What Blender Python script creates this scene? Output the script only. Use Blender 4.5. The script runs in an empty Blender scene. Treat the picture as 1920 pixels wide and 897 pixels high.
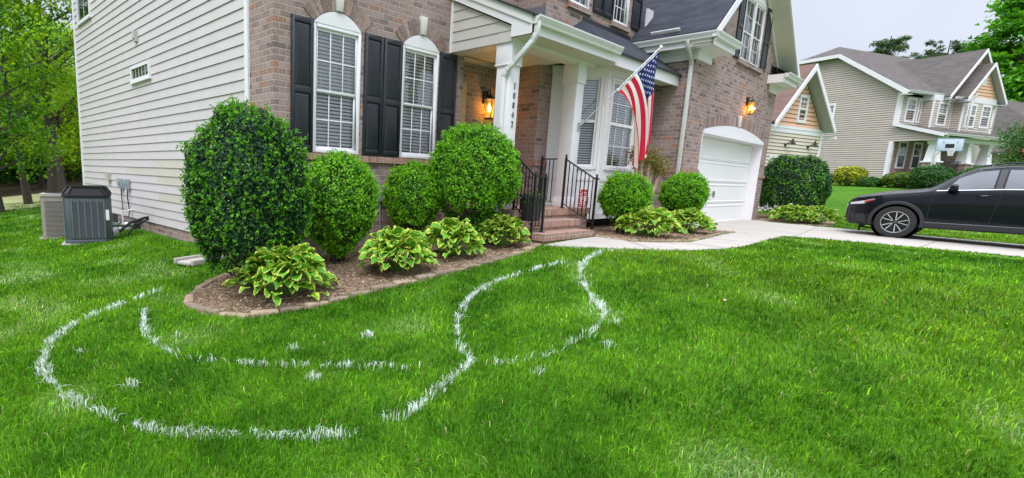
import bpy, math, random
import numpy as np
from mathutils import Vector, Matrix

random.seed(7)
rng = np.random.default_rng(11)
S = bpy.context.scene
COL = S.collection
R = math.radians

# ------------------------------------------------------------------ camera
cam_d = bpy.data.cameras.new("camera")
cam = bpy.data.objects.new("camera", cam_d)
COL.objects.link(cam)
F_PX, PX, PY = 1002.608, 707.479, 506.763          # solved from the photograph (1920x897)
cam_d.sensor_fit = 'HORIZONTAL'
cam_d.sensor_width = 36.0
cam_d.lens = F_PX / 1920 * 36
cam_d.shift_x = (960 - PX) / 1920
cam_d.shift_y = (PY - 448.5) / 1920
cam_d.clip_start = 0.05
cam_d.clip_end = 2000
yaw, pitch, roll = .724, .176, -.032
fw = np.array([math.sin(yaw) * math.cos(pitch), math.cos(yaw) * math.cos(pitch), -math.sin(pitch)])
r0 = np.array([math.cos(yaw), -math.sin(yaw), 0])
d0 = np.cross(fw, r0)
rr = math.cos(roll) * r0 + math.sin(roll) * d0
dd = -math.sin(roll) * r0 + math.cos(roll) * d0
cam.matrix_world = Matrix(((rr[0], -dd[0], -fw[0], 0), (rr[1], -dd[1], -fw[1], 0), (rr[2], -dd[2], -fw[2], 0), (0, 0, 0, 1)))
S.camera = cam

# ------------------------------------------------------------------ world, sun, exposure
SUN_EL, SUN_AZ = R(52), R(242)      # azimuth measured clockwise from +Y
W = bpy.data.worlds.new("World")
S.world = W
W.use_nodes = True
wn, wl = W.node_tree.nodes, W.node_tree.links
wn.clear()
wo = wn.new('ShaderNodeOutputWorld')
bg = wn.new('ShaderNodeBackground')
sky = wn.new('ShaderNodeTexSky')
sky.sky_type = 'NISHITA'
sky.sun_disc = False
sky.sun_elevation = SUN_EL
sky.sun_rotation = SUN_AZ
# cloud deck: pale grey-white, brighter towards the zenith as under a real overcast
tc = wn.new('ShaderNodeTexCoord')
sep = wn.new('ShaderNodeSeparateXYZ')
wl.new(tc.outputs['Generated'], sep.inputs[0])
ramp = wn.new('ShaderNodeMapRange')
ramp.interpolation_type = 'SMOOTHSTEP'
ramp.inputs['From Min'].default_value = 0.32
ramp.inputs['From Max'].default_value = .95
ramp.inputs['To Min'].default_value = 5.9
ramp.inputs['To Max'].default_value = 27.0
wl.new(sep.outputs['Z'], ramp.inputs['Value'])
wnoise = wn.new('ShaderNodeTexNoise')
wnoise.inputs['Scale'].default_value = 2.2
wnoise.inputs['Detail'].default_value = 4
wl.new(tc.outputs['Generated'], wnoise.inputs['Vector'])
wmr = wn.new('ShaderNodeMapRange')
wmr.inputs['From Min'].default_value = .3
wmr.inputs['From Max'].default_value = .7
wmr.inputs['To Min'].default_value = .90
wmr.inputs['To Max'].default_value = 1.09
wl.new(wnoise.outputs['Fac'], wmr.inputs['Value'])
wmul = wn.new('ShaderNodeMath')
wmul.operation = 'MULTIPLY'
wl.new(ramp.outputs[0], wmul.inputs[0])
wl.new(wmr.outputs[0], wmul.inputs[1])
wcol = wn.new('ShaderNodeMix')
wcol.data_type = 'RGBA'
wcol.blend_type = 'MULTIPLY'
wcol.inputs['Factor'].default_value = 1
wcol.inputs['A'].default_value = (.915, .965, 1.11, 1)
wl.new(wmul.outputs[0], wcol.inputs['B'])
wmix = wn.new('ShaderNodeMix')
wmix.data_type = 'RGBA'
wmix.inputs['Factor'].default_value = .88
wl.new(sky.outputs[0], wmix.inputs['A'])
wl.new(wcol.outputs['Result'], wmix.inputs['B'])
wl.new(wmix.outputs['Result'], bg.inputs['Color'])
bg.inputs['Strength'].default_value = .12
wl.new(bg.outputs[0], wo.inputs['Surface'])

sun_d = bpy.data.lights.new("sun", 'SUN')
sun_d.energy = 1.3
sun_d.angle = R(22)
sun_d.color = (1, .975, .94)
sun = bpy.data.objects.new("sun", sun_d)
sun.rotation_euler = (R(90) - SUN_EL, 0, -SUN_AZ + math.pi)
COL.objects.link(sun)
sd = Vector((math.sin(SUN_AZ) * math.cos(SUN_EL), math.cos(SUN_AZ) * math.cos(SUN_EL), math.sin(SUN_EL)))
sun.rotation_euler = sd.to_track_quat('Z', 'Y').to_euler()
S.view_settings.view_transform = 'Standard'
S.view_settings.look = 'None'
S.view_settings.gamma = 1
S.view_settings.exposure = .25
S.render.engine = 'CYCLES'
S.cycles.max_bounces = 8
S.cycles.transparent_max_bounces = 24

# ------------------------------------------------------------------ helpers: objects
ORG = {}


def thing(name, label, cat, loc=(0, 0, 0), rz=0.0, group=None, world=True):
    o = bpy.data.objects.new(name, None)
    o.empty_display_size = .2
    COL.objects.link(o)
    o.location = loc
    o.rotation_euler = (0, 0, rz)
    o['label'] = label
    o['category'] = cat
    if group:
        o['group'] = group
    ORG[o.name] = tuple(loc) if world else (0, 0, 0)
    return o


def tag(o, label, cat, group=None):
    o['label'] = label
    o['category'] = cat
    if group:
        o['group'] = group
    return o


def np_mesh(name, V, faces_flat, sizes, mat, parent=None, col=None, uv=None, smooth=False, col_domain='POINT'):
    V = np.asarray(V, dtype=np.float32)
    if parent is not None:
        V = V - np.array(ORG[parent.name], dtype=np.float32)
    me = bpy.data.meshes.new(name)
    me.vertices.add(len(V))
    me.vertices.foreach_set('co', V.ravel())
    me.loops.add(len(faces_flat))
    me.loops.foreach_set('vertex_index', np.asarray(faces_flat, dtype=np.int32))
    me.polygons.add(len(sizes))
    sizes = np.asarray(sizes, dtype=np.int32)
    st = np.concatenate([[0], np.cumsum(sizes)[:-1]]).astype(np.int32)
    me.polygons.foreach_set('loop_start', st)
    if smooth:
        me.polygons.foreach_set('use_smooth', np.ones(len(sizes), dtype=bool))
    me.update(calc_edges=True)
    if col is not None:
        a = me.color_attributes.new('col', 'FLOAT_COLOR', col_domain)
        c = np.ones((len(col), 4), dtype=np.float32)
        c[:, :3] = col
        a.data.foreach_set('color', c.ravel())
    if uv is not None:
        l = me.uv_layers.new(name='UVMap')
        l.data.foreach_set('uv', np.asarray(uv, dtype=np.float32).ravel())
    if mat:
        me.materials.append(mat)
    o = bpy.data.objects.new(name, me)
    COL.objects.link(o)
    if parent is not None:
        o.parent = parent
        ORG[o.name] = ORG[parent.name]
    else:
        ORG[o.name] = (0, 0, 0)
    return o


class MB:
    def __init__(s):
        s.v, s.f, s.uv, s.c = [], [], [], []
        s.cur = None

    def face(s, pts, uv=None, col=None):
        b = len(s.v)
        s.v += [tuple(p) for p in pts]
        s.f.append(list(range(b, b + len(pts))))
        s.uv.append(uv or [(0, 0)] * len(pts))
        s.c.append(col or s.cur or (1, 1, 1))

    def box(s, x0, x1, y0, y1, z0, z1, col=None):
        x0, x1 = min(x0, x1), max(x0, x1)
        y0, y1 = min(y0, y1), max(y0, y1)
        z0, z1 = min(z0, z1), max(z0, z1)
        P = [(x0, y0, z0), (x1, y0, z0), (x1, y1, z0), (x0, y1, z0), (x0, y0, z1), (x1, y0, z1), (x1, y1, z1), (x0, y1, z1)]
        for q in ((0, 3, 2, 1), (4, 5, 6, 7), (0, 1, 5, 4), (1, 2, 6, 5), (2, 3, 7, 6), (3, 0, 4, 7)):
            s.face([P[i] for i in q], col=col)
        return s

    def prism(s, poly, axis, a0, a1, col=None):
        # poly: list of 2D points; axis 'x': (y,z), 'y': (x,z), 'z': (x,y)
        def P(p, a):
            return (a, p[0], p[1]) if axis == 'x' else (p[0], a, p[1]) if axis == 'y' else (p[0], p[1], a)
        n = len(poly)
        s.face([P(p, a0) for p in poly], col=col)
        s.face([P(p, a1) for p in reversed(poly)], col=col)
        for i in range(n):
            p, q = poly[i], poly[(i + 1) % n]
            s.face([P(q, a0), P(p, a0), P(p, a1), P(q, a1)], col=col)
        return s

    def beam(s, a, b, w, h, up=(0, 0, 1), col=None):
        a, b = Vector(a), Vector(b)
        d = (b - a).normalized()
        u = Vector(up)
        if abs(d.dot(u)) > .98:
            u = Vector((1, 0, 0))
        x = d.cross(u).normalized()
        y = x.cross(d).normalized()
        A = [a + x * (sx * w / 2) + y * (sy * h / 2) for sx, sy in ((-1, -1), (1, -1), (1, 1), (-1, 1))]
        B = [p + (b - a) for p in A]
        s.face(A[::-1], col=col)
        s.face(B, col=col)
        for i in range(4):
            j = (i + 1) % 4
            s.face([A[i], A[j], B[j], B[i]], col=col)
        return s

    def tube(s, pts, r, n=8, col=None, cap=True):
        pts = [Vector(p) for p in pts]
        rs = r if hasattr(r, '__len__') else [r] * len(pts)
        rings = []
        ref = None
        for i, p in enumerate(pts):
            d = (pts[min(i + 1, len(pts) - 1)] - pts[max(i - 1, 0)]).normalized()
            if ref is None:
                ref = d.orthogonal().normalized()
            x = (ref - d * ref.dot(d))
            x = x.normalized() if x.length > 1e-6 else d.orthogonal().normalized()
            ref = x
            y = d.cross(x)
            rings.append([p + (x * math.cos(2 * math.pi * k / n) + y * math.sin(2 * math.pi * k / n)) * rs[i] for k in range(n)])
        for a, b in zip(rings, rings[1:]):
            for k in range(n):
                j = (k + 1) % n
                s.face([a[k], a[j], b[j], b[k]], col=col)
        if cap:
            s.face(rings[0][::-1], col=col)
            s.face(rings[-1], col=col)
        return s

    def lathe(s, prof, c=(0, 0, 0), n=24, axis='z', col=None):
        def P(r, h, a):
            x, y = r * math.cos(a), r * math.sin(a)
            return (c[0] + x, c[1] + y, c[2] + h) if axis == 'z' else (c[0] + h, c[1] + x, c[2] + y)
        for (r1, h1), (r2, h2) in zip(prof, prof[1:]):
            for k in range(n):
                a, b = 2 * math.pi * k / n, 2 * math.pi * (k + 1) / n
                q = [P(r1, h1, a), P(r1, h1, b), P(r2, h2, b), P(r2, h2, a)]
                if r1 < 1e-6:
                    q = [q[0], q[2], q[3]]
                elif r2 < 1e-6:
                    q = [q[0], q[1], q[2]]
                s.face(q, col=col)
        return s

    def build(s, name, mat, parent=None, smooth=False, bevel=0, label=None, kind=None):
        ff = [i for f in s.f for i in f]
        sz = [len(f) for f in s.f]
        uv = [p for u in s.uv for p in u]
        cc = np.repeat(np.array(s.c, dtype=np.float32), sz, axis=0)
        me_v = np.array(s.v, dtype=np.float32)
        o = np_mesh(name, me_v, ff, sz, mat, parent, col=cc, uv=uv, smooth=False, col_domain='CORNER')
        if smooth or bevel:
            import bmesh
            bm = bmesh.new()
            bm.from_mesh(o.data)
            bmesh.ops.remove_doubles(bm, verts=bm.verts, dist=1e-5)
            bmesh.ops.recalc_face_normals(bm, faces=bm.faces)
            bm.to_mesh(o.data)
            bm.free()
        if smooth:
            o.data.polygons.foreach_set('use_smooth', np.ones(len(o.data.polygons), dtype=bool))
            o.data.update()
            try:
                o.data.set_sharp_from_angle(angle=R(40))
            except Exception:
                pass
        if bevel:
            m = o.modifiers.new('bevel', 'BEVEL')
            m.width = bevel
            m.segments = 2
            m.limit_method = 'ANGLE'
        if label:
            o['label'] = label
        if kind:
            o['kind'] = kind
        return o


def one(fn, *a):
    m = MB()
    fn(m, *a)
    return m


# ------------------------------------------------------------------ helpers: materials
class NT:
    def __init__(s, name):
        s.m = bpy.data.materials.new(name)
        s.m.use_nodes = True
        s.n, s.l = s.m.node_tree.nodes, s.m.node_tree.links
        s.b = s.n['Principled BSDF']
        s.out = s.n['Material Output']

    def new(s, t, **k):
        n = s.n.new(t)
        for a, b in k.items():
            setattr(n, a, b)
        return n

    def math(s, op, a, b=None, c=None):
        n = s.new('ShaderNodeMath', operation=op)
        for i, v in enumerate((a, b, c)):
            if v is None:
                continue
            if isinstance(v, (int, float)):
                n.inputs[i].default_value = v
            else:
                s.l.new(v, n.inputs[i])
        return n.outputs[0]

    def mix(s, fac, a, b, blend='MIX'):
        n = s.new('ShaderNodeMix', data_type='RGBA', blend_type=blend)
        for k, v in (('Factor', fac), ('A', a), ('B', b)):
            if isinstance(v, (int, float)):
                n.inputs[k].default_value = v
            elif isinstance(v, tuple):
                n.inputs[k].default_value = v if len(v) == 4 else v + (1,)
            else:
                s.l.new(v, n.inputs[k])
        return n.outputs['Result']

    def noise(s, scale, detail=4, vec=None, rough=.5):
        n = s.new('ShaderNodeTexNoise')
        n.inputs['Scale'].default_value = scale
        n.inputs['Detail'].default_value = detail
        n.inputs['Roughness'].default_value = rough
        if vec is not None:
            s.l.new(vec, n.inputs['Vector'])
        return n.outputs['Fac']

    def ramp(s, fac, stops):
        n = s.new('ShaderNodeValToRGB')
        e = n.color_ramp.elements
        while len(e) < len(stops):
            e.new(.5)
        for i, (p, c) in enumerate(stops):
            e[i].position = p
            e[i].color = c if len(c) == 4 else c + (1,)
        s.l.new(fac, n.inputs[0])
        return n.outputs[0]

    def maprange(s, v, a, b, c, d):
        n = s.new('ShaderNodeMapRange')
        s.l.new(v, n.inputs['Value'])
        for k, x in zip(('From Min', 'From Max', 'To Min', 'To Max'), (a, b, c, d)):
            n.inputs[k].default_value = x
        return n.outputs[0]

    def objco(s):
        return s.new('ShaderNodeTexCoord').outputs['Object']

    def bump(s, h, strength=.3, dist=.01):
        n = s.new('ShaderNodeBump')
        n.inputs['Strength'].default_value = strength
        n.inputs['Distance'].default_value = dist
        s.l.new(h, n.inputs['Height'])
        s.l.new(n.outputs[0], s.b.inputs['Normal'])

    def set(s, **k):
        for a, v in k.items():
            i = s.b.inputs[a.replace('_', ' ')]
            if isinstance(v, (int, float)):
                i.default_value = v
            elif isinstance(v, tuple):
                i.default_value = v if len(v) == 4 else v + (1,)
            else:
                s.l.new(v, i)
        return s


def plain(name, col, rough=.5, metal=0.0, var=.12, scale=6, bump=0.0, bscale=60, dirt=0.0, spec=.5):
    t = NT(name)
    co = t.objco()
    n = t.noise(scale, 5, co)
    lo = tuple(max(0, c * (1 - var)) for c in col)
    hi = tuple(min(1, c * (1 + var)) for c in col)
    c = t.mix(n, lo, hi)
    if dirt:
        d = t.noise(scale * .4, 8, co, .7)
        c = t.mix(t.maprange(d, .5, .8, 0, dirt), c, (.18, .15, .12))
    t.set(Base_Color=c, Roughness=t.maprange(n, 0, 1, max(0, rough - .08), min(1, rough + .08)), Metallic=metal, Specular_IOR_Level=spec)
    if bump:
        t.bump(t.noise(bscale, 4, co), bump, .004)
    return t.m


def attr_mat(name, rough=.55, translucent=0.0, var=.15, vscale=8, spec=.4, tint=(1, 1, 1), bump=0.0, bscale=40):
    t = NT(name)
    a = t.new('ShaderNodeAttribute', attribute_name='col')
    n = t.noise(vscale, 3, t.objco())
    k = t.maprange(n, .25, .75, 1 - var, 1 + var)
    vm = t.new('ShaderNodeVectorMath', operation='SCALE')
    t.l.new(a.outputs['Color'], vm.inputs[0])
    t.l.new(k, vm.inputs['Scale'])
    c = vm.outputs[0]
    t.set(Base_Color=c, Roughness=rough, Specular_IOR_Level=spec)
    if bump:
        t.bump(t.noise(bscale, 4, t.objco()), bump, .006)
    if translucent:
        tr = t.new('ShaderNodeBsdfTranslucent')
        vm2 = t.new('ShaderNodeVectorMath', operation='MULTIPLY')
        t.l.new(c, vm2.inputs[0])
        vm2.inputs[1].default_value = (1.25, 1.1, .55)
        t.l.new(vm2.outputs[0], tr.inputs['Color'])
        mx = t.new('ShaderNodeMixShader')
        mx.inputs[0].default_value = translucent
        t.l.new(t.b.outputs[0], mx.inputs[1])
        t.l.new(tr.outputs[0], mx.inputs[2])
        t.l.new(mx.outputs[0], t.out.inputs['Surface'])
    return t.m


def brick_mat(name, bw=.205, bh=.0815, mortar=.011, stops=None, mcol=(.45, .375, .33), seed=0.0, vertical=False):
    t = NT(name)
    co = t.objco()
    sp = t.new('ShaderNodeSeparateXYZ')
    t.l.new(co, sp.inputs[0])
    ge = t.new('ShaderNodeNewGeometry')
    ns = t.new('ShaderNodeSeparateXYZ')
    t.l.new(ge.outputs['True Normal'], ns.inputs[0])
    ax = t.math('GREATER_THAN', t.math('ABSOLUTE', ns.outputs['X']), .6)
    az = t.math('GREATER_THAN', t.math('ABSOLUTE', ns.outputs['Z']), .6)
    h = t.math('ADD', t.math('MULTIPLY', sp.outputs['X'], t.math('SUBTRACT', 1, ax)), t.math('MULTIPLY', sp.outputs['Y'], ax))
    v = t.math('ADD', t.math('MULTIPLY', sp.outputs['Z'], t.math('SUBTRACT', 1, az)), t.math('MULTIPLY', sp.outputs['Y'], az))
    wob = t.noise(9, 2, co)
    v = t.math('ADD', v, t.math('MULTIPLY', t.math('SUBTRACT', wob, .5), .007))
    h = t.math('ADD', h, 50.03)
    v = t.math('ADD', v, 40.0)
    rowf = t.math('DIVIDE', v, bh)
    row = t.math('FLOOR', rowf)
    off = t.math('MULTIPLY', t.math('MODULO', row, 2), 0.0 if vertical else .5)
    colf = t.math('ADD', t.math('DIVIDE', h, bw), off)
    coln = t.math('FLOOR', colf)
    fx = t.math('SUBTRACT', colf, coln)
    fz = t.math('SUBTRACT', rowf, row)
    ex = t.math('MULTIPLY', t.math('MINIMUM', fx, t.math('SUBTRACT', 1, fx)), bw)
    ez = t.math('MULTIPLY', t.math('MINIMUM', fz, t.math('SUBTRACT', 1, fz)), bh)
    edge = t.math('MINIMUM', ex, ez)
    edge = t.math('ADD', edge, t.math('MULTIPLY', t.math('SUBTRACT', t.noise(55, 3, co), .5), .006))
    mask = t.maprange(edge, mortar * .4, mortar * .75, 0, 1)
    cmb = t.new('ShaderNodeCombineXYZ')
    t.l.new(coln, cmb.inputs[0])
    t.l.new(row, cmb.inputs[1])
    cmb.inputs[2].default_value = seed
    wnz = t.new('ShaderNodeTexWhiteNoise')
    t.l.new(cmb.outputs[0], wnz.inputs['Vector'])
    st = stops or [(0, (.095, .062, .060)), (.16, (.20, .130, .119)), (.4, (.285, .186, .169)), (.7, (.365, .252, .234)), (.92, (.30, .19, .165)), (.955, (.34, .15, .09)), (1, (.36, .15, .085))]
    bc = t.ramp(wnz.outputs['Value'], st)
    streak = t.new('ShaderNodeMapping')
    streak.inputs['Scale'].default_value = (45, 45, 14)
    t.l.new(co, streak.inputs['Vector'])
    sn = t.noise(1.0, 4, streak.outputs[0], .65)
    bc = t.mix(t.maprange(sn, .44, .68, 0, .62), bc, (.47, .41, .395))
    bc = t.mix(t.maprange(sn, .28, .4, .5, 0), bc, (.10, .075, .07))
    mc = t.mix(t.noise(30, 3, co), tuple(c * .85 for c in mcol), tuple(c * 1.12 for c in mcol))
    c = t.mix(mask, mc, bc)
    big = t.noise(.7, 4, co)
    c = t.mix(t.maprange(big, .35, .7, 0, .16), c, (.16, .13, .12))
    t.set(Base_Color=c, Roughness=.88, Specular_IOR_Level=.25)
    hgt = t.math('ADD', t.math('MULTIPLY', mask, .8), t.math('MULTIPLY', sn, .35))
    t.bump(hgt, .7, .008)
    return t.m


M = {}
M['brick'] = brick_mat('brown_brick')
M['brick_red'] = brick_mat('reddish_brick', bw=.0815, bh=.21, vertical=True, seed=3.0,
                           stops=[(0, (.25, .11, .07)), (.3, (.34, .16, .10)), (.6, (.40, .205, .13)), (.85, (.36, .185, .12)), (1, (.44, .24, .155))])
M['brick_step'] = brick_mat('step_brick', seed=5.0, mcol=(.42, .36, .31),
                            stops=[(0, (.27, .13, .085)), (.3, (.35, .175, .115)), (.6, (.41, .22, .145)), (.85, (.37, .195, .13)), (1, (.45, .26, .175))])
M['brick_arch'] = attr_mat('arch_brick', .88, 0, .3, 26, .25, bump=.4)
M['white'] = plain('white_paint', (.81, .785, .815), .45, var=.03, scale=3)
M['white_vinyl'] = plain('white_vinyl', (.83, .81, .835), .35, var=.02, scale=2)
M['cream'] = plain('cream_soffit', (.66, .64, .55), .5, var=.05, scale=3)
M['blind'] = plain('blind_slat', (.92, .92, .93), .5, var=.04)
M['shutter'] = plain('black_shutter', (.020, .022, .030), .42, var=.25, scale=5)
M['gutter'] = plain('white_gutter', (.72, .71, .71), .3, var=.05, scale=3)
M['gutter_drk'] = plain('weathered_downspout', (.55, .55, .52), .35, var=.12, scale=5)
M['dark'] = plain('dark_interior', (.02, .02, .022), .9)
M['iron'] = plain('black_iron', (.012, .012, .013), .4, var=.2)
M['concrete'] = None
M['garage_door'] = plain('white_garage_door', (.80, .80, .78), .45, var=.03, scale=2, bump=.08, bscale=40)
M['keystone'] = plain('pale_keystone', (.66, .63, .58), .7, var=.1, bump=.2)
M['black_rubber'] = plain('black_rubber', (.018, .018, .019), .75, var=.2)
M['steel'] = plain('galvanised_steel', (.45, .47, .48), .38, .85, var=.15, scale=9)
M['aluminium'] = plain('aluminium', (.42, .43, .45), .3, .9, var=.06)
M['grey_box'] = plain('grey_metal_box', (.36, .42, .45), .45, .2, var=.08)
M['door_glow'] = plain('lantern_lit_door_frame', (.62, .44, .22), .4, var=.12, scale=8)  # orange lantern light put into the colour of door and frame


def siding_mat(name, tint=1.0):
    return attr_mat(name, .5, 0, .035, 2.5, .35)


M['siding'] = siding_mat('lap_siding')


def glass_mat(name, tint, refl=.35, rough=.02):
    t = NT(name)
    t.n.remove(t.b)
    tr = t.new('ShaderNodeBsdfTransparent')
    tr.inputs['Color'].default_value = tint + (1,)
    gl = t.new('ShaderNodeBsdfGlossy')
    gl.inputs['Roughness'].default_value = rough
    gl.inputs['Color'].default_value = (.95, .98, 1, 1)
    fr = t.new('ShaderNodeFresnel')
    fr.inputs['IOR'].default_value = 1.52
    ad = t.math('MULTIPLY_ADD', fr.outputs[0], .9, refl)
    ad = t.math('MINIMUM', ad, 1.0)
    # slight waviness of real panes
    nz = t.noise(1.7, 2, t.objco())
    bp = t.new('ShaderNodeBump')
    bp.inputs['Strength'].default_value = .12
    bp.inputs['Distance'].default_value = .03
    t.l.new(nz, bp.inputs['Height'])
    t.l.new(bp.outputs[0], gl.inputs['Normal'])
    mx = t.new('ShaderNodeMixShader')
    t.l.new(ad, mx.inputs[0])
    t.l.new(tr.outputs[0], mx.inputs[1])
    t.l.new(gl.outputs[0], mx.inputs[2])
    t.l.new(mx.outputs[0], t.out.inputs['Surface'])
    return t.m


M['glass'] = glass_mat('window_glass', (.98, .99, .99), .12)
M['glass_screen'] = glass_mat('screened_glass', (.90, .91, .93), .01, .12)
M['glass_dark'] = glass_mat('dark_glass', (.16, .18, .2), .12)
M['glass_car'] = glass_mat('car_glass', (.22, .25, .26), .10)
M['glass_lamp'] = glass_mat('lamp_glass', (1.0, .78, .36), .03)
_nt = M['glass_lamp'].node_tree
_o = _nt.nodes['Material Output']
_src = _o.inputs['Surface'].links[0].from_socket
_em = _nt.nodes.new('ShaderNodeEmission')
_em.inputs['Color'].default_value = (1, .46, .05, 1)
_em.inputs['Strength'].default_value = .25
_ad = _nt.nodes.new('ShaderNodeAddShader')
_nt.links.new(_src, _ad.inputs[0])
_nt.links.new(_em.outputs[0], _ad.inputs[1])
_nt.links.new(_ad.outputs[0], _o.inputs['Surface'])


def shingle_mat(name, c1, c2, row=.14, tab=.30):
    t = NT(name)
    uvn = t.new('ShaderNodeTexCoord')
    sp = t.new('ShaderNodeSeparateXYZ')
    t.l.new(uvn.outputs['UV'], sp.inputs[0])
    rowf = t.math('DIVIDE', t.math('ADD', sp.outputs['Y'], 50), row)
    rw = t.math('FLOOR', rowf)
    fz = t.math('SUBTRACT', rowf, rw)
    wr = t.new('ShaderNodeTexWhiteNoise', noise_dimensions='1D')
    t.l.new(rw, wr.inputs['W'])
    colf = t.math('ADD', t.math('DIVIDE', t.math('ADD', sp.outputs['X'], 60), tab), wr.outputs['Value'])
    cn = t.math('FLOOR', colf)
    cmb = t.new('ShaderNodeCombineXYZ')
    t.l.new(cn, cmb.inputs[0])
    t.l.new(rw, cmb.inputs[1])
    wv = t.new('ShaderNodeTexWhiteNoise')
    t.l.new(cmb.outputs[0], wv.inputs['Vector'])
    gr = t.noise(130, 2, t.objco())
    c = t.mix(wv.outputs['Value'], c1, c2)
    c = t.mix(t.maprange(gr, .3, .7, 0, .5), c, tuple(x * 1.6 for x in c2))
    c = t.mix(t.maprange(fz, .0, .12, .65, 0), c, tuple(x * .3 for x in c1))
    t.set(Base_Color=c, Roughness=.9, Specular_IOR_Level=.2)
    t.bump(t.math('ADD', t.math('MULTIPLY', t.math('SUBTRACT', 1, fz), .8), t.math('MULTIPLY', wv.outputs['Value'], .3)), .6, .012)
    return t.m


M['shingle'] = shingle_mat('charcoal_shingles', (.017, .019, .025), (.040, .043, .054))
M['shingle_brown'] = shingle_mat('brown_grey_shingles', (.075, .066, .060), (.115, .102, .094))
M['shingle_rust'] = shingle_mat('rust_brown_shingles', (.12, .072, .058), (.17, .11, .09))
M['bark'] = plain('tree_bark', (.058, .048, .040), .95, var=.55, scale=7, bump=.8, bscale=18)
M['bark_pale'] = plain('peeling_pale_bark', (.50, .38, .27), .8, var=.35, scale=12, bump=.3, bscale=30)
M['leaf'] = attr_mat('shrub_leaf', .45, .25, .12, 10, .3)
M['tree_leaf'] = attr_mat('tree_leaf', .5, .4, .12, 1.2, .35)
M['grass'] = attr_mat('grass_blade', .55, .40, .10, 1.5, .12)
M['paint_blade'] = attr_mat('painted_grass_blade', .75, .12, .06, 8, .3)

# ------------------------------------------------------------------ terrain
GX = [-60, -40, -20, -5, 0, 2.5, 5, 7.5, 9, 13, 20, 27, 34, 42, 60, 130]
GZ = [-2.5, -2.2, -1.9, -1.65, -1.56, -1.46, -1.21, -.985, -.955, -.975, -1.0, -.75, .08, .42, .8, 2.5]


def g(x, y):
    x = np.asarray(x, float)
    y = np.asarray(y, float)
    s = 0
    for d, w in ((-.7, .2), (0, .6), (.7, .2)):
        s = s + w * np.interp(x + d, GX, GZ)
    wl_ = np.clip((9 - x) / 9, 0, 1)
    s = s - wl_ * np.interp(y, [7, 13, 30, 80], [0, .05, .12, .3])
    drv = np.clip((x - 12) / 3, 0, 1) * np.clip((30 - x) / 8, 0, 1)
    s = s - drv * np.clip((4.6 - y) * .022, 0, 1.2)
    return s


def grid_axis(segs):
    o = []
    for a, b, st in segs:
        o += list(np.arange(a, b, st))
    return np.array(o + [segs[-1][1]])


ax = grid_axis([(-160, -20, 10), (-20, -4, 2), (-4, 24, .5), (24, 60, 2), (60, 400, 20)])
ay = grid_axis([(-160, -20, 10), (-20, -4, 2), (-4, 24, .5), (24, 60, 2), (60, 400, 20)])
GXX, GYY = np.meshgrid(ax, ay)
GZZ = g(GXX, GYY)
nx, ny = len(ax), len(ay)
ii = (np.arange(ny - 1)[:, None] * nx + np.arange(nx - 1)[None]).ravel()
quads = np.stack([ii, ii + 1, ii + 1 + nx, ii + nx], 1)
t = NT('lawn_ground')
co = t.objco()
n1 = t.noise(.55, 5, co)
n2 = t.noise(7, 5, co, .7)
c = t.ramp(n2, [(.3, (.022, .075, .004)), (.55, (.052, .155, .008)), (.8, (.105, .24, .014))])
c = t.mix(t.maprange(n1, .35, .7, 0, .5), c, (.105, .24, .02))
sp = t.new('ShaderNodeSeparateXYZ')
t.l.new(co, sp.inputs[0])
wood = t.maprange(t.math('ADD', sp.outputs['Y'], t.math('MULTIPLY', n1, 5)), 28.5, 30.5, 0, 1)
west = t.math('MULTIPLY', wood, t.math('LESS_THAN', sp.outputs['X'], 16))
c = t.mix(west, c, t.ramp(n2, [(.3, (.05, .038, .022)), (.7, (.13, .10, .062))]))
t.set(Base_Color=c, Roughness=.95, Specular_IOR_Level=.1)
t.bump(t.noise(60, 4, co), .8, .03)
M['lawn'] = t.m
gr = np_mesh('ground', np.stack([GXX.ravel(), GYY.ravel(), GZZ.ravel()], 1), quads.ravel(), np.full(len(quads), 4), M['lawn'], smooth=True)
gr['kind'] = 'structure'


def concrete_mat():
    t = NT('pale_concrete')
    co = t.objco()
    a = t.noise(1.2, 6, co, .6)
    b = t.noise(70, 3, co)
    c = t.mix(a, (.40, .365, .32), (.52, .485, .435))
    c = t.mix(t.maprange(b, .3, .7, 0, .25), c, (.40, .37, .33))
    st = t.noise(2.3, 8, co, .75)
    c = t.mix(t.maprange(st, .54, .72, 0, .45), c, (.27, .235, .19))
    mp = t.new('ShaderNodeMapping')
    mp.inputs['Scale'].default_value = (2.6, .22, 1)
    t.l.new(co, mp.inputs['Vector'])
    wear = t.noise(1.0, 5, mp.outputs[0], .6)
    c = t.mix(t.maprange(wear, .5, .72, 0, .4), c, (.30, .27, .24))
    t.set(Base_Color=c, Roughness=.85, Specular_IOR_Level=.25)
    t.bump(b, .2, .003)
    return t.m


M['concrete'] = concrete_mat()

import bmesh


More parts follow.
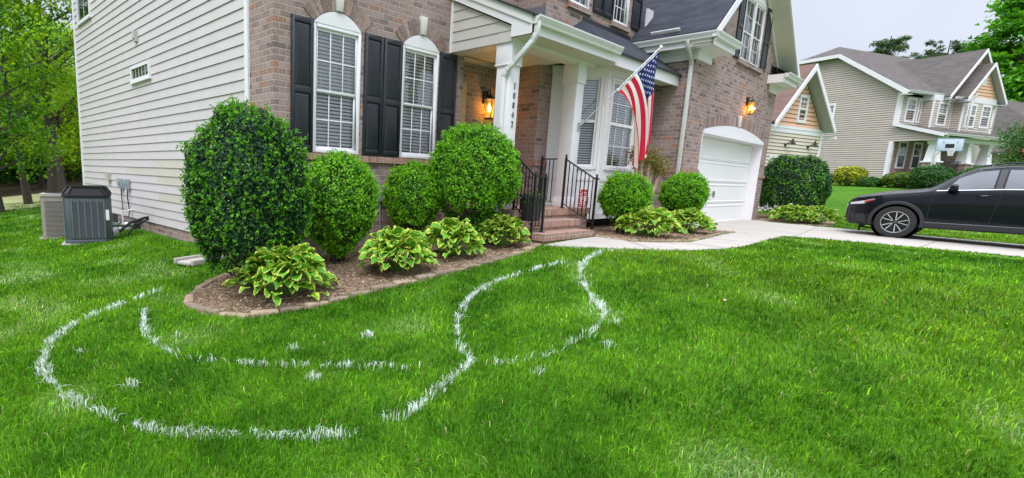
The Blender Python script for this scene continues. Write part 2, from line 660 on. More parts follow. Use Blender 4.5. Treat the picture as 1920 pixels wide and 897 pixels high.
def sheet(name, poly, lift, mat, thick=.0, sub=.4, joints=None):
    """flat polygon that follows the terrain (subdivided), with real edge skirts"""
    bm = bmesh.new()
    vs = [bm.verts.new((x, y, 0)) for x, y in poly]
    bm.faces.new(vs)
    xs = [p[0] for p in poly]
    ys = [p[1] for p in poly]
    for a0, a1, no in ((min(xs), max(xs), (1, 0, 0)), (min(ys), max(ys), (0, 1, 0))):
        k = a0 + sub
        while k < a1:
            bmesh.ops.bisect_plane(bm, geom=bm.verts[:] + bm.edges[:] + bm.faces[:], plane_co=(k * no[0], k * no[1], 0), plane_no=no)
            k += sub
    for v in bm.verts:
        v.co.z = float(g(v.co.x, v.co.y)) + lift
    be = [e for e in bm.edges if e.is_boundary]
    r = bmesh.ops.extrude_edge_only(bm, edges=be)
    for v in r['geom']:
        if isinstance(v, bmesh.types.BMVert):
            v.co.z -= lift + .05
    bmesh.ops.recalc_face_normals(bm, faces=bm.faces)
    me = bpy.data.meshes.new(name)
    bm.to_mesh(me)
    bm.free()
    me.materials.append(mat)
    o = bpy.data.objects.new(name, me)
    COL.objects.link(o)
    o['kind'] = 'structure'
    ORG[o.name] = (0, 0, 0)
    return o


DRIVE = [(13.3, 3.5), (13.2, 4.64), (14.0, 4.655), (14.0, 4.9), (18.88, 4.9), (18.88, 4.655), (19.4, 4.64), (18.75, 3.1), (18.9, 1.5), (19.1, -3), (19.6, -14), (15.6, -14), (14.95, -3), (14.66, -.4), (14.3, .95), (14.0, 1.9), (13.72, 2.75)]
WALK = [(7.35, 4.45), (7.5, 4.1), (7.83, 3.59), (8.25, 3.12), (8.68, 2.79), (9.3, 2.58), (10.02, 2.52), (11.5, 2.6), (13.715, 2.745), (13.295, 3.5), (12.3, 3.44), (11, 3.3), (9.78, 3.2), (9.15, 3.45), (8.85, 3.75), (8.95, 4.2), (9.02, 4.45)]
BEDL = [(3.87, 6.62), (3.1, 6.62), (2.6, 6.2), (2.33, 5.89), (2.2, 5.5), (2.26, 5.12), (2.55, 4.75), (3.01, 4.6), (3.56, 4.58), (4.77, 4.46), (6.06, 4.4), (6.85, 4.45), (7.4, 4.62), (7.4, 6.62)]
BEDR = [(9.0, 4.5), (8.93, 4.2), (8.87, 3.78), (9.18, 3.5), (9.8, 3.24), (11, 3.34), (12.3, 3.48), (13.28, 3.52), (13.12, 4.65), (13.1, 5.98), (9.4, 5.98), (9.35, 5.1), (9.1, 5.05)]
BEDF = [(19.45, 4.6), (18.85, 3.2), (19.1, 2.95), (20.2, 2.9), (21.9, 3.3), (22.4, 4.4), (21.6, 5.5), (19.5, 5.4)]
sheet('driveway', DRIVE, .020, M['concrete'])
sheet('front_walk', WALK, .024, M['concrete'])
jm = MB()


def joint(a, b, lift):
    n = 8
    a, b = np.array(a), np.array(b)
    d = (b - a) / np.linalg.norm(b - a)
    p = np.array([-d[1], d[0]]) * .006
    for i in range(n):
        q0, q1 = a + (b - a) * i / n, a + (b - a) * (i + 1) / n
        jm.face([(*(q0 - p), g(*q0) + lift), (*(q1 - p), g(*q1) + lift), (*(q1 + p), g(*q1) + lift), (*(q0 + p), g(*q0) + lift)])


joint((9.35, 2.57), (9.62, 3.28), .028)
joint((10.9, 2.57), (10.95, 3.29), .028)
joint((12.3, 2.66), (12.25, 3.43), .028)
joint((8.2, 3.17), (8.9, 3.9), .028)
joint((13.6, 2.7), (13.2, 3.52), .028)
joint((14.35, .8), (18.85, .6), .024)
joint((13.8, 2.6), (18.75, 3.05), .024)
joint((16.4, 4.9), (16.7, .7), .024)
joint((16.7, .6), (17.0, -8), .024)
joint((15.0, -3.2), (19.1, -3.2), .024)
o = jm.build('pavement_joint', plain('joint_dark', (.16, .14, .12), .95))
o['kind'] = 'structure'
t = NT('bark_mulch')
co = t.objco()
n2 = t.noise(34, 6, co, .75)
c = t.ramp(n2, [(.28, (.10, .065, .04)), (.42, (.23, .155, .10)), (.58, (.36, .26, .175)), (.8, (.48, .37, .27))])
c = t.mix(t.maprange(t.noise(1.5, 3, co), .4, .7, 0, .5), c, (.12, .08, .05))
t.set(Base_Color=c, Roughness=.95, Specular_IOR_Level=.1)
t.bump(n2, 1.0, .03)
M['mulch'] = t.m
for nm, p in (('mulch_bed', BEDL), ('mulch_bed', BEDR), ('mulch_bed', BEDF)):
    sheet(nm, p, .03, M['mulch'], sub=.25)
YARDSTRIP = [(-30, 22.2), (-5, 21.8), (0, 21.4), (2.3, 20.8), (4.4, 21.6), (6.5, 24), (7, 28), (3.5, 28.0), (0, 28.5), (-30, 29)]
t = NT('pale_strip')
co = t.objco()
t.set(Base_Color=t.ramp(t.noise(1.4, 5, co), [(.3, (.30, .31, .12)), (.6, (.42, .42, .20)), (.8, (.46, .40, .24))]), Roughness=.95)
sheet('path', YARDSTRIP, .02, t.m, sub=.8)  # pale yellow-green band of ground in front of the wood


def in_poly(x, y, poly):
    ins = np.zeros(len(x), bool)
    n = len(poly)
    for i in range(n):
        x0, y0 = poly[i]
        x1, y1 = poly[(i + 1) % n]
        c_ = ((y0 > y) != (y1 > y)) & (x < (x1 - x0) * (y - y0) / (y1 - y0 + 1e-12) + x0)
        ins ^= c_
    return ins


# mulch chips (loose, uncountable)
def chips(n, poly, seed, lift):
    r = np.random.default_rng(seed)
    xs, ys = np.array(poly).T
    P = np.stack([r.uniform(xs.min(), xs.max(), n * 2), r.uniform(ys.min(), ys.max(), n * 2)], 1)
    P = P[in_poly(P[:, 0], P[:, 1], poly)][:n]
    k = len(P)
    a = r.uniform(0, 6.28, k)
    L = r.uniform(.007, .022, k)
    Wd = r.uniform(.003, .008, k)
    tz = r.uniform(-.4, .4, k)
    base = np.stack([P[:, 0], P[:, 1], g(P[:, 0], P[:, 1]) + lift + r.uniform(.002, .014, k)], 1)
    u = np.stack([np.cos(a), np.sin(a), tz], 1) * L[:, None]
    w = np.stack([-np.sin(a), np.cos(a), r.uniform(-.5, .5, k)], 1) * Wd[:, None]
    V = np.stack([base - u - w, base + u - w, base + u + w, base - u + w], 1)
    pal = np.array([(.40, .28, .18), (.29, .19, .12), (.50, .39, .28), (.17, .11, .07), (.44, .31, .20)])
    c_ = np.repeat(pal[r.integers(0, 5, k)] * r.uniform(.7, 1.2, (k, 1)), 4, 0)
    return V.reshape(-1, 3), c_, k


Vs, Cs, K = [], [], 0
for pl, n_, sd_ in ((BEDL, 9000, 1), (BEDR, 5000, 2), (BEDF, 2500, 3)):
    v_, c_, k_ = chips(n_, pl, sd_, .032)
    Vs.append(v_)
    Cs.append(c_)
    K += k_
o = np_mesh('bark_chips', np.concatenate(Vs), np.arange(K * 4), np.full(K, 4), attr_mat('chip', .9, 0, .2, 20, .1), col=np.concatenate(Cs))
o['kind'] = 'stuff'
o['label'] = 'loose brown bark chips scattered over the planting beds'
o['category'] = 'mulch'

# ------------------------------------------------------------------ THE HOUSE
HX, FY, MY, GY = 3.87, 6.6, 6.0, 4.65          # left wall, main front, projecting front, garage front
house = thing('brick_house', 'two storey brown brick house with grey lap siding, black shutters and white porch', 'house', (HX, FY, -1.4))
ZT = 5.2


def wall_y(m, x0, x1, z0, z1, y, th, holes=()):
    """wall facing -Y at plane y with rectangular holes (x0,x1,z0,z1)"""
    xs = sorted({x0, x1, *[h[0] for h in holes], *[h[1] for h in holes]})
    zs = sorted({z0, z1, *[h[2] for h in holes], *[h[3] for h in holes]})
    for a, b in zip(xs, xs[1:]):
        for c_, d in zip(zs, zs[1:]):
            mx, mz = (a + b) / 2, (c_ + d) / 2
            if any(h[0] < mx < h[1] and h[2] < mz < h[3] for h in holes):
                continue
            m.face([(a, y, c_), (b, y, c_), (b, y, d), (a, y, d)])
    for h in holes:
        a, b, c_, d = h
        m.face([(a, y, c_), (a, y, d), (a, y + th, d), (a, y + th, c_)])
        m.face([(b, y, c_), (b, y + th, c_), (b, y + th, d), (b, y, d)])
        m.face([(a, y, c_), (a, y + th, c_), (b, y + th, c_), (b, y, c_)])
        m.face([(a, y, d), (b, y, d), (b, y + th, d), (a, y + th, d)])


# window positions on the main front
W1 = (4.50, 5.36, .30, 2.07)
W2 = (6.22, 7.08, .30, 2.07)
m = MB()
wall_y(m, HX, 7.75, -1.7, ZT, FY, .12, [W1, W2])
wall_y(m, 7.75, 9.27, 2.13, ZT, FY, .12)
m.face([(7.75, FY, -1.7), (7.75, 6.95, -1.7), (7.75, 6.95, 2.2), (7.75, FY, 2.2)])
m.face([(HX, 7.36, -1.7), (HX, FY, -1.7), (HX, FY, ZT), (HX, 7.36, ZT)])      # brick return on the left side
m.build('front_wall', M['brick'], house)
UP = [(10.04, 10.80, 3.42, 4.75), (11.83, 12.54, 3.42, 4.75)]
m = MB()
wall_y(m, 9.27, 13.2, -1.3, ZT, MY, .12, UP)
m.face([(9.27, 6.95, -1.3), (9.27, MY, -1.3), (9.27, MY, ZT), (9.27, 6.95, ZT)])
m.build('projecting_wall', M['brick'], house)
m = MB()
wall_y(m, 7.75, 9.27, -.6, 2.2, 6.95, .1)
m.build('porch_back_wall', M['brick'], house)
GW = (15.76, 17.34, 3.09, 4.58)
GD = (14.0, 18.86, -1.3, 1.24)
m = MB()
wall_y(m, 13.07, 19.45, -1.3, 3.0, GY, .26, [GD])
# gable front above the eave line
for poly in ([(13.07, 3.0), (15.76, 3.0), (15.76, 5.36), (13.07, 3.12)], [(17.34, 3.0), (19.45, 3.0), (19.45, 3.12), (17.34, 4.9)], [(15.76, 4.58), (17.34, 4.58), (17.34, 4.9), (16.26, 5.78), (15.76, 5.36)], [(15.76, 3.0), (17.34, 3.0), (17.34, 3.09), (15.76, 3.09)]):
    m.face([(p[0], GY, p[1]) for p in poly])
a, b, c_, d = GW
for q in ([(a, GY, c_), (a, GY, d), (a, GY + .12, d), (a, GY + .12, c_)], [(b, GY, c_), (b, GY + .12, c_), (b, GY + .12, d), (b, GY, d)], [(a, GY, d), (b, GY, d), (b, GY + .12, d), (a, GY + .12, d)]):
    m.face(q)
m.face([(13.07, 7.6, -1.3), (13.07, GY, -1.3), (13.07, GY, 3.1), (13.07, 7.6, 3.1)])
m.face([(19.45, GY, -1.3), (19.45, 9, -1.3), (19.45, 9, 3.1), (19.45, GY, 3.1)])
m.build('garage_wall', M['brick'], house)

# water table ledge and sill courses in rowlock brick
m = MB()
m.box(9.255, 9.70, MY - .035, MY + .01, .27, .36)
m.box(9.235, 9.27, MY - .035, 6.95, .27, .36)
m.build('brick_ledge', M['brick_red'], house)
m = MB()
m.box(13.035, 14.0, GY - .035, GY + .01, .26, .35)
m.box(13.035, 13.07, GY + .01, MY, .26, .35)
m.box(18.86, 19.48, GY - .035, GY + .01, .26, .35)
m.build('brick_ledge', M['brick_red'], house)
m = MB()
m.box(HX + .02, 7.72, FY - .05, FY + .01, .19, .285)
m.build('sill_course', M['brick_red'], house)

# siding on the left wall: real laps
SX, SB, EXPO = HX, -1.13, .1625
m = MB()
pal = (.605, .555, .55)
patch = {}
row_of = lambda z: int((z - SB) / EXPO)
PATCHES = [(row_of(.12), 7.36, 11.12), (row_of(-.04), 7.36, 13.2), (row_of(-.2), 7.36, 11.14), (row_of(-.52), 7.36, 11.12)]
rows = int((ZT - SB) / EXPO) + 1
for i in range(rows):
    z0, z1 = SB + i * EXPO, SB + (i + 1) * EXPO
    cuts = sorted({7.36, 17.0, *[c2 for (r_, a_, b_) in PATCHES if r_ == i for c2 in (a_, b_)], *(random.Random(i).sample([8.6, 9.9, 12.1, 13.6, 15.2], 1))})
    for a_, b_ in zip(cuts, cuts[1:]):
        k_ = 1 + random.Random(i * 31 + int(a_ * 7)).uniform(-.025, .025)
        cc = tuple(v * k_ for v in pal)
        if any(r_ == i and p0 <= (a_ + b_) / 2 <= p1 for r_, p0, p1 in PATCHES):
            cc = (.565 * k_, .525 * k_, .45 * k_)
        m.face([(SX - .019, b_, z0), (SX - .019, a_, z0), (SX - .002, a_, z1), (SX - .002, b_, z1)], col=cc)
        m.face([(SX - .019, a_, z0), (SX - .019, b_, z0), (SX - .002, b_, z0 - .004), (SX - .002, a_, z0 - .004)], col=(.2, .19, .19))  # lip coloured dark: painted shadow gap with some seam dirt
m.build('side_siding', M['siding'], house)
m = MB()
m.box(HX + .01, HX + .05, 7.36, 17.0, -1.9, SB)
m.build('foundation', M['brick'], house)
for ya_, yb_ in ((7.26, 7.365), (16.93, 17.07)):
    m = MB()
    m.box(HX - .032, HX + .02, ya_, yb_, -1.135, ZT)
    m.build('corner_trim', M['white'], house)
# rear and hidden sides
m = MB()
m.face([(HX, 17.05, -1.9), (19.4, 17.05, -1.9), (19.4, 17.05, ZT), (HX, 17.05, ZT)])
m.face([(19.4, 9, -1.9), (19.4, 17.05, -1.9), (19.4, 17.05, ZT), (19.4, 9, ZT)])
m.build('rear_wall', plain('rear_siding', (.55, .53, .52)), house)


# ---- windows
def blinds(m, x0, x1, z0, z1, y, pitch_=.051, tilt=.92, flip=1):
    z = z0 + pitch_ / 2
    k = 0
    while z < z1:
        dz = .025 * math.sin(tilt)
        dy = .025 * math.cos(tilt)
        m.face([(x0, y - dy, z - dz), (x1, y - dy, z - dz), (x1, y + dy, z + dz), (x0, y + dy, z + dz)])
        z += pitch_
        k += 1
    for xx in (x0 + .12, x1 - .12):
        m.box(xx - .002, xx + .002, y - .023, y - .021, z0, z1)


def window_y(parent, x0, x1, z0, z1, y, grid=(3, 2), blind=True, split=.49, lower_mat='glass_screen', depth=.07, nm='window', upper='glass'):
    """double hung window, faces -Y; y is the wall plane"""
    fr = MB()
    fw_ = .05
    yy = y + .045
    for a_, b_, c_, d_ in ((x0, x0 + fw_, z0, z1), (x1 - fw_, x1, z0, z1), (x0 + fw_, x1 - fw_, z0, z0 + fw_), (x0 + fw_, x1 - fw_, z1 - fw_, z1)):
        fr.box(a_, b_, y - .012, yy + .03, c_, d_)
    f_ = fr.build(nm, M['white_vinyl'], parent, bevel=.004)
    zm = z0 + (z1 - z0) * split
    ix0, ix1 = x0 + fw_, x1 - fw_
    for k, (a_, b_, off, mt) in enumerate(((zm - .02, z1 - fw_, 0, upper), (z0 + fw_, zm + .02, .022, lower_mat))):
        sm = MB()
        st = .038
        q = yy + off - .03
        for c_, d_, e_, h_ in ((ix0, ix0 + st, a_, b_), (ix1 - st, ix1, a_, b_), (ix0 + st, ix1 - st, a_, a_ + st), (ix0 + st, ix1 - st, b_ - st, b_)):
            sm.box(c_, d_, q, q + .02, e_, h_)
        gx, gz = grid
        for i in range(1, gx):
            xx = ix0 + st + (ix1 - ix0 - 2 * st) * i / gx
            sm.box(xx - .009, xx + .009, q + .001, q + .008, a_ + st, b_ - st)
        for i in range(1, gz):
            zz = a_ + st + (b_ - a_ - 2 * st) * i / gz
            sm.box(ix0 + st, ix1 - st, q + .0015, q + .0075, zz - .009, zz + .009)
        sm.build('sash', M['white_vinyl'], f_, bevel=.003)
        gm = MB()
        gm.face([(ix0 + st, q + .009, a_ + st), (ix1 - st, q + .009, a_ + st), (ix1 - st, q + .009, b_ - st), (ix0 + st, q + .009, b_ - st)])
        gm.build('pane', M[mt], f_)
    if blind:
        bm_ = MB()
        blinds(bm_, ix0 + .004, ix1 - .004, z0 + fw_ + .01, z1 - fw_ - .005, yy + .036)
        bm_.build('blind', M['blind'], f_)
    bk = MB()
    bk.box(x0, x1, yy + .11, yy + .6, z0, z1)
    bk.f = bk.f[:]  # dark room box behind the glass
    bk2 = MB()
    for q in ([(x0, yy + .5, z0), (x1, yy + .5, z0), (x1, yy + .5, z1), (x0, yy + .5, z1)], [(x0, yy, z0), (x0, yy + .5, z0), (x0, yy + .5, z1), (x0, yy, z1)], [(x1, yy, z0), (x1, yy + .5, z0), (x1, yy + .5, z1), (x1, yy, z1)], [(x0, yy, z0), (x1, yy, z0), (x1, yy + .5, z0), (x0, yy + .5, z0)], [(x0, yy, z1), (x1, yy, z1), (x1, yy + .5, z1), (x0, yy + .5, z1)]):
        bk2.face(q)
    bk2.build('room', M['dark'], f_)
    return f_


def arch_pts(x0, x1, zs, rise, n=16):
    w = (x1 - x0) / 2
    rad = (w * w + rise * rise) / (2 * rise)
    cz = zs + rise - rad
    cx = (x0 + x1) / 2
    a = math.asin(w / rad)
    return [(cx + rad * math.sin(-a + 2 * a * i / n), cz + rad * math.cos(-a + 2 * a * i / n)) for i in range(n + 1)], (cx, cz, rad, a)


def arch_bricks(parent, x0, x1, zs, rise, y, h=.23, key=(.1, .16, .28), bw=.072):
    pts, (cx, cz, rad, a) = arch_pts(x0, x1, zs, rise)
    m = MB()
    n = max(6, int(2 * a * rad / bw))
    if n % 2 == 0:
        n += 1
    r_ = random.Random(int(x0 * 100))
    gap = .005 / rad
    palb = [(.33, .24, .215), (.27, .19, .172), (.37, .275, .25), (.31, .205, .175), (.24, .17, .155)]
    for i in range(n):
        t0, t1 = -a + 2 * a * i / n + gap, -a + 2 * a * (i + 1) / n - gap
        P = [(cx + q * math.sin(t_), cz + q * math.cos(t_)) for q, t_ in ((rad, t0), (rad, t1), (rad + h, t1), (rad + h, t0))]
        kq = r_.uniform(.85, 1.15)
        m.prism(P, 'y', y - .012 - r_.uniform(0, .004), y + .02, col=tuple(v * kq for v in r_.choice(palb)))
    P = [(cx + q * math.sin(t_), cz + q * math.cos(t_)) for q in (rad + .003,) for t_ in np.linspace(-a, a, 15)] + [(cx + q * math.sin(t_), cz + q * math.cos(t_)) for q in (rad + h - .003,) for t_ in np.linspace(a, -a, 15)]
    m.prism(P, 'y', y - .006, y + .018, col=(.46, .40, .36))
    o_ = m.build('brick_arch', M['brick_arch'], parent)
    k = MB()
    zt = zs + rise
    k.prism([(cx - key[0] / 2, zt + .0), (cx + key[0] / 2, zt + .0), (cx + key[1] / 2, zt + key[2]), (cx - key[1] / 2, zt + key[2])], 'y', y - .05, y + .01)
    k.build('keystone', M['keystone'], parent, bevel=.004)
    return pts


def arch_panel(parent, x0, x1, zs, rise, y, nm='arch_panel', out=.03):
    pts, _ = arch_pts(x0, x1, zs, rise)
    m = MB()
    m.prism(pts, 'y', y - out, y + .02)
    m.build(nm, M['white'], parent)
    return m


for (x0, x1, z0, z1) in (W1, W2):
    window_y(house, x0, x1, z0, z1, FY)
    arch_panel(house, x0 + .003, x1 - .003, z1 + .003, .20, FY, out=.018)
    arch_bricks(house, x0, x1, z1 + .01, .205, FY)


def shutter(parent, x0, x1, z0, z1, y, mid=.47):
    m = MB()
    st = .05
    t_ = .028
    y0 = y - t_ - .006
    m.box(x0, x0 + st, y0, y - .004, z0, z1)
    m.box(x1 - st, x1, y0, y - .004, z0, z1)
    zm = z0 + (z1 - z0) * mid
    for a_, b_ in ((z0, z0 + .09), (zm - .045, zm + .045), (z1 - .075, z1)):
        m.box(x0 + st, x1 - st, y0, y - .004, a_, b_)
    for a_, b_ in ((z0 + .09, zm - .045), (zm + .045, z1 - .075)):
        xa, xb = x0 + st, x1 - st
        yb = y - .012
        yf = y - .028
        k = .035
        O = [(xa, yb, a_), (xb, yb, a_), (xb, yb, b_), (xa, yb, b_)]
        I = [(xa + k, yf, a_ + k), (xb - k, yf, a_ + k), (xb - k, yf, b_ - k), (xa + k, yf, b_ - k)]
        m.face(I)
        for i in range(4):
            j = (i + 1) % 4
            m.face([O[i], O[j], I[j], I[i]])
    m.build('shutter', M['shutter'], parent, bevel=.003)


for a_, b_ in ((4.13, 4.49), (5.43, 5.80), (5.82, 6.21), (7.11, 7.54)):
    shutter(house, a_, b_, .30, 2.10, FY)
for a_, b_ in ((10.95, 11.37), (11.39, 11.80), (12.70, 13.14)):
    shutter(house, a_, b_, 3.44, 4.85, MY)
shutter(house, 9.62, 10.0, 3.44, 4.85, MY)
for (x0, x1, z0, z1) in UP:
    window_y(house, x0, x1, z0, z1, MY, blind=False, lower_mat='glass', nm='window')
for xa_, xb_ in ((9.98, 10.86), (11.76, 12.62)):
    m = MB()
    m.box(xa_, xb_, MY - .06, MY + .01, 3.32, 3.415)
    m.build('sill_course', M['brick'], house)

# garage gable twin window
xm = (GW[0] + GW[1]) / 2
for a_, b_ in ((GW[0], xm), (xm + .001, GW[1])):
    window_y(house, a_, b_, GW[2], GW[3], GY, grid=(2, 2), blind=False, lower_mat='glass', split=.46)
arch_panel(house, GW[0] + .003, GW[1] - .003, GW[3] + .003, .28, GY, out=.02)
arch_bricks(house, GW[0], GW[1], GW[3] + .01, .285, GY, h=.2)
shutter(house, 15.30, 15.68, 3.08, 4.63, GY)
shutter(house, 17.50, 17.95, 3.08, 4.63, GY)
m = MB()
m.box(15.60, 17.64, GY - .07, GY + .01, 2.985, 3.085)
m.build('sill_course', M['brick'], house)

# garage door, its arch and trim
m = MB()
yd = 4.885
for k in range(4):
    z0, z1 = -1.02 + k * .552, -1.02 + (k + 1) * .552
    m.box(14.0, 18.86, yd, yd + .05, z0 + .004, z1 - .004)
    # long raised ribs with bevelled edge at the joints
    for zz in (z0 + .045, z1 - .075):
        m.prism([(yd - .012, zz), (yd - .012, zz + .022), (yd + .002, zz + .032), (yd + .002, zz - .008)], 'x', 14.02, 18.84)
gd = m.build('garage_door', M['garage_door'], house)
m = MB()
m.box(15.98, 16.0, yd - .03, yd, -.30, -.14)
m.box(16.08, 16.1, yd - .03, yd, -.30, -.14)
m.box(15.98, 16.1, yd - .028, yd - .012, -.235, -.215)
m.lathe([(.0, -.02), (.014, -.02), (.014, .01), (0, .01)], (yd, 16.03, -.02), 10, 'x')
m.build('handle', plain('lock_grey', (.30, .30, .31), .4, .5), gd)
m = MB()
m.box(14.0, 18.86, yd - .03, yd + .05, -1.06, -1.025)
m.build('weather_strip', M['black_rubber'], gd)
m = MB()
m.box(18.845, 18.872, GY - .012, yd + .02, -1.03, 1.235)
m.box(13.988, 14.015, GY - .012, yd + .02, -1.03, 1.235)
m.box(14.0, 18.86, GY - .012, yd + .02, 1.19, 1.245)
m.box(14.0, 18.86, GY - .03, GY + .02, 1.19, 1.275)
m.build('garage_door_trim', M['white'], house)
arch_panel(house, 14.0, 18.86, 1.275, .23, GY, out=.018)
arch_bricks(house, 14.0, 18.86, 1.28, .235, GY, h=.23, key=(.12, .18, .28), bw=.083)


# ---- lanterns
def lantern(parent, x, y, z, wall_y_, sc=1.0, watt=20):
    m = MB()
    s = sc
    m.lathe([(0, -.09 * s), (.05 * s, -.09 * s), (.05 * s, .09 * s), (0, .09 * s)], (x, wall_y_ - .012, z + .16 * s), 12, 'z')
    m.tube([(x, wall_y_, z + .16 * s), (x, wall_y_ - .05, z + .22 * s), (x, y - .0, z + .27 * s), (x, y, z + .2 * s)], .009 * s, 8)
    m.lathe([(.012 * s, .20 * s), (.03 * s, .175 * s), (.085 * s, .14 * s), (.085 * s, .132 * s), (0, .132 * s)], (x, y, z), 6)
    m.lathe([(0, -.15 * s), (.07 * s, -.15 * s), (.07 * s, -.135 * s), (.02 * s, -.13 * s)], (x, y, z), 6)
    for k in range(6):
        a_ = 2 * math.pi * k / 6
        m.tube([(x + .066 * s * math.cos(a_), y + .066 * s * math.sin(a_), z - .145 * s), (x + .08 * s * math.cos(a_), y + .08 * s * math.sin(a_), z + .135 * s)], .005 * s, 5)
    lt = m.build('wall_lantern', M['iron'], parent, label='lit black carriage lantern on the brick')
    gm = MB()
    gm.lathe([(.064 * s, -.13 * s), (.077 * s, .13 * s)], (x, y, z), 6)
    gm.build('lantern_glass', M['glass_lamp'], lt)
    bm_ = MB()
    bm_.lathe([(0, -.05 * s), (.016 * s, -.04 * s), (.022 * s, 0), (.014 * s, .04 * s), (0, .07 * s)], (x, y, z), 10)
    e = NT('lamp_bulb')
    e.set(Base_Color=(1, .7, .3), Emission_Color=(1, .50, .10), Emission_Strength=38.0)
    bm_.build('bulb', e.m, lt, smooth=True)
    ld = bpy.data.lights.new('lantern_light', 'POINT')
    ld.energy = watt
    ld.color = (1, .56, .16)
    ld.shadow_soft_size = .03
    lo = bpy.data.objects.new('lantern_light', ld)
    COL.objects.link(lo)
    lo.parent = lt
    lo.location = Vector((x, y - .0, z)) - Vector(ORG[lt.name])


lantern(house, 16.85, GY - .13, 2.03, GY, 1.1, 22)
lantern(house, 8.84, 6.95 - .13, 1.36, 6.95, 1.35, 150)
m = MB()
m.box(8.1, 8.22, 6.90, 6.95, -.49, 1.78)
m.box(7.2, 8.1, 6.93, 6.95, -.49, 1.70)
m.build('front_door', M['door_glow'], house)

# ---- porch: slab, steps, columns, roof
PF = -.49
m = MB()
m.box(7.36, 9.80, 5.07, 6.95, -1.3, PF - .11)
m.build('porch_base', M['brick_step'], house)
m = MB()
m.box(7.34, 9.82, 5.04, 6.95, PF - .11, PF)
m.box(7.42, 9.03, 4.80, 5.07, PF - .28, PF - .17)
m.box(7.42, 9.0, 4.50, 4.83, PF - .45, PF - .34)
m.build('step_tread', M['brick_red'], house)
m = MB()
m.box(7.45, 9.01, 4.83, 5.07, -1.3, PF - .28)
m.box(7.45, 8.98, 4.53, 4.83, -1.3, PF - .45)
m.build('step_riser', M['brick_step'], house)


def column(x0, y0, s=.262):
    m = MB()
    m.box(x0, x0 + s, y0, y0 + s, PF, 2.12)
    m.box(x0 - .02, x0 + s + .02, y0 - .02, y0 + s + .02, 1.80, 2.125)
    m.box(x0 - .02, x0 + s + .02, y0 - .02, y0 + s + .02, PF, PF + .16)
    m.box(x0 - .012, x0 + s + .012, y0 - .012, y0 + s + .012, PF + .16, PF + .18)
    m.box(x0 - .03, x0 + s + .03, y0 - .03, y0 + s + .03, 1.785, 1.805)
    return m.build('porch_column', M['white'], house, bevel=.004)


column(7.40, 5.345)
column(9.47, 5.345)
# house number digits on the column, stacked vertically
fontc = plain('number_metal', (.17, .17, .18), .4, .6)
for k, ch in enumerate('10842'):
    cu = bpy.data.curves.new('house_number', 'FONT')
    cu.body = ch
    cu.size = .14
    cu.extrude = .006
    cu.align_x = 'CENTER'
    cu.align_y = 'CENTER'
    tmp = bpy.data.objects.new('tmp', cu)
    COL.objects.link(tmp)
    dg = bpy.context.evaluated_depsgraph_get()
    me = bpy.data.meshes.new_from_object(tmp.evaluated_get(dg))
    bpy.data.objects.remove(tmp)
    me.materials.clear()
    me.materials.append(fontc)
    o = bpy.data.objects.new('house_number', me)
    COL.objects.link(o)
    o.parent = house
    o.rotation_euler = (R(90), 0, 0)
    o.scale = (.82, 1, 1)
    o.location = Vector((7.545, 5.337, 1.47 - k * .148)) - Vector(ORG[house.name])
    ORG[o.name] = ORG[house.name]
m = MB()
m.box(7.36, 10.05, 5.31, 5.59, 2.12, 2.30)      # front beam
m.box(7.37, 7.66, 5.59, 6.6, 2.12, 2.30)        # left beam
m.build('porch_beam', M['white'], house)
m = MB()
m.face([(7.30, 4.97, 2.17), (13.05, 4.97, 2.17), (13.05, 5.32, 2.17), (7.30, 5.32, 2.17)])
m.face([(7.65, 5.58, 2.15), (9.4, 5.58, 2.15), (9.4, 6.95, 2.15), (7.65, 6.95, 2.15)])
m.build('porch_ceiling', M['cream'], house)
# siding gable panel at the porch's left end
m = MB()
sl = .49
for i in range(6):
    z0, z1 = 2.125 + i * .165, 2.125 + (i + 1) * .165
    def ylim(z):
        return max(5.31, 5.31 + (z - 2.335) / sl)
    ya, yb = ylim(z0), ylim(z1)
    if ya > 6.58:
        break
    yb = min(yb, 6.58)
    kq = random.uniform(.97, 1.02)
    cc = tuple(v * kq for v in (.57, .54, .51))
    if z1 > 2.335 and z0 < 2.335:
        m.face([(7.348, 6.58, z0), (7.348, ya, z0), (7.353, 5.31, 2.335), (7.362, yb, z1), (7.362, 6.58, z1)], col=cc)
    else:
        m.face([(7.348, 6.58, z0), (7.348, ya, z0), (7.362, yb, z1), (7.362, 6.58, z1)], col=cc)
    m.face([(7.348, ya, z0), (7.348, 6.58, z0), (7.362, 6.58, z0 - .004), (7.362, ya, z0 - .004)], col=(.2, .19, .19))  # dark lip paints the shadow under each lap into the colour
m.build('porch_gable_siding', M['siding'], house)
m = MB()
m.prism([(4.93, 2.17), (5.31, 2.17), (5.31, 2.36), (6.59, 2.985), (6.59, 3.10), (4.93, 2.30)], 'x', 7.30, 7.345)
m.prism([(4.93, 2.30), (6.59, 3.10), (6.59, 3.23), (4.93, 2.43)], 'x', 7.275, 7.335)
m.box(7.335, 7.36, 6.555, 6.6, 2.12, 3.0)
m.build('rake_board', M['white'], house)
m = MB()


def roof_plane(m, P, u_axis=None):
    P = [Vector(p) for p in P]
    e = (P[1] - P[0]).normalized()
    n = (P[1] - P[0]).cross(P[-1] - P[0]).normalized()
    v = n.cross(e)
    m.face(P, uv=[((p - P[0]).dot(e), (p - P[0]).dot(v)) for p in P])


def slab(m, P, th=.03):
    P = [Vector(p) for p in P]
    roof_plane(m, P)
    B = [p - Vector((0, 0, th)) for p in P]
    m.face(B[::-1])
    for i in range(len(P)):
        j = (i + 1) % len(P)
        m.face([B[i], B[j], P[j], P[i]])


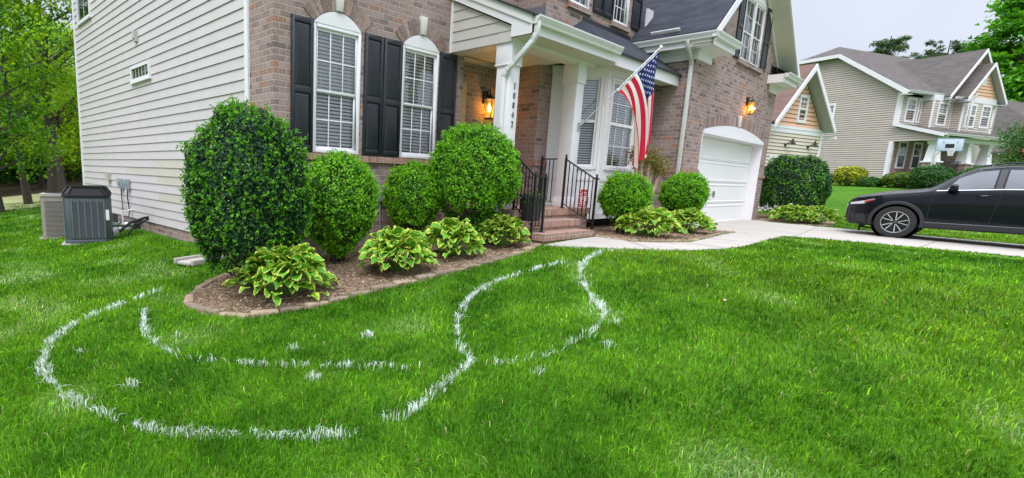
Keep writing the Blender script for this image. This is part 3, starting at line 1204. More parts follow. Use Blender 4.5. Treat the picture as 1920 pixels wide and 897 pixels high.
slab(m, [(7.24, 4.87, 2.425), (9.95, 4.87, 2.425), (9.95, 6.6, 3.272), (7.24, 6.6, 3.272)])
m.build('porch_roof', M['shingle'], house)
m = MB()
slab(m, [(9.75, 4.90, 2.36), (13.06, 4.90, 2.36), (13.06, 6.0, 3.20), (10.62, 6.0, 3.20)])
slab(m, [(9.75, 4.90, 2.36), (10.62, 6.0, 3.20), (9.75, 6.0, 2.75)])
m.build('bay_roof', M['shingle'], house)
# step flashing and black membrane where the porch roof meets the wall
m = MB()
m.box(9.256, 9.268, 5.99, 6.6, 2.9, 3.2)
m.box(9.3, 10.4, MY - .012, MY - .004, 2.55, 2.98)
m.build('flashing', plain('grey_flashing', (.23, .24, .26), .5, .5), house)
m = MB()
m.box(10.62, 12.75, MY - .014, MY - .004, 3.19, 3.27)
m.build('flashing', M['shutter'], house)


def gutter_x(parent, x0, x1, y, z, nm='gutter', s=1.0):
    """K-style gutter running along X, front towards -Y; (y,z) = back top"""
    P = [(y, z), (y, z - .12 * s), (y - .075 * s, z - .12 * s), (y - .085 * s, z - .085 * s), (y - .105 * s, z - .05 * s), (y - .12 * s, z - .02 * s), (y - .12 * s, z), (y - .105 * s, z), (y - .105 * s, z - .015 * s), (y - .015 * s, z - .015 * s), (y - .015 * s, z)]
    m = MB()
    m.prism(P, 'x', x0, x1)
    return m.build(nm, M['gutter'], parent)


gutter_x(house, 7.29, 10.05, 4.93, 2.415)
m = MB()
m.box(7.29, 10.06, 4.93, 4.965, 2.17, 2.40)
m.box(10.06, 13.06, 4.955, 4.985, 2.13, 2.35)
m.build('fascia', M['white'], house)


def downspout(parent, pts, w=.075, d=.06, mat='gutter'):
    m = MB()
    pts = [Vector(p) for p in pts]
    q = [pts[0]]
    for i in range(1, len(pts) - 1):
        a_ = (pts[i - 1] - pts[i]).normalized()
        b_ = (pts[i + 1] - pts[i]).normalized()
        q += [pts[i] + a_ * .06, pts[i] + b_ * .06]
    q.append(pts[-1])
    for a_, b_ in zip(q, q[1:]):
        ex = (b_ - a_).normalized() * .008
        m.beam(a_ - ex, b_ + ex, w, d, up=(0, 1, 0))
    return m.build('downspout', M[mat], parent, smooth=False, bevel=.008)


downspout(house, [(7.345, 4.87, 2.33), (7.345, 4.88, 2.12), (7.345, 5.28, 1.76), (7.345, 5.43, 1.66), (7.352, 5.43, -.45)], .065, .075)
downspout(house, [(7.345, 5.43, -.45), (7.335, 5.30, -.62), (7.335, 5.30, -1.15)], .065, .075)
# ---- bay window
BF = 5.25
bx0, bx1 = 10.42, 12.07
by0 = 9.68
bz0, bz1 = -.74, 2.18
m = MB()


def bay_wall(m, A, B, z0, z1, hole=None, out=0.0):
    A, B = Vector(A), Vector(B)
    L = (B - A).length
    d = (B - A) / L
    n = Vector((d.y, -d.x, 0))
    P = lambda u, z, o=0.0: tuple(A + d * u + n * (o + out) + Vector((0, 0, z)))
    if hole:
        h0, h1, c_, e_ = hole
        for a_, b_, z_, w_ in ((0, h0, z0, z1), (h1, L, z0, z1), (h0, h1, z0, c_), (h0, h1, e_, z1)):
            m.face([P(a_, z_), P(b_, z_), P(b_, w_), P(a_, w_)])
        for q in ([P(h0, c_), P(h0, e_), P(h0, e_, -.09), P(h0, c_, -.09)], [P(h1, e_), P(h1, c_), P(h1, c_, -.09), P(h1, e_, -.09)], [P(h0, c_), P(h1, c_), P(h1, c_, -.09), P(h0, c_, -.09)], [P(h0, e_, -.09), P(h1, e_, -.09), P(h1, e_), P(h0, e_)]):
            m.face(q)
    else:
        m.face([P(0, z0), P(L, z0), P(L, z1), P(0, z1)])
    return P, L


walls = [((by0, MY, 0), (bx0, BF, 0), (.42, .93, .30, 1.99)), ((bx0, BF, 0), (bx1, BF, 0), (.26, 1.37, .30, 1.97)), ((bx1, BF, 0), (12.82, MY, 0), (.30, .70, .30, 1.99))]
frames = []
for A, B, h in walls:
    P, L = bay_wall(m, A, B, bz0, bz1, h)
    frames.append((P, L, h))
m.face([(by0, MY, bz0), (bx0, BF, bz0), (bx1, BF, bz0), (12.82, MY, bz0)])
m.build('bay_wall', M['white'], house)
m = MB()
for (P, L, h) in frames:
    # stiles, rails and lower panel mouldings, all proud of the wall
    def bar(u0, u1, z0, z1, o=.018):
        q = [P(u0, z0, o), P(u1, z0, o), P(u1, z1, o), P(u0, z1, o)]
        b_ = [P(u0, z0, 0), P(u1, z0, 0), P(u1, z1, 0), P(u0, z1, 0)]
        m.face(q)
        for i in range(4):
            j = (i + 1) % 4
            m.face([b_[i], b_[j], q[j], q[i]])
    bar(.0, .055, bz0, bz1, .02)
    bar(L - .055, L, bz0, bz1, .02)
    bar(.055, L - .055, bz0, bz0 + .12, .02)
    bar(.055, L - .055, .02, .085, .016)
    bar(.055, L - .055, 2.05, bz1, .02)
    hh = h
    bar(hh[0] - .06, hh[0], hh[2] - .05, hh[3] + .06, .024)
    bar(hh[1], hh[1] + .06, hh[2] - .05, hh[3] + .06, .024)
    bar(hh[0], hh[1], hh[2] - .06, hh[2], .03)
    bar(hh[0], hh[1], hh[3], hh[3] + .06, .024)
m.build('bay_trim', M['white'], house)
for (P, L, h) in frames[:2] + frames[2:]:
    m = MB()
    a_, b_, z0, z1 = h
    zm = z0 + (z1 - z0) * .515
    def fbar(u0, u1, zz0, zz1, o0, o1):
        q = [P(u0, zz0, o1), P(u1, zz0, o1), P(u1, zz1, o1), P(u0, zz1, o1)]
        r_ = [P(u0, zz0, o0), P(u1, zz0, o0), P(u1, zz1, o0), P(u0, zz1, o0)]
        m.face(q)
        for i in range(4):
            j = (i + 1) % 4
            m.face([r_[i], r_[j], q[j], q[i]])
    for u0, u1, c0, c1 in ((a_, a_ + .035, z0, z1), (b_ - .035, b_, z0, z1), (a_ + .035, b_ - .035, z0, z0 + .04), (a_ + .035, b_ - .035, z1 - .04, z1), (a_ + .035, b_ - .035, zm - .028, zm + .028)):
        fbar(u0, u1, c0, c1, -.06, -.02)
    if b_ - a_ > .8:
        for i in (1, 2):
            uu = a_ + (b_ - a_) * i / 3
            fbar(uu - .008, uu + .008, z0 + .04, z1 - .04, -.05, -.042)
        for zz in (z0 + (zm - z0) * .5, zm + (z1 - zm) * .5):
            fbar(a_ + .035, b_ - .035, zz - .008, zz + .008, -.051, -.041)
    f_ = m.build('window', M['white_vinyl'], house)
    q = MB()
    q.face([P(a_ + .03, zm, -.052), P(b_ - .03, zm, -.052), P(b_ - .03, z1 - .03, -.052), P(a_ + .03, z1 - .03, -.052)])
    q.build('pane', M['glass'], f_)
    q = MB()
    q.face([P(a_ + .03, z0 + .03, -.052), P(b_ - .03, z0 + .03, -.052), P(b_ - .03, zm, -.052), P(a_ + .03, zm, -.052)])
    q.build('pane', M['glass_screen' if b_ - a_ < .8 else 'glass'], f_)
    q = MB()
    z = z0 + .04
    while z < z1 - .02:
        q.face([P(a_ + .02, z - .017, -.095), P(b_ - .02, z - .017, -.095), P(b_ - .02, z + .017, -.128), P(a_ + .02, z + .017, -.128)])
        z += .048
    q.build('blind', M['blind'], f_)
    q = MB()
    q.face([P(a_ - .1, z0 - .1, -.3), P(b_ + .1, z0 - .1, -.3), P(b_ + .1, z1 + .1, -.3), P(a_ - .1, z1 + .1, -.3)])
    q.build('room', M['dark'], f_)
# crown moulding over the bay
m = MB()
for z0, z1, o in ((2.08, 2.115, .03), (2.115, 2.15, .055), (2.15, 2.185, .085)):
    for (P, L, h) in frames:
        A, B = (-.41 * o, L + .41 * o)
        q = [P(A, z0, o), P(B, z0, o), P(B, z1, o), P(A, z1, o)]
        m.face(q)
        m.face([P(0, z0, 0), P(L, z0, 0), P(B, z0, o), P(A, z0, o)])
m.build('bay_crown', M['white'], house)
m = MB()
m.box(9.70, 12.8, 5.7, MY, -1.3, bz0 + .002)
m.build('bay_underfill', M['dark'], house)  # dark box filling the gap below the bay floor

# ---- garage roof, cornice, gutters
GR = .82
ridge = (16.26, 3.14 + .82 * (16.26 - 12.68))
m = MB()
slab(m, [(12.68, 9.5, 3.14), (12.68, 4.22, 3.14), (ridge[0], 4.22, ridge[1]), (ridge[0], 9.5, ridge[1])], .04)
slab(m, [(19.84, 4.22, 3.14), (19.84, 9.5, 3.14), (ridge[0], 9.5, ridge[1]), (ridge[0], 4.22, ridge[1])], .04)
m.build('garage_roof', M['shingle'], house)
m = MB()
for sx, xe in ((1, 12.68), (-1, 19.84)):
    # barge boards along the rakes and soffit underneath
    def rk(x):
        return 3.10 + .82 * abs(x - xe)
    xa, xb = (xe, ridge[0])
    m.prism([(xa, rk(xa) - .19), (xb, rk(xb) - .19), (xb, rk(xb)), (xa, rk(xa))] if sx > 0 else [(xb, rk(xb) - .19), (xa, rk(xa) - .19), (xa, rk(xa)), (xb, rk(xb))], 'y', 4.2, 4.235)
    xw = 13.07 if sx > 0 else 19.45
    m.prism([(xw, rk(xw) - .36), (xb, rk(xb) - .36), (xb, rk(xb) - .2), (xw, rk(xw) - .2)] if sx > 0 else [(xb, rk(xb) - .36), (xw, rk(xw) - .36), (xw, rk(xw) - .2), (xb, rk(xb) - .2)], 'y', GY - .03, GY + .005)
m.build('barge_board', M['white'], house)
m = MB()
for sx, xe in ((1, 12.68), (-1, 19.84)):
    N = 36
    for i in range(N):
        xa = xe + (ridge[0] - xe) * i / N
        xb = xe + (ridge[0] - xe) * (i + .9) / N
        xc = xe + (ridge[0] - xe) * (i + 1) / N
        za, zb, zc = (3.10 + .82 * abs(x - xe) - .19 for x in (xa, xb, xc))
        m.face([(xa, 4.235, za), (xb, 4.235, zb), (xb, GY - .005, zb), (xa, GY - .005, za)])
        m.face([(xb, 4.235, zb), (xc, 4.235, zc + .008), (xc, GY - .005, zc + .008), (xb, GY - .005, zb)])
m.build('rake_soffit', M['cream'], house)
m = MB()
# left eave: frieze boards, soffit, fascia (runs along Y)
m.box(13.03, 13.075, GY + .002, 6.0, 2.66, 2.80)
m.box(13.0, 13.075, GY + .002, 6.0, 2.80, 2.86)
m.box(12.74, 13.075, GY - .02, 6.0, 2.86, 2.885)
m.box(12.72, 12.745, 4.26, 6.4, 2.86, 3.09)
m.build('cornice', M['white'], house)
# cornice returns on the front: frieze steps, soffit, fascia
for x0, x1, xo in ((13.03, 13.86, 1), (18.66, 19.49, -1)):
    m = MB()
    m.box(x0, x1, GY - .045, GY + .001, 2.66, 2.80)
    m.box(x0 - .03, x1 + .06, GY - .1, GY + .001, 2.80, 2.86)
    xa, xb = (12.72, 14.12) if xo > 0 else (18.40, 19.80)
    m.box(xa + .02, xb - .02, 4.28, GY + .001, 2.86, 2.885)
    m.box(xa, xb, 4.255, 4.28, 2.86, 3.08)
    m.box(xa if xo < 0 else xb - .025, (xa + .025) if xo < 0 else xb, 4.28, GY, 2.86, 3.08)
    m.build('cornice_return', M['white'], house)
m = MB()
m.box(19.77, 19.80, 4.28, 9, 2.86, 3.09)
m.box(19.45, 19.77, GY, 9, 2.86, 2.885)
m.build('cornice', M['white'], house)


def gutter_y(parent, y0, y1, x, z, sgn=-1):
    P = [(0, 0), (0, -.12), (.075, -.12), (.085, -.085), (.105, -.05), (.12, -.02), (.12, 0), (.105, 0), (.105, -.015), (.015, -.015), (.015, 0)]
    m = MB()
    m.prism([(x + sgn * a_, z + b_) for a_, b_ in P], 'y', y0, y1)
    return m.build('gutter', M['gutter'], parent)


gutter_y(house, 4.16, 6.05, 12.73, 3.10, -1)
gutter_x(house, 12.63, 14.16, 4.258, 3.10)
gutter_x(house, 18.36, 19.9, 4.258, 3.10)
m = MB()
slab(m, [(12.72, 4.20, 3.11), (14.14, 4.20, 3.11), (13.95, GY - .01, 3.30), (12.9, GY - .01, 3.30)], .02)
slab(m, [(18.38, 4.20, 3.11), (19.82, 4.20, 3.11), (19.62, GY - .01, 3.36), (18.55, GY - .01, 3.36)], .02)
m.build('return_roof', M['shingle'], house)
downspout(house, [(12.69, 4.72, 2.99), (12.69, 4.72, 2.86), (13.02, 4.72, 2.60), (13.02, 4.72, -.93)], .085, .07, 'gutter_drk')
m = MB()
P0 = Vector((12.9, 5.2, 3.14 + .82 * .22))
m.beam((12.78, 4.95, 3.25), (12.78, 5.55, 3.25), .02, .10, up=(-.63, 0, .77))
m.build('gutter_splash_guard', M['gutter'], house)
# plumbing boot / flashing seen on the garage roof beside the upper wall
m = MB()
m.box(13.2, 13.5, 5.86, 5.9, 3.55, 3.95)
m.build('flashing', M['gutter'], house)

# upper main roof (out of the picture, kept so that the house is whole)
m = MB()
slab(m, [(HX - .3, 6.2, ZT), (13.5, 6.2, ZT), (13.5, 11.8, 8.6), (HX - .3, 11.8, 8.6)])
slab(m, [(19.7, 17.4, ZT), (HX - .3, 17.4, ZT), (HX - .3, 11.8, 8.6), (19.7, 11.8, 8.6)])
m.build('main_roof', M['shingle'], house)

# ---- things fixed on the left wall
def side_window(y0, y1, z0, z1, muntins, cased=.06):
    fr = MB()
    x = HX - .02
    for a_, b_, c_, d_ in ((y0, y0 + cased, z0, z1), (y1 - cased, y1, z0, z1), (y0 + cased, y1 - cased, z0, z0 + cased), (y0 + cased, y1 - cased, z1 - cased, z1)):
        fr.box(x - .035, x + .03, a_, b_, c_, d_)
    for k in muntins[0]:
        yy = y0 + (y1 - y0) * k
        fr.box(x - .012, x - .006, yy - .007, yy + .007, z0 + cased, z1 - cased)
    for k in muntins[1]:
        zz = z0 + (z1 - z0) * k
        fr.box(x - .0185, x - .0075, y0 + cased, y1 - cased, zz - .02, zz + .02)
    fr.box(x - .05, x + .02, y0 - .02, y1 + .02, z0 - .03, z0)
    f_ = fr.build('window', M['white_vinyl'], house)
    q = MB()
    q.face([(x - .003, y1 - cased, z0 + cased), (x - .003, y0 + cased, z0 + cased), (x - .003, y0 + cased, z1 - cased), (x - .003, y1 - cased, z1 - cased)])
    q.build('pane', M['glass_dark'], f_)
    q = MB()
    q.face([(x + .0005, y1 - cased, z0 + cased), (x + .0005, y0 + cased, z0 + cased), (x + .0005, y0 + cased, z1 - cased), (x + .0005, y1 - cased, z1 - cased)])
    q.build('room', M['dark'], f_)


side_window(11.25, 12.40, 1.75, 2.07, ([.25, .42, .58, .75], []))
side_window(15.28, 16.50, 3.62, 5.15, ([.5], [.52]))
m = MB()
m.cur = (.50, .48, .46)
m.box(HX - .07, HX, 11.93, 12.07, 2.52, 2.72)
m.box(HX - .09, HX - .07, 11.94, 12.06, 2.58, 2.72)
m.build('vent_hood', M['siding'], house)
m = MB()
m.cur = (.52, .46, .42)
m.box(HX - .09, HX, 14.35, 14.6, -.34, -.17)
m.tube([(HX - .05, 14.4, -.34), (HX - .05, 14.4, -.42)], .03, 8)
m.build('dryer_vent', M['siding'], house)
for yy in (13.42, 12.95):
    m = MB()
    m.box(HX - .11, HX - .02, yy - .085, yy + .085, -.50, -.27)
    m.box(HX - .125, HX - .11, yy - .09, yy + .09, -.40, -.262)
    m.build('disconnect_box', M['grey_box'], house, bevel=.006)
m = MB()
m.tube([(HX - .06, 13.42, -.50), (HX - .06, 13.40, -.72), (HX - .10, 13.2, -1.0), (HX - .25, 12.9, -1.25), (3.2, 12.2, -1.33)], .013, 8)
m.tube([(HX - .06, 12.95, -.50), (HX - .06, 12.97, -.68), (HX - .04, 12.93, -1.0), (HX - .08, 12.9, -1.12)], .013, 8)
m.build('conduit', M['iron'], house, smooth=True)
for yy in (14.25, 12.55, 9.0):
    m = MB()
    m.box(HX - .004, HX + .012, yy - .2, yy + .2, -1.36, -1.17)
    m.build('foundation_vent', M['dark'], house)
m = MB()
m.box(4.15, 4.17, FY - .012, FY + .01, -1.22, -1.04)
m.box(4.25, 4.27, FY - .012, FY + .01, -1.22, -1.04)
m.box(4.13, 4.29, FY - .01, FY + .01, -1.24, -1.02)
m.build('weep_vent', M['iron'], house)
m = MB()
m.box(5.76, 5.88, FY - .05, FY, -.42, -.27)
m.tube([(5.82, FY - .03, -.42), (5.83, FY - .03, -.8), (5.86, FY - .05, -1.12), (5.9, FY - .12, -1.15)], .007, 6)
m.build('outlet_box', M['grey_box'], house)


# ------------------------------------------------------------------ railings
def railing(label, pts_top, z_drop, posts, group, balusters=7, flat_end=None):
    t_ = thing('porch_railing', label, 'railing', (pts_top[0][0], pts_top[0][1], pts_top[0][2] - z_drop))
    m, m2 = MB(), MB()
    for a_, b_ in zip(pts_top, pts_top[1:]):
        m.beam(a_, b_, .035, .022)
        dn = Vector((0, 0, -z_drop + .06))
        m2.beam(Vector(a_) + dn, Vector(b_) + dn, .02, .014)
    m.build('handrail', M['iron'], t_)
    m2.build('bottom_rail', M['iron'], t_)
    for (p, zb, zt) in posts:
        q = MB()
        q.box(p[0] - .016, p[0] + .016, p[1] - .016, p[1] + .016, zb, zt)
        q.lathe([(0, .05), (.012, .045), (.02, .03), (.012, .012), (.02, 0), (0, 0)], (p[0], p[1], zt), 10)
        q.box(p[0] - .035, p[0] + .035, p[1] - .035, p[1] + .035, zb, zb + .012)
        q.build('post', M['iron'], t_)
    tot = sum((Vector(b_) - Vector(a_)).length for a_, b_ in zip(pts_top, pts_top[1:]))
    for k in range(1, balusters + 1):
        s = tot * k / (balusters + 1)
        for a_, b_ in zip(pts_top, pts_top[1:]):
            L = (Vector(b_) - Vector(a_)).length
            if s <= L:
                p = Vector(a_).lerp(Vector(b_), s / L)
                break
            s -= L
        q = MB()
        q.beam(p, p - Vector((0, 0, z_drop - .06)), .014, .014)
        q.build('baluster', M['iron'], t_)
    return t_


railing('black iron stair railing on the right of the brick steps, beside the bay window', [(8.94, 5.12, .38), (9.29, 4.73, .055), (9.42, 4.72, .05)], .84,
        [((8.94, 5.12), PF, .42), ((9.35, 4.725), -.96, .09)], None, 8)
railing('black iron stair railing on the left of the brick steps, behind the planter', [(7.50, 5.16, .37), (7.42, 4.74, .06), (7.70, 4.73, .055)], .84,
        [((7.50, 5.16), PF, .42), ((7.42, 4.74), -.98, .09), ((7.70, 4.73), -.83, .06)], None, 8)
railing('short black iron guard rail between the right porch column and the brick wall', [(9.50, 5.95, .41), (9.50, 5.62, .41)], .88, [((9.50, 5.95), PF, .42)], None, 3)

# ------------------------------------------------------------------ planter with plant
pt = thing('planter_pot', 'round dark grey planter pot with trailing plant on the brick steps', 'planter', (7.72, 4.98, -.655))
m = MB()
c0 = (7.72, 4.97, PF - .17)
m.lathe([(0, 0), (.135, 0), (.15, .02), (.20, .36), (.235, .37), (.235, .42), (.215, .42), (.205, .38), (0, .375)], c0, 28)
m.build('pot', plain('charcoal_pot', (.065, .066, .070), .55, var=.2), pt, smooth=True)


def leaves_blob(name, parent, P, N, size, pal, r, mat='leaf', aspect=2.0, fold=.25, sizevar=.3):
    """leaf quads (two folded triangles pairs) at points P with outward normals N"""
    k = len(P)
    a = r.normal(size=(k, 3))
    n = N + r.normal(size=(k, 3)) * .55
    n /= np.linalg.norm(n, axis=1, keepdims=True)
    d = a - n * (a * n).sum(1, keepdims=True) + np.array([0, 0, .35])
    d /= np.linalg.norm(d, axis=1, keepdims=True)
    w = np.cross(d, n)
    w /= np.linalg.norm(w, axis=1, keepdims=True) + 1e-9
    n = np.cross(w, d)
    L = size * r.uniform(1 - sizevar, 1 + sizevar, (k, 1))
    Wd = L / aspect
    b = P - d * L * .5
    mid = P + n * L * -.05
    tip = P + d * L * .5 - n * L * .08
    l = P + w * Wd * .5 + n * Wd * fold
    rt = P - w * Wd * .5 + n * Wd * fold
    V = np.stack([b, l, tip, rt, mid], 1).reshape(-1, 3)
    i0 = np.arange(k) * 5
    F = np.stack([i0, i0 + 4, i0 + 1, i0 + 1, i0 + 4, i0 + 2, i0 + 2, i0 + 4, i0 + 3, i0 + 3, i0 + 4, i0], 1)
    C = np.repeat(pal, 5, 0)
    return np_mesh(name, V, F.ravel(), np.full(k * 4, 3), M[mat], parent, col=C)


r = np.random.default_rng(5)
P = np.array([7.72, 4.97, -.27]) + r.normal(size=(260, 3)) * np.array([.09, .09, .05])
P[:40] += np.array([-.17, -.1, -.03])
leaves_blob('foliage', pt, P, np.tile([0, 0, 1.0], (260, 1)), .06, np.array([(.10, .2, .05), (.28, .33, .2), (.06, .12, .03)])[r.integers(0, 3, 260)], r)

# ------------------------------------------------------------------ security sign on a stake
sg = thing('security_sign', 'small red and white security sign on a metal stake by the steps', 'sign', (9.20, 4.86, -.94), R(-28), world=False)
m = MB()
oc = [(-.10, -.06), (-.06, -.11), (.06, -.11), (.10, -.06), (.10, .06), (.06, .11), (-.06, .11), (-.10, .06)]
m.prism([(x * .95, z * 1.05 + .60) for x, z in oc], 'y', -.004, .004)
red = plain('sign_red', (.42, .02, .035), .4, var=.06)
m.build('panel', red, sg)
m = MB()
m.prism([(-.085, .725), (.085, .725), (.055, .80), (-.055, .80)], 'y', -.004, .004)
m.build('top_tab', red, sg)
wh = plain('sign_white', (.82, .82, .8), .5, var=.03)
m = MB()
m.box(-.085, .085, -.0062, -.0045, .645, .655)
m.box(-.085, .085, -.0062, -.0045, .548, .556)
m.box(-.06, .06, -.0062, -.0045, .67, .685)
m.box(-.05, .05, -.0062, -.0045, .515, .527)
m.box(-.045, .045, -.0062, -.0045, .745, .757)
m.build('lettering', wh, sg)


def text_mesh(body, size, mat, parent, loc, rot=(R(90), 0, 0), nm='lettering', ext=.001):
    cu = bpy.data.curves.new(nm, 'FONT')
    cu.body = body
    cu.size = size
    cu.extrude = ext
    cu.align_x = 'CENTER'
    cu.align_y = 'CENTER'
    cu.offset = size * .02
    tmp = bpy.data.objects.new('tmp', cu)
    COL.objects.link(tmp)
    me = bpy.data.meshes.new_from_object(tmp.evaluated_get(bpy.context.evaluated_depsgraph_get()))
    bpy.data.objects.remove(tmp)
    me.materials.clear()
    me.materials.append(mat)
    o_ = bpy.data.objects.new(nm, me)
    COL.objects.link(o_)
    o_.parent = parent
    o_.rotation_euler = rot
    o_.location = loc
    return o_


text_mesh('CP', .105, wh, sg, (0, -.006, .60))
m = MB()
m.tube([(.0, .008, -.15), (.0, .008, .72)], .006, 6)
m.build('stake', M['steel'], sg)

# ------------------------------------------------------------------ flag and pole
A0 = Vector((9.65, 5.30, 1.03))
A1 = Vector((10.57, 4.40, 2.43))
pole = thing('flag_pole', 'silver flag pole slanting out of a bracket on the right porch column', 'flag pole', A0)
m = MB()
m.tube([A0, A1], .0125, 10)
m.build('shaft', M['aluminium'], pole, smooth=True)
m = MB()
m.lathe([(0, -.035), (.025, -.025), (.034, 0), (.025, .025), (0, .035)], A1 + (A1 - A0).normalized() * .02, 14)
m.build('finial', M['white'], pole, smooth=True)
m = MB()
m.box(A0.x - .03, A0.x + .03, 5.315, 5.343, A0.z - .09, A0.z + .05)
m.tube([(A0.x, 5.33, A0.z - .02), A0 + (A1 - A0).normalized() * .14], .02, 10)
m.build('bracket', M['steel'], pole)
m = MB()
dp = (A1 - A0).normalized()
for k in (.0, .97):
    c_ = A1 - dp * (.03 + k)
    m.lathe([(.018, -.014), (.022, -.014), (.022, .014), (.018, .014), (.018, -.014)], c_, 12)
m.build('ring', M['white_vinyl'], pole)
# flag cloth: hoist runs down the upper half of the pole, fly hangs
flag = thing('national_flag', 'stars and stripes flag hanging limp from the slanted silver pole', 'flag', A1 - Vector((0, 0, .9)))
NS, NTt = 78, 60
hd = Vector((dp.x, dp.y, 0)).normalized()       # horizontal direction of the pole, towards the tip
side = Vector((-hd.y, hd.x, 0))
HL, FLY = .98, 1.5
H0 = A1 - dp * .03 - Vector((0, 0, .035))


def flag_pt(s, t_):
    """s: 0 at the upper hoist corner (tip), 1 at lower hoist corner; t_: 0 hoist, 1 fly"""
    h = H0 - dp * (s * HL)
    back = s * HL * math.sqrt(dp.x ** 2 + dp.y ** 2)        # horizontal distance from the tip line
    # the cloth falls and gathers towards the tip line
    fall = FLY * t_
    gather = 1 - math.exp(-2.9 * t_)
    target = -.01 + .28 * back + .03 * math.sin(s * 9)
    x = back * (1 - gather) + target * gather
    drop = math.sqrt(max(0, fall ** 2 - min(fall * .9, abs(back - x)) ** 2)) if fall > 0 else 0
    z = h.z - drop
    amp = .075 * min(1, t_ * 2.2)
    d_ = amp * math.sin(s * 15.5 + 1.0 + 1.4 * t_) + .02 * math.sin(s * 29 + 4 * t_)
    xx = x + .05 * t_ * math.cos(s * 15.5 + .5)
    p = Vector((A1.x, A1.y, 0)) - hd * xx + side * d_
    return (p.x, p.y, z)


def srgb(*c_):
    return tuple((v / 255 / 12.92 if v / 255 < .04045 else ((v / 255 + .055) / 1.055) ** 2.4) for v in c_)


fred, fwhite, fblue = (.62, .028, .075), (.86, .84, .86), (.025, .04, .20)
m = MB()
for i in range(NS):
    for j in range(NTt):
        s0, s1, t0, t1 = i / NS, (i + 1) / NS, j / NTt, (j + 1) / NTt
        stripe = int((i + .5) / NS * 13)
        c_ = fred if stripe % 2 == 0 else fwhite
        if stripe < 7 and (j + .5) / NTt < .40:
            c_ = fblue
        m.face([flag_pt(s0, t0), flag_pt(s0, t1), flag_pt(s1, t1), flag_pt(s1, t0)], col=c_)
fm = attr_mat('flag_cloth', .8, .35, .05, 20, .2)
cloth = m.build('cloth', fm, flag, smooth=True)
m = MB()
for rw in range(9):
    for cl in range(6 if rw % 2 == 0 else 5):
        s_ = (rw + 1) / 10 * 7 / 13
        t_ = ((cl * 2 + 1 if rw % 2 == 0 else cl * 2 + 2)) / 12 * .40
        rs, rt_ = .026, .0155
        for off in (.004, -.004):
            pts = []
            for k in range(10):
                rad = 1 if k % 2 == 0 else .42
                an = 2 * math.pi * k / 10
                q0 = flag_pt(s_ + rs * rad * math.cos(an), max(.001, t_ + rt_ * rad * math.sin(an)))
                pts.append(Vector(q0))
            n_ = (pts[2] - pts[0]).cross(pts[6] - pts[0])
            n_ = n_.normalized() if n_.length > 0 else side
            m.face([p + n_ * off for p in pts])
m.build('star', attr_mat('flag_star', .8, .3, .02, 5, .2), cloth, kind=None)
m = MB()
for i in range(24):
    s0, s1 = i / 24, (i + 1) / 24
    q = [Vector(flag_pt(s, 0)) for s in (s0, s1)]
    m.face([q[0] + Vector((0, 0, .035)), q[1] + Vector((0, 0, .035)), q[1] + Vector((0, 0, -.004)), q[0] + Vector((0, 0, -.004))])
m.build('hoist_band', M['white_vinyl'], flag)

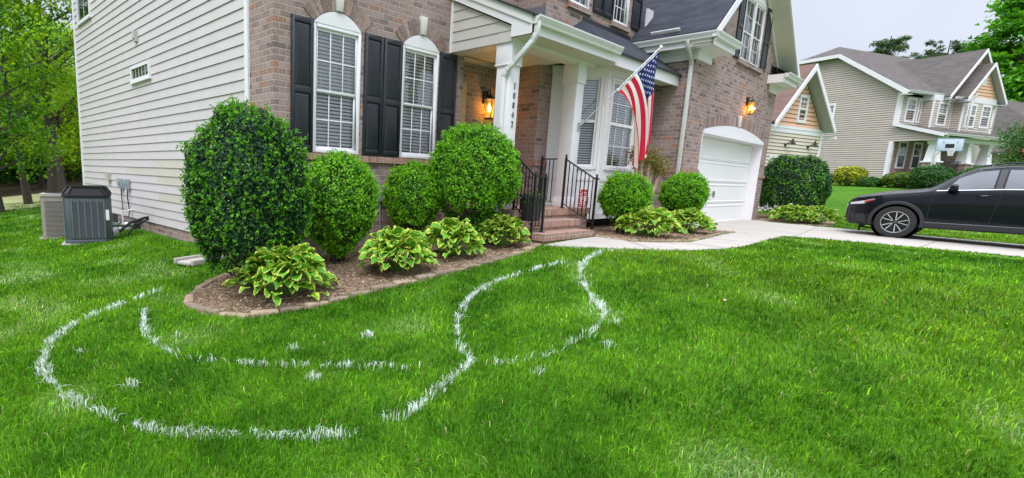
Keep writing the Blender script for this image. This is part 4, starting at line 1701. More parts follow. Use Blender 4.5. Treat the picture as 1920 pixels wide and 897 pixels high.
# ------------------------------------------------------------------ air conditioners
def ac_louvred(loc, rz):
    """tall dark grey condenser with vertical louvre panels and a black domed top"""
    a = thing('air_conditioner', 'dark grey air conditioner with black domed top and tall louvre panels, nearer of the two', 'air conditioner', loc, rz, world=False)
    w, h = .80, .93
    hw = w / 2
    c = .10
    oct_ = [(-hw + c, -hw), (hw - c, -hw), (hw, -hw + c), (hw, hw - c), (hw - c, hw), (-hw + c, hw), (-hw, hw - c), (-hw, -hw + c)]
    m = MB()
    m.prism([(x * 1.0, y * 1.0) for x, y in oct_], 'z', .05, .12)
    m.prism([(x * .97, y * .97) for x, y in oct_], 'z', .12, h)
    m.build('cabinet', plain('slate_grey_paint', (.085, .105, .115), .42, .1, var=.12, scale=3), a, bevel=.008)
    lv = plain('louvre_panel', (.04, .052, .06), .5, .1, var=.2, scale=40)
    fr = plain('louvre_frame', (.15, .18, .19), .42, .1, var=.1)
    for side_ in range(4):
        ca, sa = math.cos(side_ * math.pi / 2), math.sin(side_ * math.pi / 2)
        rot = lambda x, y: (x * ca - y * sa, x * sa + y * ca)
        m = MB()
        f2 = MB()
        x0, x1 = -hw * .62, hw * .74
        n = 5
        for k in range(n):
            xa, xb = x0 + (x1 - x0) * k / n + .008, x0 + (x1 - x0) * (k + 1) / n - .008
            z = .17
            while z < h - .06:
                P = [(xa, -hw * .97 - .012, z), (xb, -hw * .97 - .012, z), (xb, -hw * .97 - .001, z + .016), (xa, -hw * .97 - .001, z + .016)]
                m.face([(*rot(p[0], p[1]), p[2]) for p in P])
                z += .018
        for k in range(n + 1):
            xx = x0 + (x1 - x0) * k / n
            P = [rot(xx - .009, -hw * .97 - .018), rot(xx + .009, -hw * .97 - .018), rot(xx + .009, -hw * .96), rot(xx - .009, -hw * .96)]
            f2.prism(P, 'z', .15, h - .03)
        pnl = m.build('louvre_panel', lv, a)
        f2.build('louvre_rib', fr, pnl)
    m = MB()
    m.prism([(x * 1.03, y * 1.03) for x, y in oct_], 'z', h, h + .065)
    cap = m.build('top_band', M['black_rubber'], a, bevel=.012)
    m = MB()
    lo, hi = [(x * 1.01, y * 1.01) for x, y in oct_], [(x * .80, y * .80) for x, y in oct_]
    for i in range(8):
        j = (i + 1) % 8
        m.beam((*lo[i], h + .065), (*hi[i], h + .20), .03, .02)
        m.beam((*hi[i], h + .20), (*hi[j], h + .20), .035, .02)
    for k in range(-5, 6):
        y = k * .058
        m.beam((-hw * .8, y, h + .205), (hw * .8, y, h + .205), .012, .014)
    m.build('fan_guard', plain('black_plastic', (.012, .012, .013), .35), a)
    m = MB()
    for i in range(8):
        j = (i + 1) % 8
        m.face([(lo[i][0] * .97, lo[i][1] * .97, h + .066), (lo[j][0] * .97, lo[j][1] * .97, h + .066), (hi[j][0] * .97, hi[j][1] * .97, h + .195), (hi[i][0] * .97, hi[i][1] * .97, h + .195)])
    m.face([(x * .97, y * .97, h + .195) for x, y in hi])
    m.build('dome', M['dark'], a)
    m = MB()
    m.box(hw * .80, hw * .95, -hw * .97 - .006, -hw * .96, .50, .70)
    m.build('rating_label', M['white'], a)
    m = MB()
    m.box(-hw - .06, hw + .06, -hw - .06, hw + .06, -.12, .05)
    m.build('pad', M['concrete'], a)
    m = MB()
    m.tube([(hw * .95, -.15, .22), (hw + .14, -.2, .26), (hw + .34, -.1, .42), (hw + .62, .3, .48), (hw + .95, .75, .50)], .03, 10)
    m.tube([(hw * .95, -.05, .18), (hw + .2, -.1, .08), (hw + .4, 0, .30), (hw + .7, .4, .46), (hw + .95, .8, .46)], .018, 8)
    m.tube([(hw * .95, -.25, .10), (hw + .12, -.28, .05), (hw + .18, -.2, .03)], .035, 8)
    m.build('refrigerant_hose', M['black_rubber'], a, smooth=True)
    m = MB()
    m.box(hw + .02, hw + .14, -.28, -.12, .16, .34)
    m.build('service_valve', M['aluminium'], a, bevel=.01)
    return a


def ac_beige(loc, rz):
    a = thing('air_conditioner', 'weathered beige air conditioner with fine horizontal louvres, behind the dark grey one', 'air conditioner', loc, rz, world=False)
    hw, h, c = .40, .88, .09
    rc = lambda k: [(k * (sx * (hw - c) + c * math.cos(t_)), k * (sy * (hw - c) + c * math.sin(t_))) for sx, sy, t0 in ((1, 1, 0), (-1, 1, 90), (-1, -1, 180), (1, -1, 270)) for t_ in [R(t0 + q) for q in (0, 30, 60, 90)]]
    be = plain('beige_paint', (.30, .265, .225), .5, .05, var=.12, scale=3, dirt=.35)
    m = MB()
    m.prism(rc(.96), 'z', .04, h)
    m.build('cabinet', be, a, smooth=True)
    lvm = plain('beige_louvre', (.20, .175, .145), .5, var=.15)
    for fn in (lambda x, y, z_: (x, y, z_), lambda x, y, z_: (y, x, z_)):
        for s2 in (-1, 1):
            m = MB()
            z = .09
            while z < h - .08:
                P = [(-hw * .78, s2 * (hw * .96 + .016), z), (hw * .1, s2 * (hw * .96 + .016), z), (hw * .1, s2 * (hw * .96 - .002), z + .02), (-hw * .78, s2 * (hw * .96 - .002), z + .02)]
                m.face([fn(*p) for p in P])
                z += .026
            m.build('louvre_panel', lvm, a)
    m = MB()
    m.prism(rc(.98), 'z', .02, .06)
    m.build('base_pan', plain('beige_base', (.22, .20, .17), .5, var=.15), a)
    m = MB()
    m.prism(rc(1.0), 'z', h, h + .05)
    lid = m.build('lid', plain('pale_beige_lid', (.42, .39, .34), .45, var=.08), a, smooth=True)
    m = MB()
    for k in range(1, 8):
        rr_ = hw * .85 * k / 7
        m.tube([(rr_ * math.cos(t_), rr_ * math.sin(t_), h + .06) for t_ in np.linspace(0, 2 * math.pi, 28)], .004, 5, cap=False)
    for k in range(6):
        t_ = k * math.pi / 3
        m.tube([(0, 0, h + .064), (hw * .85 * math.cos(t_), hw * .85 * math.sin(t_), h + .06)], .005, 5)
    m.build('fan_guard', M['iron'], lid)
    m = MB()
    m.box(-hw - .05, hw + .05, -hw - .05, hw + .05, -.12, .025)
    m.build('pad', M['concrete'], a)
    return a


ac_louvred((2.70, 11.72, float(g(2.74, 11.7)) - .07), R(-17))
ac_beige((2.52, 12.95, float(g(2.46, 12.95)) - .03), R(-17))
ww = thing('window_well', 'corrugated galvanised window well ring against the brick foundation', 'window well', (3.62, 12.75, -1.5), world=False)
m = MB()
prof = []
for k in range(13):
    z = -.1 + k * .025
    prof.append((.30 + .012 * math.cos(k * math.pi / 2), z))
prof2 = [(r_ - .006, z) for r_, z in reversed(prof)]
m.lathe(prof + prof2 + [prof[0]], (0, 0, .05), 30)
m.build('ring', M['steel'], ww, smooth=True)
m = MB()
m.tube([(0, 0, -.05), (0, 0, .52), (.22, .05, .55)], .02, 8)
m.build('vent_pipe', M['white'], ww)
sb = thing('splash_block', 'pale concrete splash block in the grass behind the big dark shrub', 'splash block', (3.3, 7.75, float(g(3.3, 7.75))), R(20), world=False)
m = MB()
m.prism([(-.36, -.13), (.36, -.19), (.36, .19), (-.36, .13)], 'z', .0, .045)
m.box(-.36, .36, -.20, -.15, .0, .085)
m.box(-.36, .36, .15, .20, .0, .085)
m.build('trough', M['concrete'], sb, bevel=.01)

# ------------------------------------------------------------------ stone edging, one block at a time
stone_c = attr_mat('edging_stone', .9, 0, .3, 16, .2, bump=.6)


def edging(poly, L, label, group, seed):
    rnd = random.Random(seed)
    pts = [np.array(p, float) for p in poly]
    # resample the polyline
    d = [0]
    for a_, b_ in zip(pts, pts[1:]):
        d.append(d[-1] + np.linalg.norm(b_ - a_))
    X = lambda s: np.array([np.interp(s, d, [p[0] for p in pts]), np.interp(s, d, [p[1] for p in pts])])
    s = 0
    while s < d[-1] - L * .5:
        l = L * rnd.uniform(.85, 1.15)
        a_, b_ = X(s), X(min(s + l, d[-1]))
        s += l
        mid = (a_ + b_) / 2
        t_ = (b_ - a_) / (np.linalg.norm(b_ - a_) + 1e-9)
        nn = np.array([-t_[1], t_[0]])
        hl, hw = np.linalg.norm(b_ - a_) / 2 - .005, .052
        z0 = float(g(*mid))
        m = MB()
        k = [rnd.uniform(-.010, .010) for _ in range(8)]
        top = .046 + rnd.uniform(-.012, .010)
        lower = [(-hl, -hw), (hl, -hw), (hl, hw), (-hl, hw)]
        kk_ = rnd.uniform(.75, 1.15)
        cc = tuple(v * kk_ for v in rnd.choice([(.29, .215, .145), (.26, .20, .145), (.33, .25, .17), (.22, .17, .125)]))
        def P(u, v, z, sh=1.0):
            q = t_ * u * sh + nn * v * sh
            return (q[0], q[1], z)
        lo = [P(*p, -.08) for p in lower]
        mi = [P(p[0], p[1], top * .62 + k[i]) for i, p in enumerate(lower)]
        hi = [P(p[0] * .93, p[1] * .72, top + k[i + 4] * .6) for i, p in enumerate(lower)]
        for A, B in ((lo, mi), (mi, hi)):
            for i in range(4):
                j = (i + 1) % 4
                m.face([A[i], A[j], B[j], B[i]], col=cc)
        m.face(hi, col=cc)
        o_ = m.build('edging_stone', stone_c, None, smooth=False, bevel=.008)
        o_.location = (mid[0], mid[1], z0)
        tag(o_, label, 'edging stone', group)


EDL = [(3.2, 6.66), (2.72, 6.28), (2.38, 5.95), (2.2, 5.55), (2.22, 5.15), (2.5, 4.74), (3.0, 4.57), (3.56, 4.55), (4.77, 4.43), (6.06, 4.37), (6.85, 4.42), (7.4, 4.58)]
edging(EDL, .30, 'tan stone block in the edging round the long bed under the windows', 'edging stones of the left bed', 3)
edging([(9.06, 4.52), (8.95, 4.22), (8.90, 3.80), (9.2, 3.54), (9.8, 3.28), (11, 3.38), (12.3, 3.52), (13.22, 3.56)], .30, 'tan stone block in the edging round the bed before the bay window', 'edging stones of the middle bed', 4)
edging([(19.42, 4.55), (18.9, 3.25), (19.1, 3.0), (20.1, 2.95), (21.2, 3.12)], .30, 'tan stone block in the edging round the bed right of the garage', 'edging stones of the right bed', 5)


# ------------------------------------------------------------------ clipped shrubs
def shrub(name, label, cat, cx, cy, zc, rx, ry, rz, n, size, pal_old, pal_new, new_frac, seed, group=None, sq=2.3, bottom=.75, stems=7, tips=True, aspect=2.0, stem_mat='bark', nseed=1.0, zfrac=0.0):
    r = np.random.default_rng(seed)
    z0 = float(g(cx, cy))
    s = thing(name, label, cat, (cx, cy, z0), 0, group)
    u = r.normal(size=(n, 3))
    u /= np.linalg.norm(u, axis=1, keepdims=True)
    # superellipsoid radius for a clipped look, lumpy outline
    pw = sq
    rad = 1 / (np.abs(u[:, 0]) ** pw + np.abs(u[:, 1]) ** pw + np.abs(u[:, 2]) ** pw) ** (1 / pw)
    ph = r.uniform(0, 6.28, 12)
    lump = 1 + .035 * np.sin(5 * u[:, 0] + ph[0] + 3 * u[:, 2]) + .03 * np.sin(7 * u[:, 1] + ph[1]) + .03 * np.sin(9 * u[:, 2] + 4 * u[:, 0] + ph[2]) + .022 * np.sin(17 * u[:, 0] + 13 * u[:, 2] + ph[3]) + .02 * np.sin(19 * u[:, 1] - 11 * u[:, 2] + ph[4])
    depth = 1 - np.abs(r.normal(size=n)) * .13
    depth = np.clip(depth + (r.random(n) < .06) * r.uniform(0, .07, n), .45, 1.09)
    q = u * (rad * lump * depth)[:, None]
    # narrower towards the foot
    tz = np.clip((q[:, 2] + 1) / 1.0, 0, 1)
    shrink = bottom + (1 - bottom) * np.clip(tz, 0, 1) ** .8
    q[:, :2] *= shrink[:, None]
    P = np.stack([cx + q[:, 0] * rx, cy + q[:, 1] * ry, zc + q[:, 2] * rz], 1)
    N = np.stack([u[:, 0] / rx, u[:, 1] / ry, u[:, 2] / rz], 1)
    N /= np.linalg.norm(N, axis=1, keepdims=True)
    # ragged holes near the foot where the stems show
    hole = np.sin(3.1 * q[:, 0] * 2 + ph[5]) * np.sin(2.7 * q[:, 1] * 2 + ph[6]) + .6 * np.sin(6 * q[:, 2] + ph[7])
    keep = ~((q[:, 2] < -.30) & (hole > .05) & (r.random(n) < np.clip((-.30 - q[:, 2]) * 3.2, 0, .93))) & (P[:, 2] > z0 + .02)
    P, N, depth, u = P[keep], N[keep], depth[keep], u[keep]
    k = len(P)
    po, pn = np.array(pal_old), np.array(pal_new)
    c = po[r.integers(0, len(po), k)] * r.uniform(.75, 1.25, (k, 1))
    clump = .5 + .5 * np.sin(9 * u[:, 0] + 5 * u[:, 2] + ph[8]) * np.sin(8 * u[:, 1] - 6 * u[:, 2] + ph[9])
    prob = new_frac * (.45 + 1.1 * clump) + zfrac * np.clip(u[:, 2], 0, 1)
    isn = (depth > .93) & (r.random(k) < prob)
    c[isn] = (pn[r.integers(0, len(pn), k)] * r.uniform(.8, 1.2, (k, 1)))[isn]
    leaves_blob('foliage', s, P, N, size, c, r, aspect=aspect)
    if tips:
        # upright young shoots standing proud of the clipped surface
        nt = int(n * .05)
        sel = r.choice(np.where(isn | (depth > .99))[0], nt)
        TP, TN, TC = [], [], []
        for _ in range(4):
            TP.append(P[sel] + N[sel] * r.uniform(.0, .05, (nt, 1)) + np.array([0, 0, .02]) + r.normal(size=(nt, 3)) * .012)
            TN.append(np.cross(N[sel], r.normal(size=(nt, 3))))
            TC.append(pn[r.integers(0, len(pn), nt)] * r.uniform(.9, 1.3, (nt, 1)))
        TN = np.concatenate(TN)
        TN /= np.linalg.norm(TN, axis=1, keepdims=True)
        leaves_blob('young_shoots', s, np.concatenate(TP), TN, size * .95, np.concatenate(TC), r, aspect=2.6)
    m = MB()
    rnd = random.Random(seed)
    for i in range(stems):
        a_ = rnd.uniform(0, 6.28)
        b0 = Vector((cx + .05 * math.cos(a_), cy + .05 * math.sin(a_), z0 - .05))
        b1 = Vector((cx + rx * .25 * math.cos(a_), cy + ry * .25 * math.sin(a_), zc - rz * .55))
        b2 = Vector((cx + rx * .55 * math.cos(a_ + .3), cy + ry * .55 * math.sin(a_ + .3), zc - rz * .05))
        m.tube([b0, b0.lerp(b1, .5) + Vector((rnd.uniform(-.03, .03), rnd.uniform(-.03, .03), 0)), b1, b2], [.028, .024, .018, .006], 7)
        for _ in range(6):
            f_ = rnd.uniform(.2, 1)
            p_ = b0.lerp(b1, f_)
            e_ = p_ + Vector((rnd.uniform(-.4, .4) * rx, rnd.uniform(-.4, .4) * ry, rnd.uniform(.1, .4) * rz))
            m.tube([p_, p_.lerp(e_, .5) + Vector((0, 0, -.02)), e_], [.009, .007, .003], 5)
    m.build('stem', M[stem_mat], s, smooth=True)
    return s


OLD_DARK = [(.020, .068, .026), (.027, .085, .030), (.034, .10, .026), (.022, .075, .034)]
NEW_MID = [(.10, .31, .012), (.125, .37, .014), (.08, .26, .014), (.16, .42, .02)]
OLD_MID = [(.040, .155, .008), (.055, .205, .010), (.028, .11, .008), (.07, .25, .012)]
NEW_BRIGHT = [(.16, .44, .012), (.20, .51, .014), (.13, .37, .012), (.24, .55, .022)]
shrub('clipped_shrub', 'largest clipped shrub, tall and dark green with bright tips, at the house corner', 'shrub', 3.02, 5.74, -.32, .655, .66, .985, 40000, .044, OLD_DARK, NEW_MID, .22, 1, bottom=.80, sq=2.5, aspect=1.7)
shrub('clipped_shrub', 'bright green clipped shrub below the left window, beside the tall dark shrub', 'shrub', 4.49, 5.95, -.44, .53, .53, .68, 21000, .042, OLD_MID, NEW_BRIGHT, .75, 2, bottom=.62, sq=2.4)
shrub('clipped_shrub', 'smallest clipped green shrub, below the right window between two larger ones', 'shrub', 6.09, 6.08, -.38, .44, .44, .56, 15000, .040, OLD_MID, NEW_BRIGHT, .75, 3, bottom=.6, sq=2.4)
shrub('clipped_shrub', 'big round bright green clipped shrub in front of the porch column', 'shrub', 6.80, 5.45, -.01, .69, .69, .79, 30000, .042, OLD_MID, NEW_BRIGHT, .72, 4, bottom=.72, sq=2.25)
shrub('low_shrub', 'small low leafy shrub tucked under the big round shrub by the porch', 'shrub', 6.95, 5.25, -.78, .42, .38, .26, 4500, .042, OLD_MID, NEW_BRIGHT, .4, 14, bottom=.9, tips=False, stems=3)
shrub('clipped_shrub', 'round clipped shrub in front of the white bay window, left of the peeling trunks', 'shrub', 10.14, 4.54, -.31, .43, .43, .455, 17000, .042, OLD_MID, NEW_BRIGHT, .62, 5, bottom=.7, sq=2.3)
shrub('clipped_shrub', 'round clipped shrub at the left corner of the garage door', 'shrub', 12.0, 4.18, -.25, .42, .43, .44, 17000, .045, OLD_MID, NEW_BRIGHT, .62, 6, bottom=.6, sq=2.2)
shrub('clipped_shrub', 'large dark domed shrub right of the garage', 'shrub', 20.75, 4.14, .0, .89, .9, .97, 26000, .07, OLD_DARK, NEW_MID, .34, 7, bottom=.92, sq=2.6, stems=3, tips=False)

# ------------------------------------------------------------------ variegated hostas
t = NT('hosta_leaf')
uvc = t.new('ShaderNodeTexCoord')
sp = t.new('ShaderNodeSeparateXYZ')
t.l.new(uvc.outputs['UV'], sp.inputs[0])
edge = t.math('ABSOLUTE', sp.outputs['X'])
wob = t.noise(14, 3, t.objco())
e2 = t.math('ADD', edge, t.math('MULTIPLY', t.math('SUBTRACT', wob, .5), .45))
tipm = t.maprange(sp.outputs['Y'], .80, .98, 0, 1)
e3 = t.math('MAXIMUM', e2, tipm)
mask = t.maprange(e3, .70, .84, 0, 1)
lf = t.new('ShaderNodeAttribute', attribute_name='col')
vein = t.math('SINE', t.math('MULTIPLY', sp.outputs['X'], 26))
cc = t.mix(t.maprange(vein, -1, 1, .0, .28), lf.outputs['Color'], (.16, .36, .05))
c = t.mix(mask, cc, (.66, .74, .10))
t.set(Base_Color=c, Roughness=.42, Specular_IOR_Level=.45)
t.bump(vein, .35, .006)
tr = t.new('ShaderNodeBsdfTranslucent')
t.l.new(c, tr.inputs['Color'])
mx = t.new('ShaderNodeMixShader')
mx.inputs[0].default_value = .25
t.l.new(t.b.outputs[0], mx.inputs[1])
t.l.new(tr.outputs[0], mx.inputs[2])
t.l.new(mx.outputs[0], t.out.inputs['Surface'])
M['hosta'] = t.m


def hosta(label, cx, cy, rad, h, n, seed, leafL=.20, tint=1.0):
    rnd = random.Random(seed)
    z0 = float(g(cx, cy)) + .03
    s = thing('hosta', label, 'hosta', (cx, cy, z0), 0, 'hostas')
    V, F, UV, C = [], [], [], []
    NU, NV = 5, 8
    for i in range(n):
        f_ = (i + .5) / n                      # 0 centre (upright) .. 1 outside (low)
        az = i * 2.39996 + rnd.uniform(-.35, .35)
        reach = rad * (.10 + .88 * f_ ** .62) * rnd.uniform(.78, 1.1)
        L = leafL * rnd.uniform(.8, 1.2) * (.85 + .3 * math.sin(math.pi * f_))
        top = h * (1.0 - .74 * f_ ** 1.9) * rnd.uniform(.76, 1.14)
        base_r = max(.01, reach - L * .62)
        # leaf midrib: rises then droops outward
        el0 = R(52 - 42 * f_ + rnd.uniform(-24, 24))
        el1 = el0 - R(rnd.uniform(25, 60) + 14 * f_)
        p = Vector((base_r, 0, top - L * .25 * math.sin(el0)))
        mid = [p]
        for k in range(NV - 1):
            e_ = el0 + (el1 - el0) * k / (NV - 2)
            mid.append(mid[-1] + Vector((math.cos(e_), 0, math.sin(e_))) * L / (NV - 1))
        roll_ = rnd.uniform(-.75, .75)
        ca, sa = math.cos(az), math.sin(az)
        b = len(V)
        wmax = L * rnd.uniform(.38, .50)
        kq = rnd.uniform(.8, 1.2) * tint
        col_ = tuple(v * kq for v in rnd.choice([(.10, .34, .02), (.14, .42, .025), (.08, .28, .02), (.16, .46, .03)]))
        yel = rnd.random() < .12
        for j in range(NV):
            v = j / (NV - 1)
            wv = wmax * (math.sin(math.pi * min(1, .10 + v * .92) ** .8) ** .8 if v < 1 else 0.0)
            wv = max(wv, .003)
            for k in range(NU):
                u = -1 + 2 * k / (NU - 1)
                lift = wv * (.28 * u * u) + .012 * math.sin(v * 9 + u * 3 + i)
                q = mid[j] + Vector((-lift * .3, wv * u * math.cos(roll_), lift + wv * u * math.sin(roll_)))
                V.append((cx + q.x * ca - q.y * sa, cy + q.x * sa + q.y * ca, max(z0 + .005, z0 + q.z)))
                C.append(col_)
        for j in range(NV - 1):
            for k in range(NU - 1):
                a0 = b + j * NU + k
                F.append((a0, a0 + 1, a0 + 1 + NU, a0 + NU))
                off = .35 if yel else 0
                for (jj, kk) in ((j, k), (j, k + 1), (j + 1, k + 1), (j + 1, k)):
                    uu = -1 + 2 * kk / (NU - 1)
                    UV.append((uu + math.copysign(off, uu) if uu else off, jj / (NV - 1)))
    np_mesh('leaves', np.array(V), np.array(F).ravel(), np.full(len(F), 4), M['hosta'], s, col=np.array(C), uv=np.array(UV), smooth=True)
    m = MB()
    for i in range(0, n, 3):
        az = i * 2.39996
        f_ = (i + .5) / n
        rr_ = rad * (.1 + .6 * f_)
        m.tube([(cx + .02 * math.cos(az), cy + .02 * math.sin(az), z0 - .03), (cx + rr_ * .6 * math.cos(az), cy + rr_ * .6 * math.sin(az), z0 + h * .5 * (1 - .6 * f_)), (cx + rr_ * math.cos(az), cy + rr_ * math.sin(az), z0 + h * .75 * (1 - .7 * f_))], [.006, .005, .003], 5)
    m.build('leaf_stalk', plain('hosta_stalk_%d' % seed, (.14, .26, .06), .5), s)
    return s


hosta('largest yellow edged hosta, in front of the tall dark shrub at the bed end', 3.12, 5.10, .60, .47, 270, 1, .148)
hosta('yellow edged hosta in the middle of the bed, in front of the smallest shrub', 4.70, 4.93, .53, .46, 250, 2, .137)
hosta('yellow edged hosta in front of the big round shrub', 5.82, 4.98, .50, .45, 225, 3, .13)
hosta('dark leaved pale edged hosta beside the brick steps', 6.80, 4.85, .42, .38, 185, 4, .125, .7)
hosta('yellow edged hosta at the foot of the shrub before the bay window', 10.05, 4.03, .60, .42, 235, 5, .142)
hosta('yellow edged hosta by the garage corner, at the driveway end of its bed', 11.62, 3.92, .56, .38, 205, 6, .138, .9)
hosta('green hosta below the dark domed shrub right of the garage, nearer the garage', 19.35, 3.75, .66, .42, 180, 7, .15, .85)
hosta('green hosta below the dark domed shrub right of the garage, nearer the car', 19.75, 3.30, .66, .42, 180, 8, .15, .85)

# ------------------------------------------------------------------ crepe myrtle with peeling trunks
cm = thing('crepe_myrtle', 'young tree with pale peeling trunks and bronze green new leaves, below the flag', 'tree', (11.55, 4.78, -.96), 0)
m = MB()
rnd = random.Random(4)
tops = []
for k, (dx, dy, tx, ty, tz) in enumerate([(-.10, 0, -.42, .05, .46), (-.05, .03, -.20, .02, .50), (.02, 0, .06, -.02, .36), (.06, 0, .28, .0, .30), (.1, .02, .62, .05, .30), (.03, -.02, .42, -.1, .2)]):
    b0 = Vector((11.5 + dx, 4.78 + dy, -1.0))
    b2 = Vector((11.5 + tx, 4.78 + ty, tz))
    b1 = b0.lerp(b2, .5) + Vector((rnd.uniform(-.03, .03), 0, 0))
    m.tube([b0, b1, b2, b2 + (b2 - b1).normalized() * .04], [.036, .032, .036, .02], 8)
    tops.append(b2)
    for _ in range(3):
        e_ = b2 + Vector((rnd.uniform(-.15, .15), rnd.uniform(-.12, .12), rnd.uniform(.08, .25)))
        m.tube([b2, e_], [.008, .003], 5)
m.build('trunk', M['bark_pale'], cm, smooth=True)
r = np.random.default_rng(8)
P = np.concatenate([np.array(tp) + np.array([0, 0, .10]) + r.normal(size=(340, 3)) * np.array([.12, .10, .10]) for tp in tops])
k = len(P)
leaves_blob('foliage', cm, P, np.tile([0, 0, 1.0], (k, 1)), .055, np.array([(.20, .21, .03), (.26, .15, .05), (.14, .22, .03), (.30, .17, .07), (.22, .28, .05)])[r.integers(0, 5, k)] * r.uniform(.8, 1.2, (k, 1)), r)

# ------------------------------------------------------------------ the black car
CARX, CARY, CARZ = 17.84, 1.40, -1.045
car = thing('parked_car', 'black compact SUV parked on the concrete driveway facing the house', 'car', (CARX, CARY, CARZ), 0, world=False)
t = NT('black_car_paint')
n = t.noise(3, 3, t.objco())
t.set(Base_Color=(.0055, .0065, .010), Roughness=t.maprange(n, 0, 1, .16, .24), Coat_Weight=.34, Coat_Roughness=.03, Metallic=0.0, Specular_IOR_Level=.12)
M['car'] = t.m
M['clad'] = plain('grey_cladding', (.020, .022, .025), .6, var=.15)
M['chrome'] = plain('chrome', (.75, .76, .78), .12, 1.0, var=.03)
M['alloy'] = plain('bright_alloy', (.62, .63, .65), .28, .85, var=.05)
M['tyre'] = plain('tyre_rubber', (.022, .022, .023), .85, var=.25, scale=12)
# longitudinal profile: l (metres behind the front axle) -> values
Ls = [-.93, -.90, -.84, -.72, -.5, -.25, 0, .3, .42, .6, .85, 1.13, 1.5, 2.0, 2.5, 2.9, 3.2, 3.42, 3.55, 3.62]
ZC = [.70, .80, .88, .94, 1.00, 1.06, 1.10, 1.135, 1.16, 1.29, 1.46, 1.615, 1.675, 1.69, 1.675, 1.63, 1.56, 1.46, 1.15, .85]
ZE = [.68, .78, .86, .915, .965, 1.015, 1.05, 1.085, 1.11, 1.245, 1.42, 1.565, 1.615, 1.62, 1.605, 1.56, 1.49, 1.40, 1.12, .83]   # roof / bonnet edge
ZB = [.66, .76, .83, .875, .92, .965, 1.00, 1.04, 1.065, 1.10, 1.12, 1.135, 1.15, 1.165, 1.185, 1.20, 1.21, 1.20, 1.06, .80]          # belt line
HW = [.50, .60, .70, .80, .87, .905, .92, .92, .92, .92, .92, .92, .92, .92, .92, .91, .89, .86, .82, .78]
HT = [.36, .44, .52, .60, .66, .70, .72, .725, .72, .68, .655, .635, .62, .615, .60, .585, .575, .58, .66, .7]
SILL = .30


def lowz(l):
    b = np.interp(l, [-.93, -.85, -.5, .5, 2.2, 3.1, 3.62], [.40, .27, .24, .26, .27, .28, .45])
    for c_ in (0, 2.70):
        d_ = abs(l - c_)
        if d_ < .415:
            b = max(b, .36 + math.sqrt(.415 ** 2 - d_ ** 2))
    return float(b)


def section(l):
    """points (w, z) from the lower edge up to the centre line, for one side"""
    zc, ze, zb, hw, ht = (float(np.interp(l, Ls, q)) for q in (ZC, ZE, ZB, HW, HT))
    z0 = lowz(l)
    pts = []
    prof = [(0.0, -.035), (.12, -.012), (.30, -.002), (.48, .004), (.62, 0.0), (.74, .006), (.85, -.004), (.94, -.022), (1.0, -.045)]
    full0 = .25
    for f_, dw in prof:
        z = z0 + (zb - z0) * f_
        ff = np.clip((z - full0) / (zb - full0), 0, 1)
        w = hw + float(np.interp(ff, [p[0] for p in prof], [p[1] for p in prof]))
        pts.append((w, z))
    wb = pts[-1][0]
    for f_ in (.2, .4, .6, .8, 1.0):
        bul = .018 * math.sin(math.pi * f_)
        pts.append((wb + (ht - wb) * f_ + bul, zb + (ze - zb) * f_))
    for f_ in (.12, .3, .55, .8, 1.0):
        pts.append((ht * (1 - f_), ze + (zc - ze) * math.sin(f_ * math.pi / 2)))
    return pts


stations = sorted(set(list(np.round(np.arange(-.93, 3.63, .03), 3)) + [-.415, .415, 2.285, 3.115, 3.62]))
SEC = [section(l) for l in stations]
NP_ = len(SEC[0])
V, F = [], []
for l, sc in zip(stations, SEC):
    full = [(-w, -l, z) for w, z in sc] + [(w, -l, z) for w, z in reversed(sc[:-1])]
    V += full
W2n = 2 * NP_ - 1
for i in range(len(stations) - 1):
    for k in range(W2n - 1):
        a0 = i * W2n + k
        F += [(a0, a0 + W2n, a0 + W2n + 1, a0 + 1)]
body = np_mesh('body', np.array(V), np.array(F).ravel(), np.full(len(F), 4), M['car'], car, smooth=True)
sm_ = body.modifiers.new('smooth', 'SMOOTH')
sm_.factor = .35
sm_.iterations = 2
# nose and tail closing caps
m = MB()
for l in (stations[0], stations[-1]):
    sc = section(l)
    m.face([(-w, -l, z) for w, z in sc] + [(w, -l, z) for w, z in reversed(sc[:-1])])
m.build('bumper', M['car'], car)


def side_w(l, z):
    sc = section(l)
    ws, zs = [p[0] for p in sc[:14]], [p[1] for p in sc[:14]]
    return float(np.interp(z, zs, ws))


def side_patch(m, poly, off=.008, nsub=10, sides=(-1, 1)):
    """polygon in (l, z) laid on the body side and offset outwards"""
    for sg_ in sides:
        bm = bmesh.new()
        vs = [bm.verts.new((l, z, 0)) for l, z in poly]
        bm.faces.new(vs)
        for ax_, lo, hi in ((0, min(p[0] for p in poly), max(p[0] for p in poly)), (1, min(p[1] for p in poly), max(p[1] for p in poly))):
            for k in range(1, nsub):
                v = lo + (hi - lo) * k / nsub
                co_ = (v, 0, 0) if ax_ == 0 else (0, v, 0)
                no_ = (1, 0, 0) if ax_ == 0 else (0, 1, 0)
                bmesh.ops.bisect_plane(bm, geom=bm.verts[:] + bm.edges[:] + bm.faces[:], plane_co=co_, plane_no=no_)
        for f_ in bm.faces:
            P = [(sg_ * (side_w(v.co.x, v.co.y) + off), -v.co.x, v.co.y) for v in f_.verts]
            m.face(P if sg_ < 0 else P[::-1])
        bm.free()


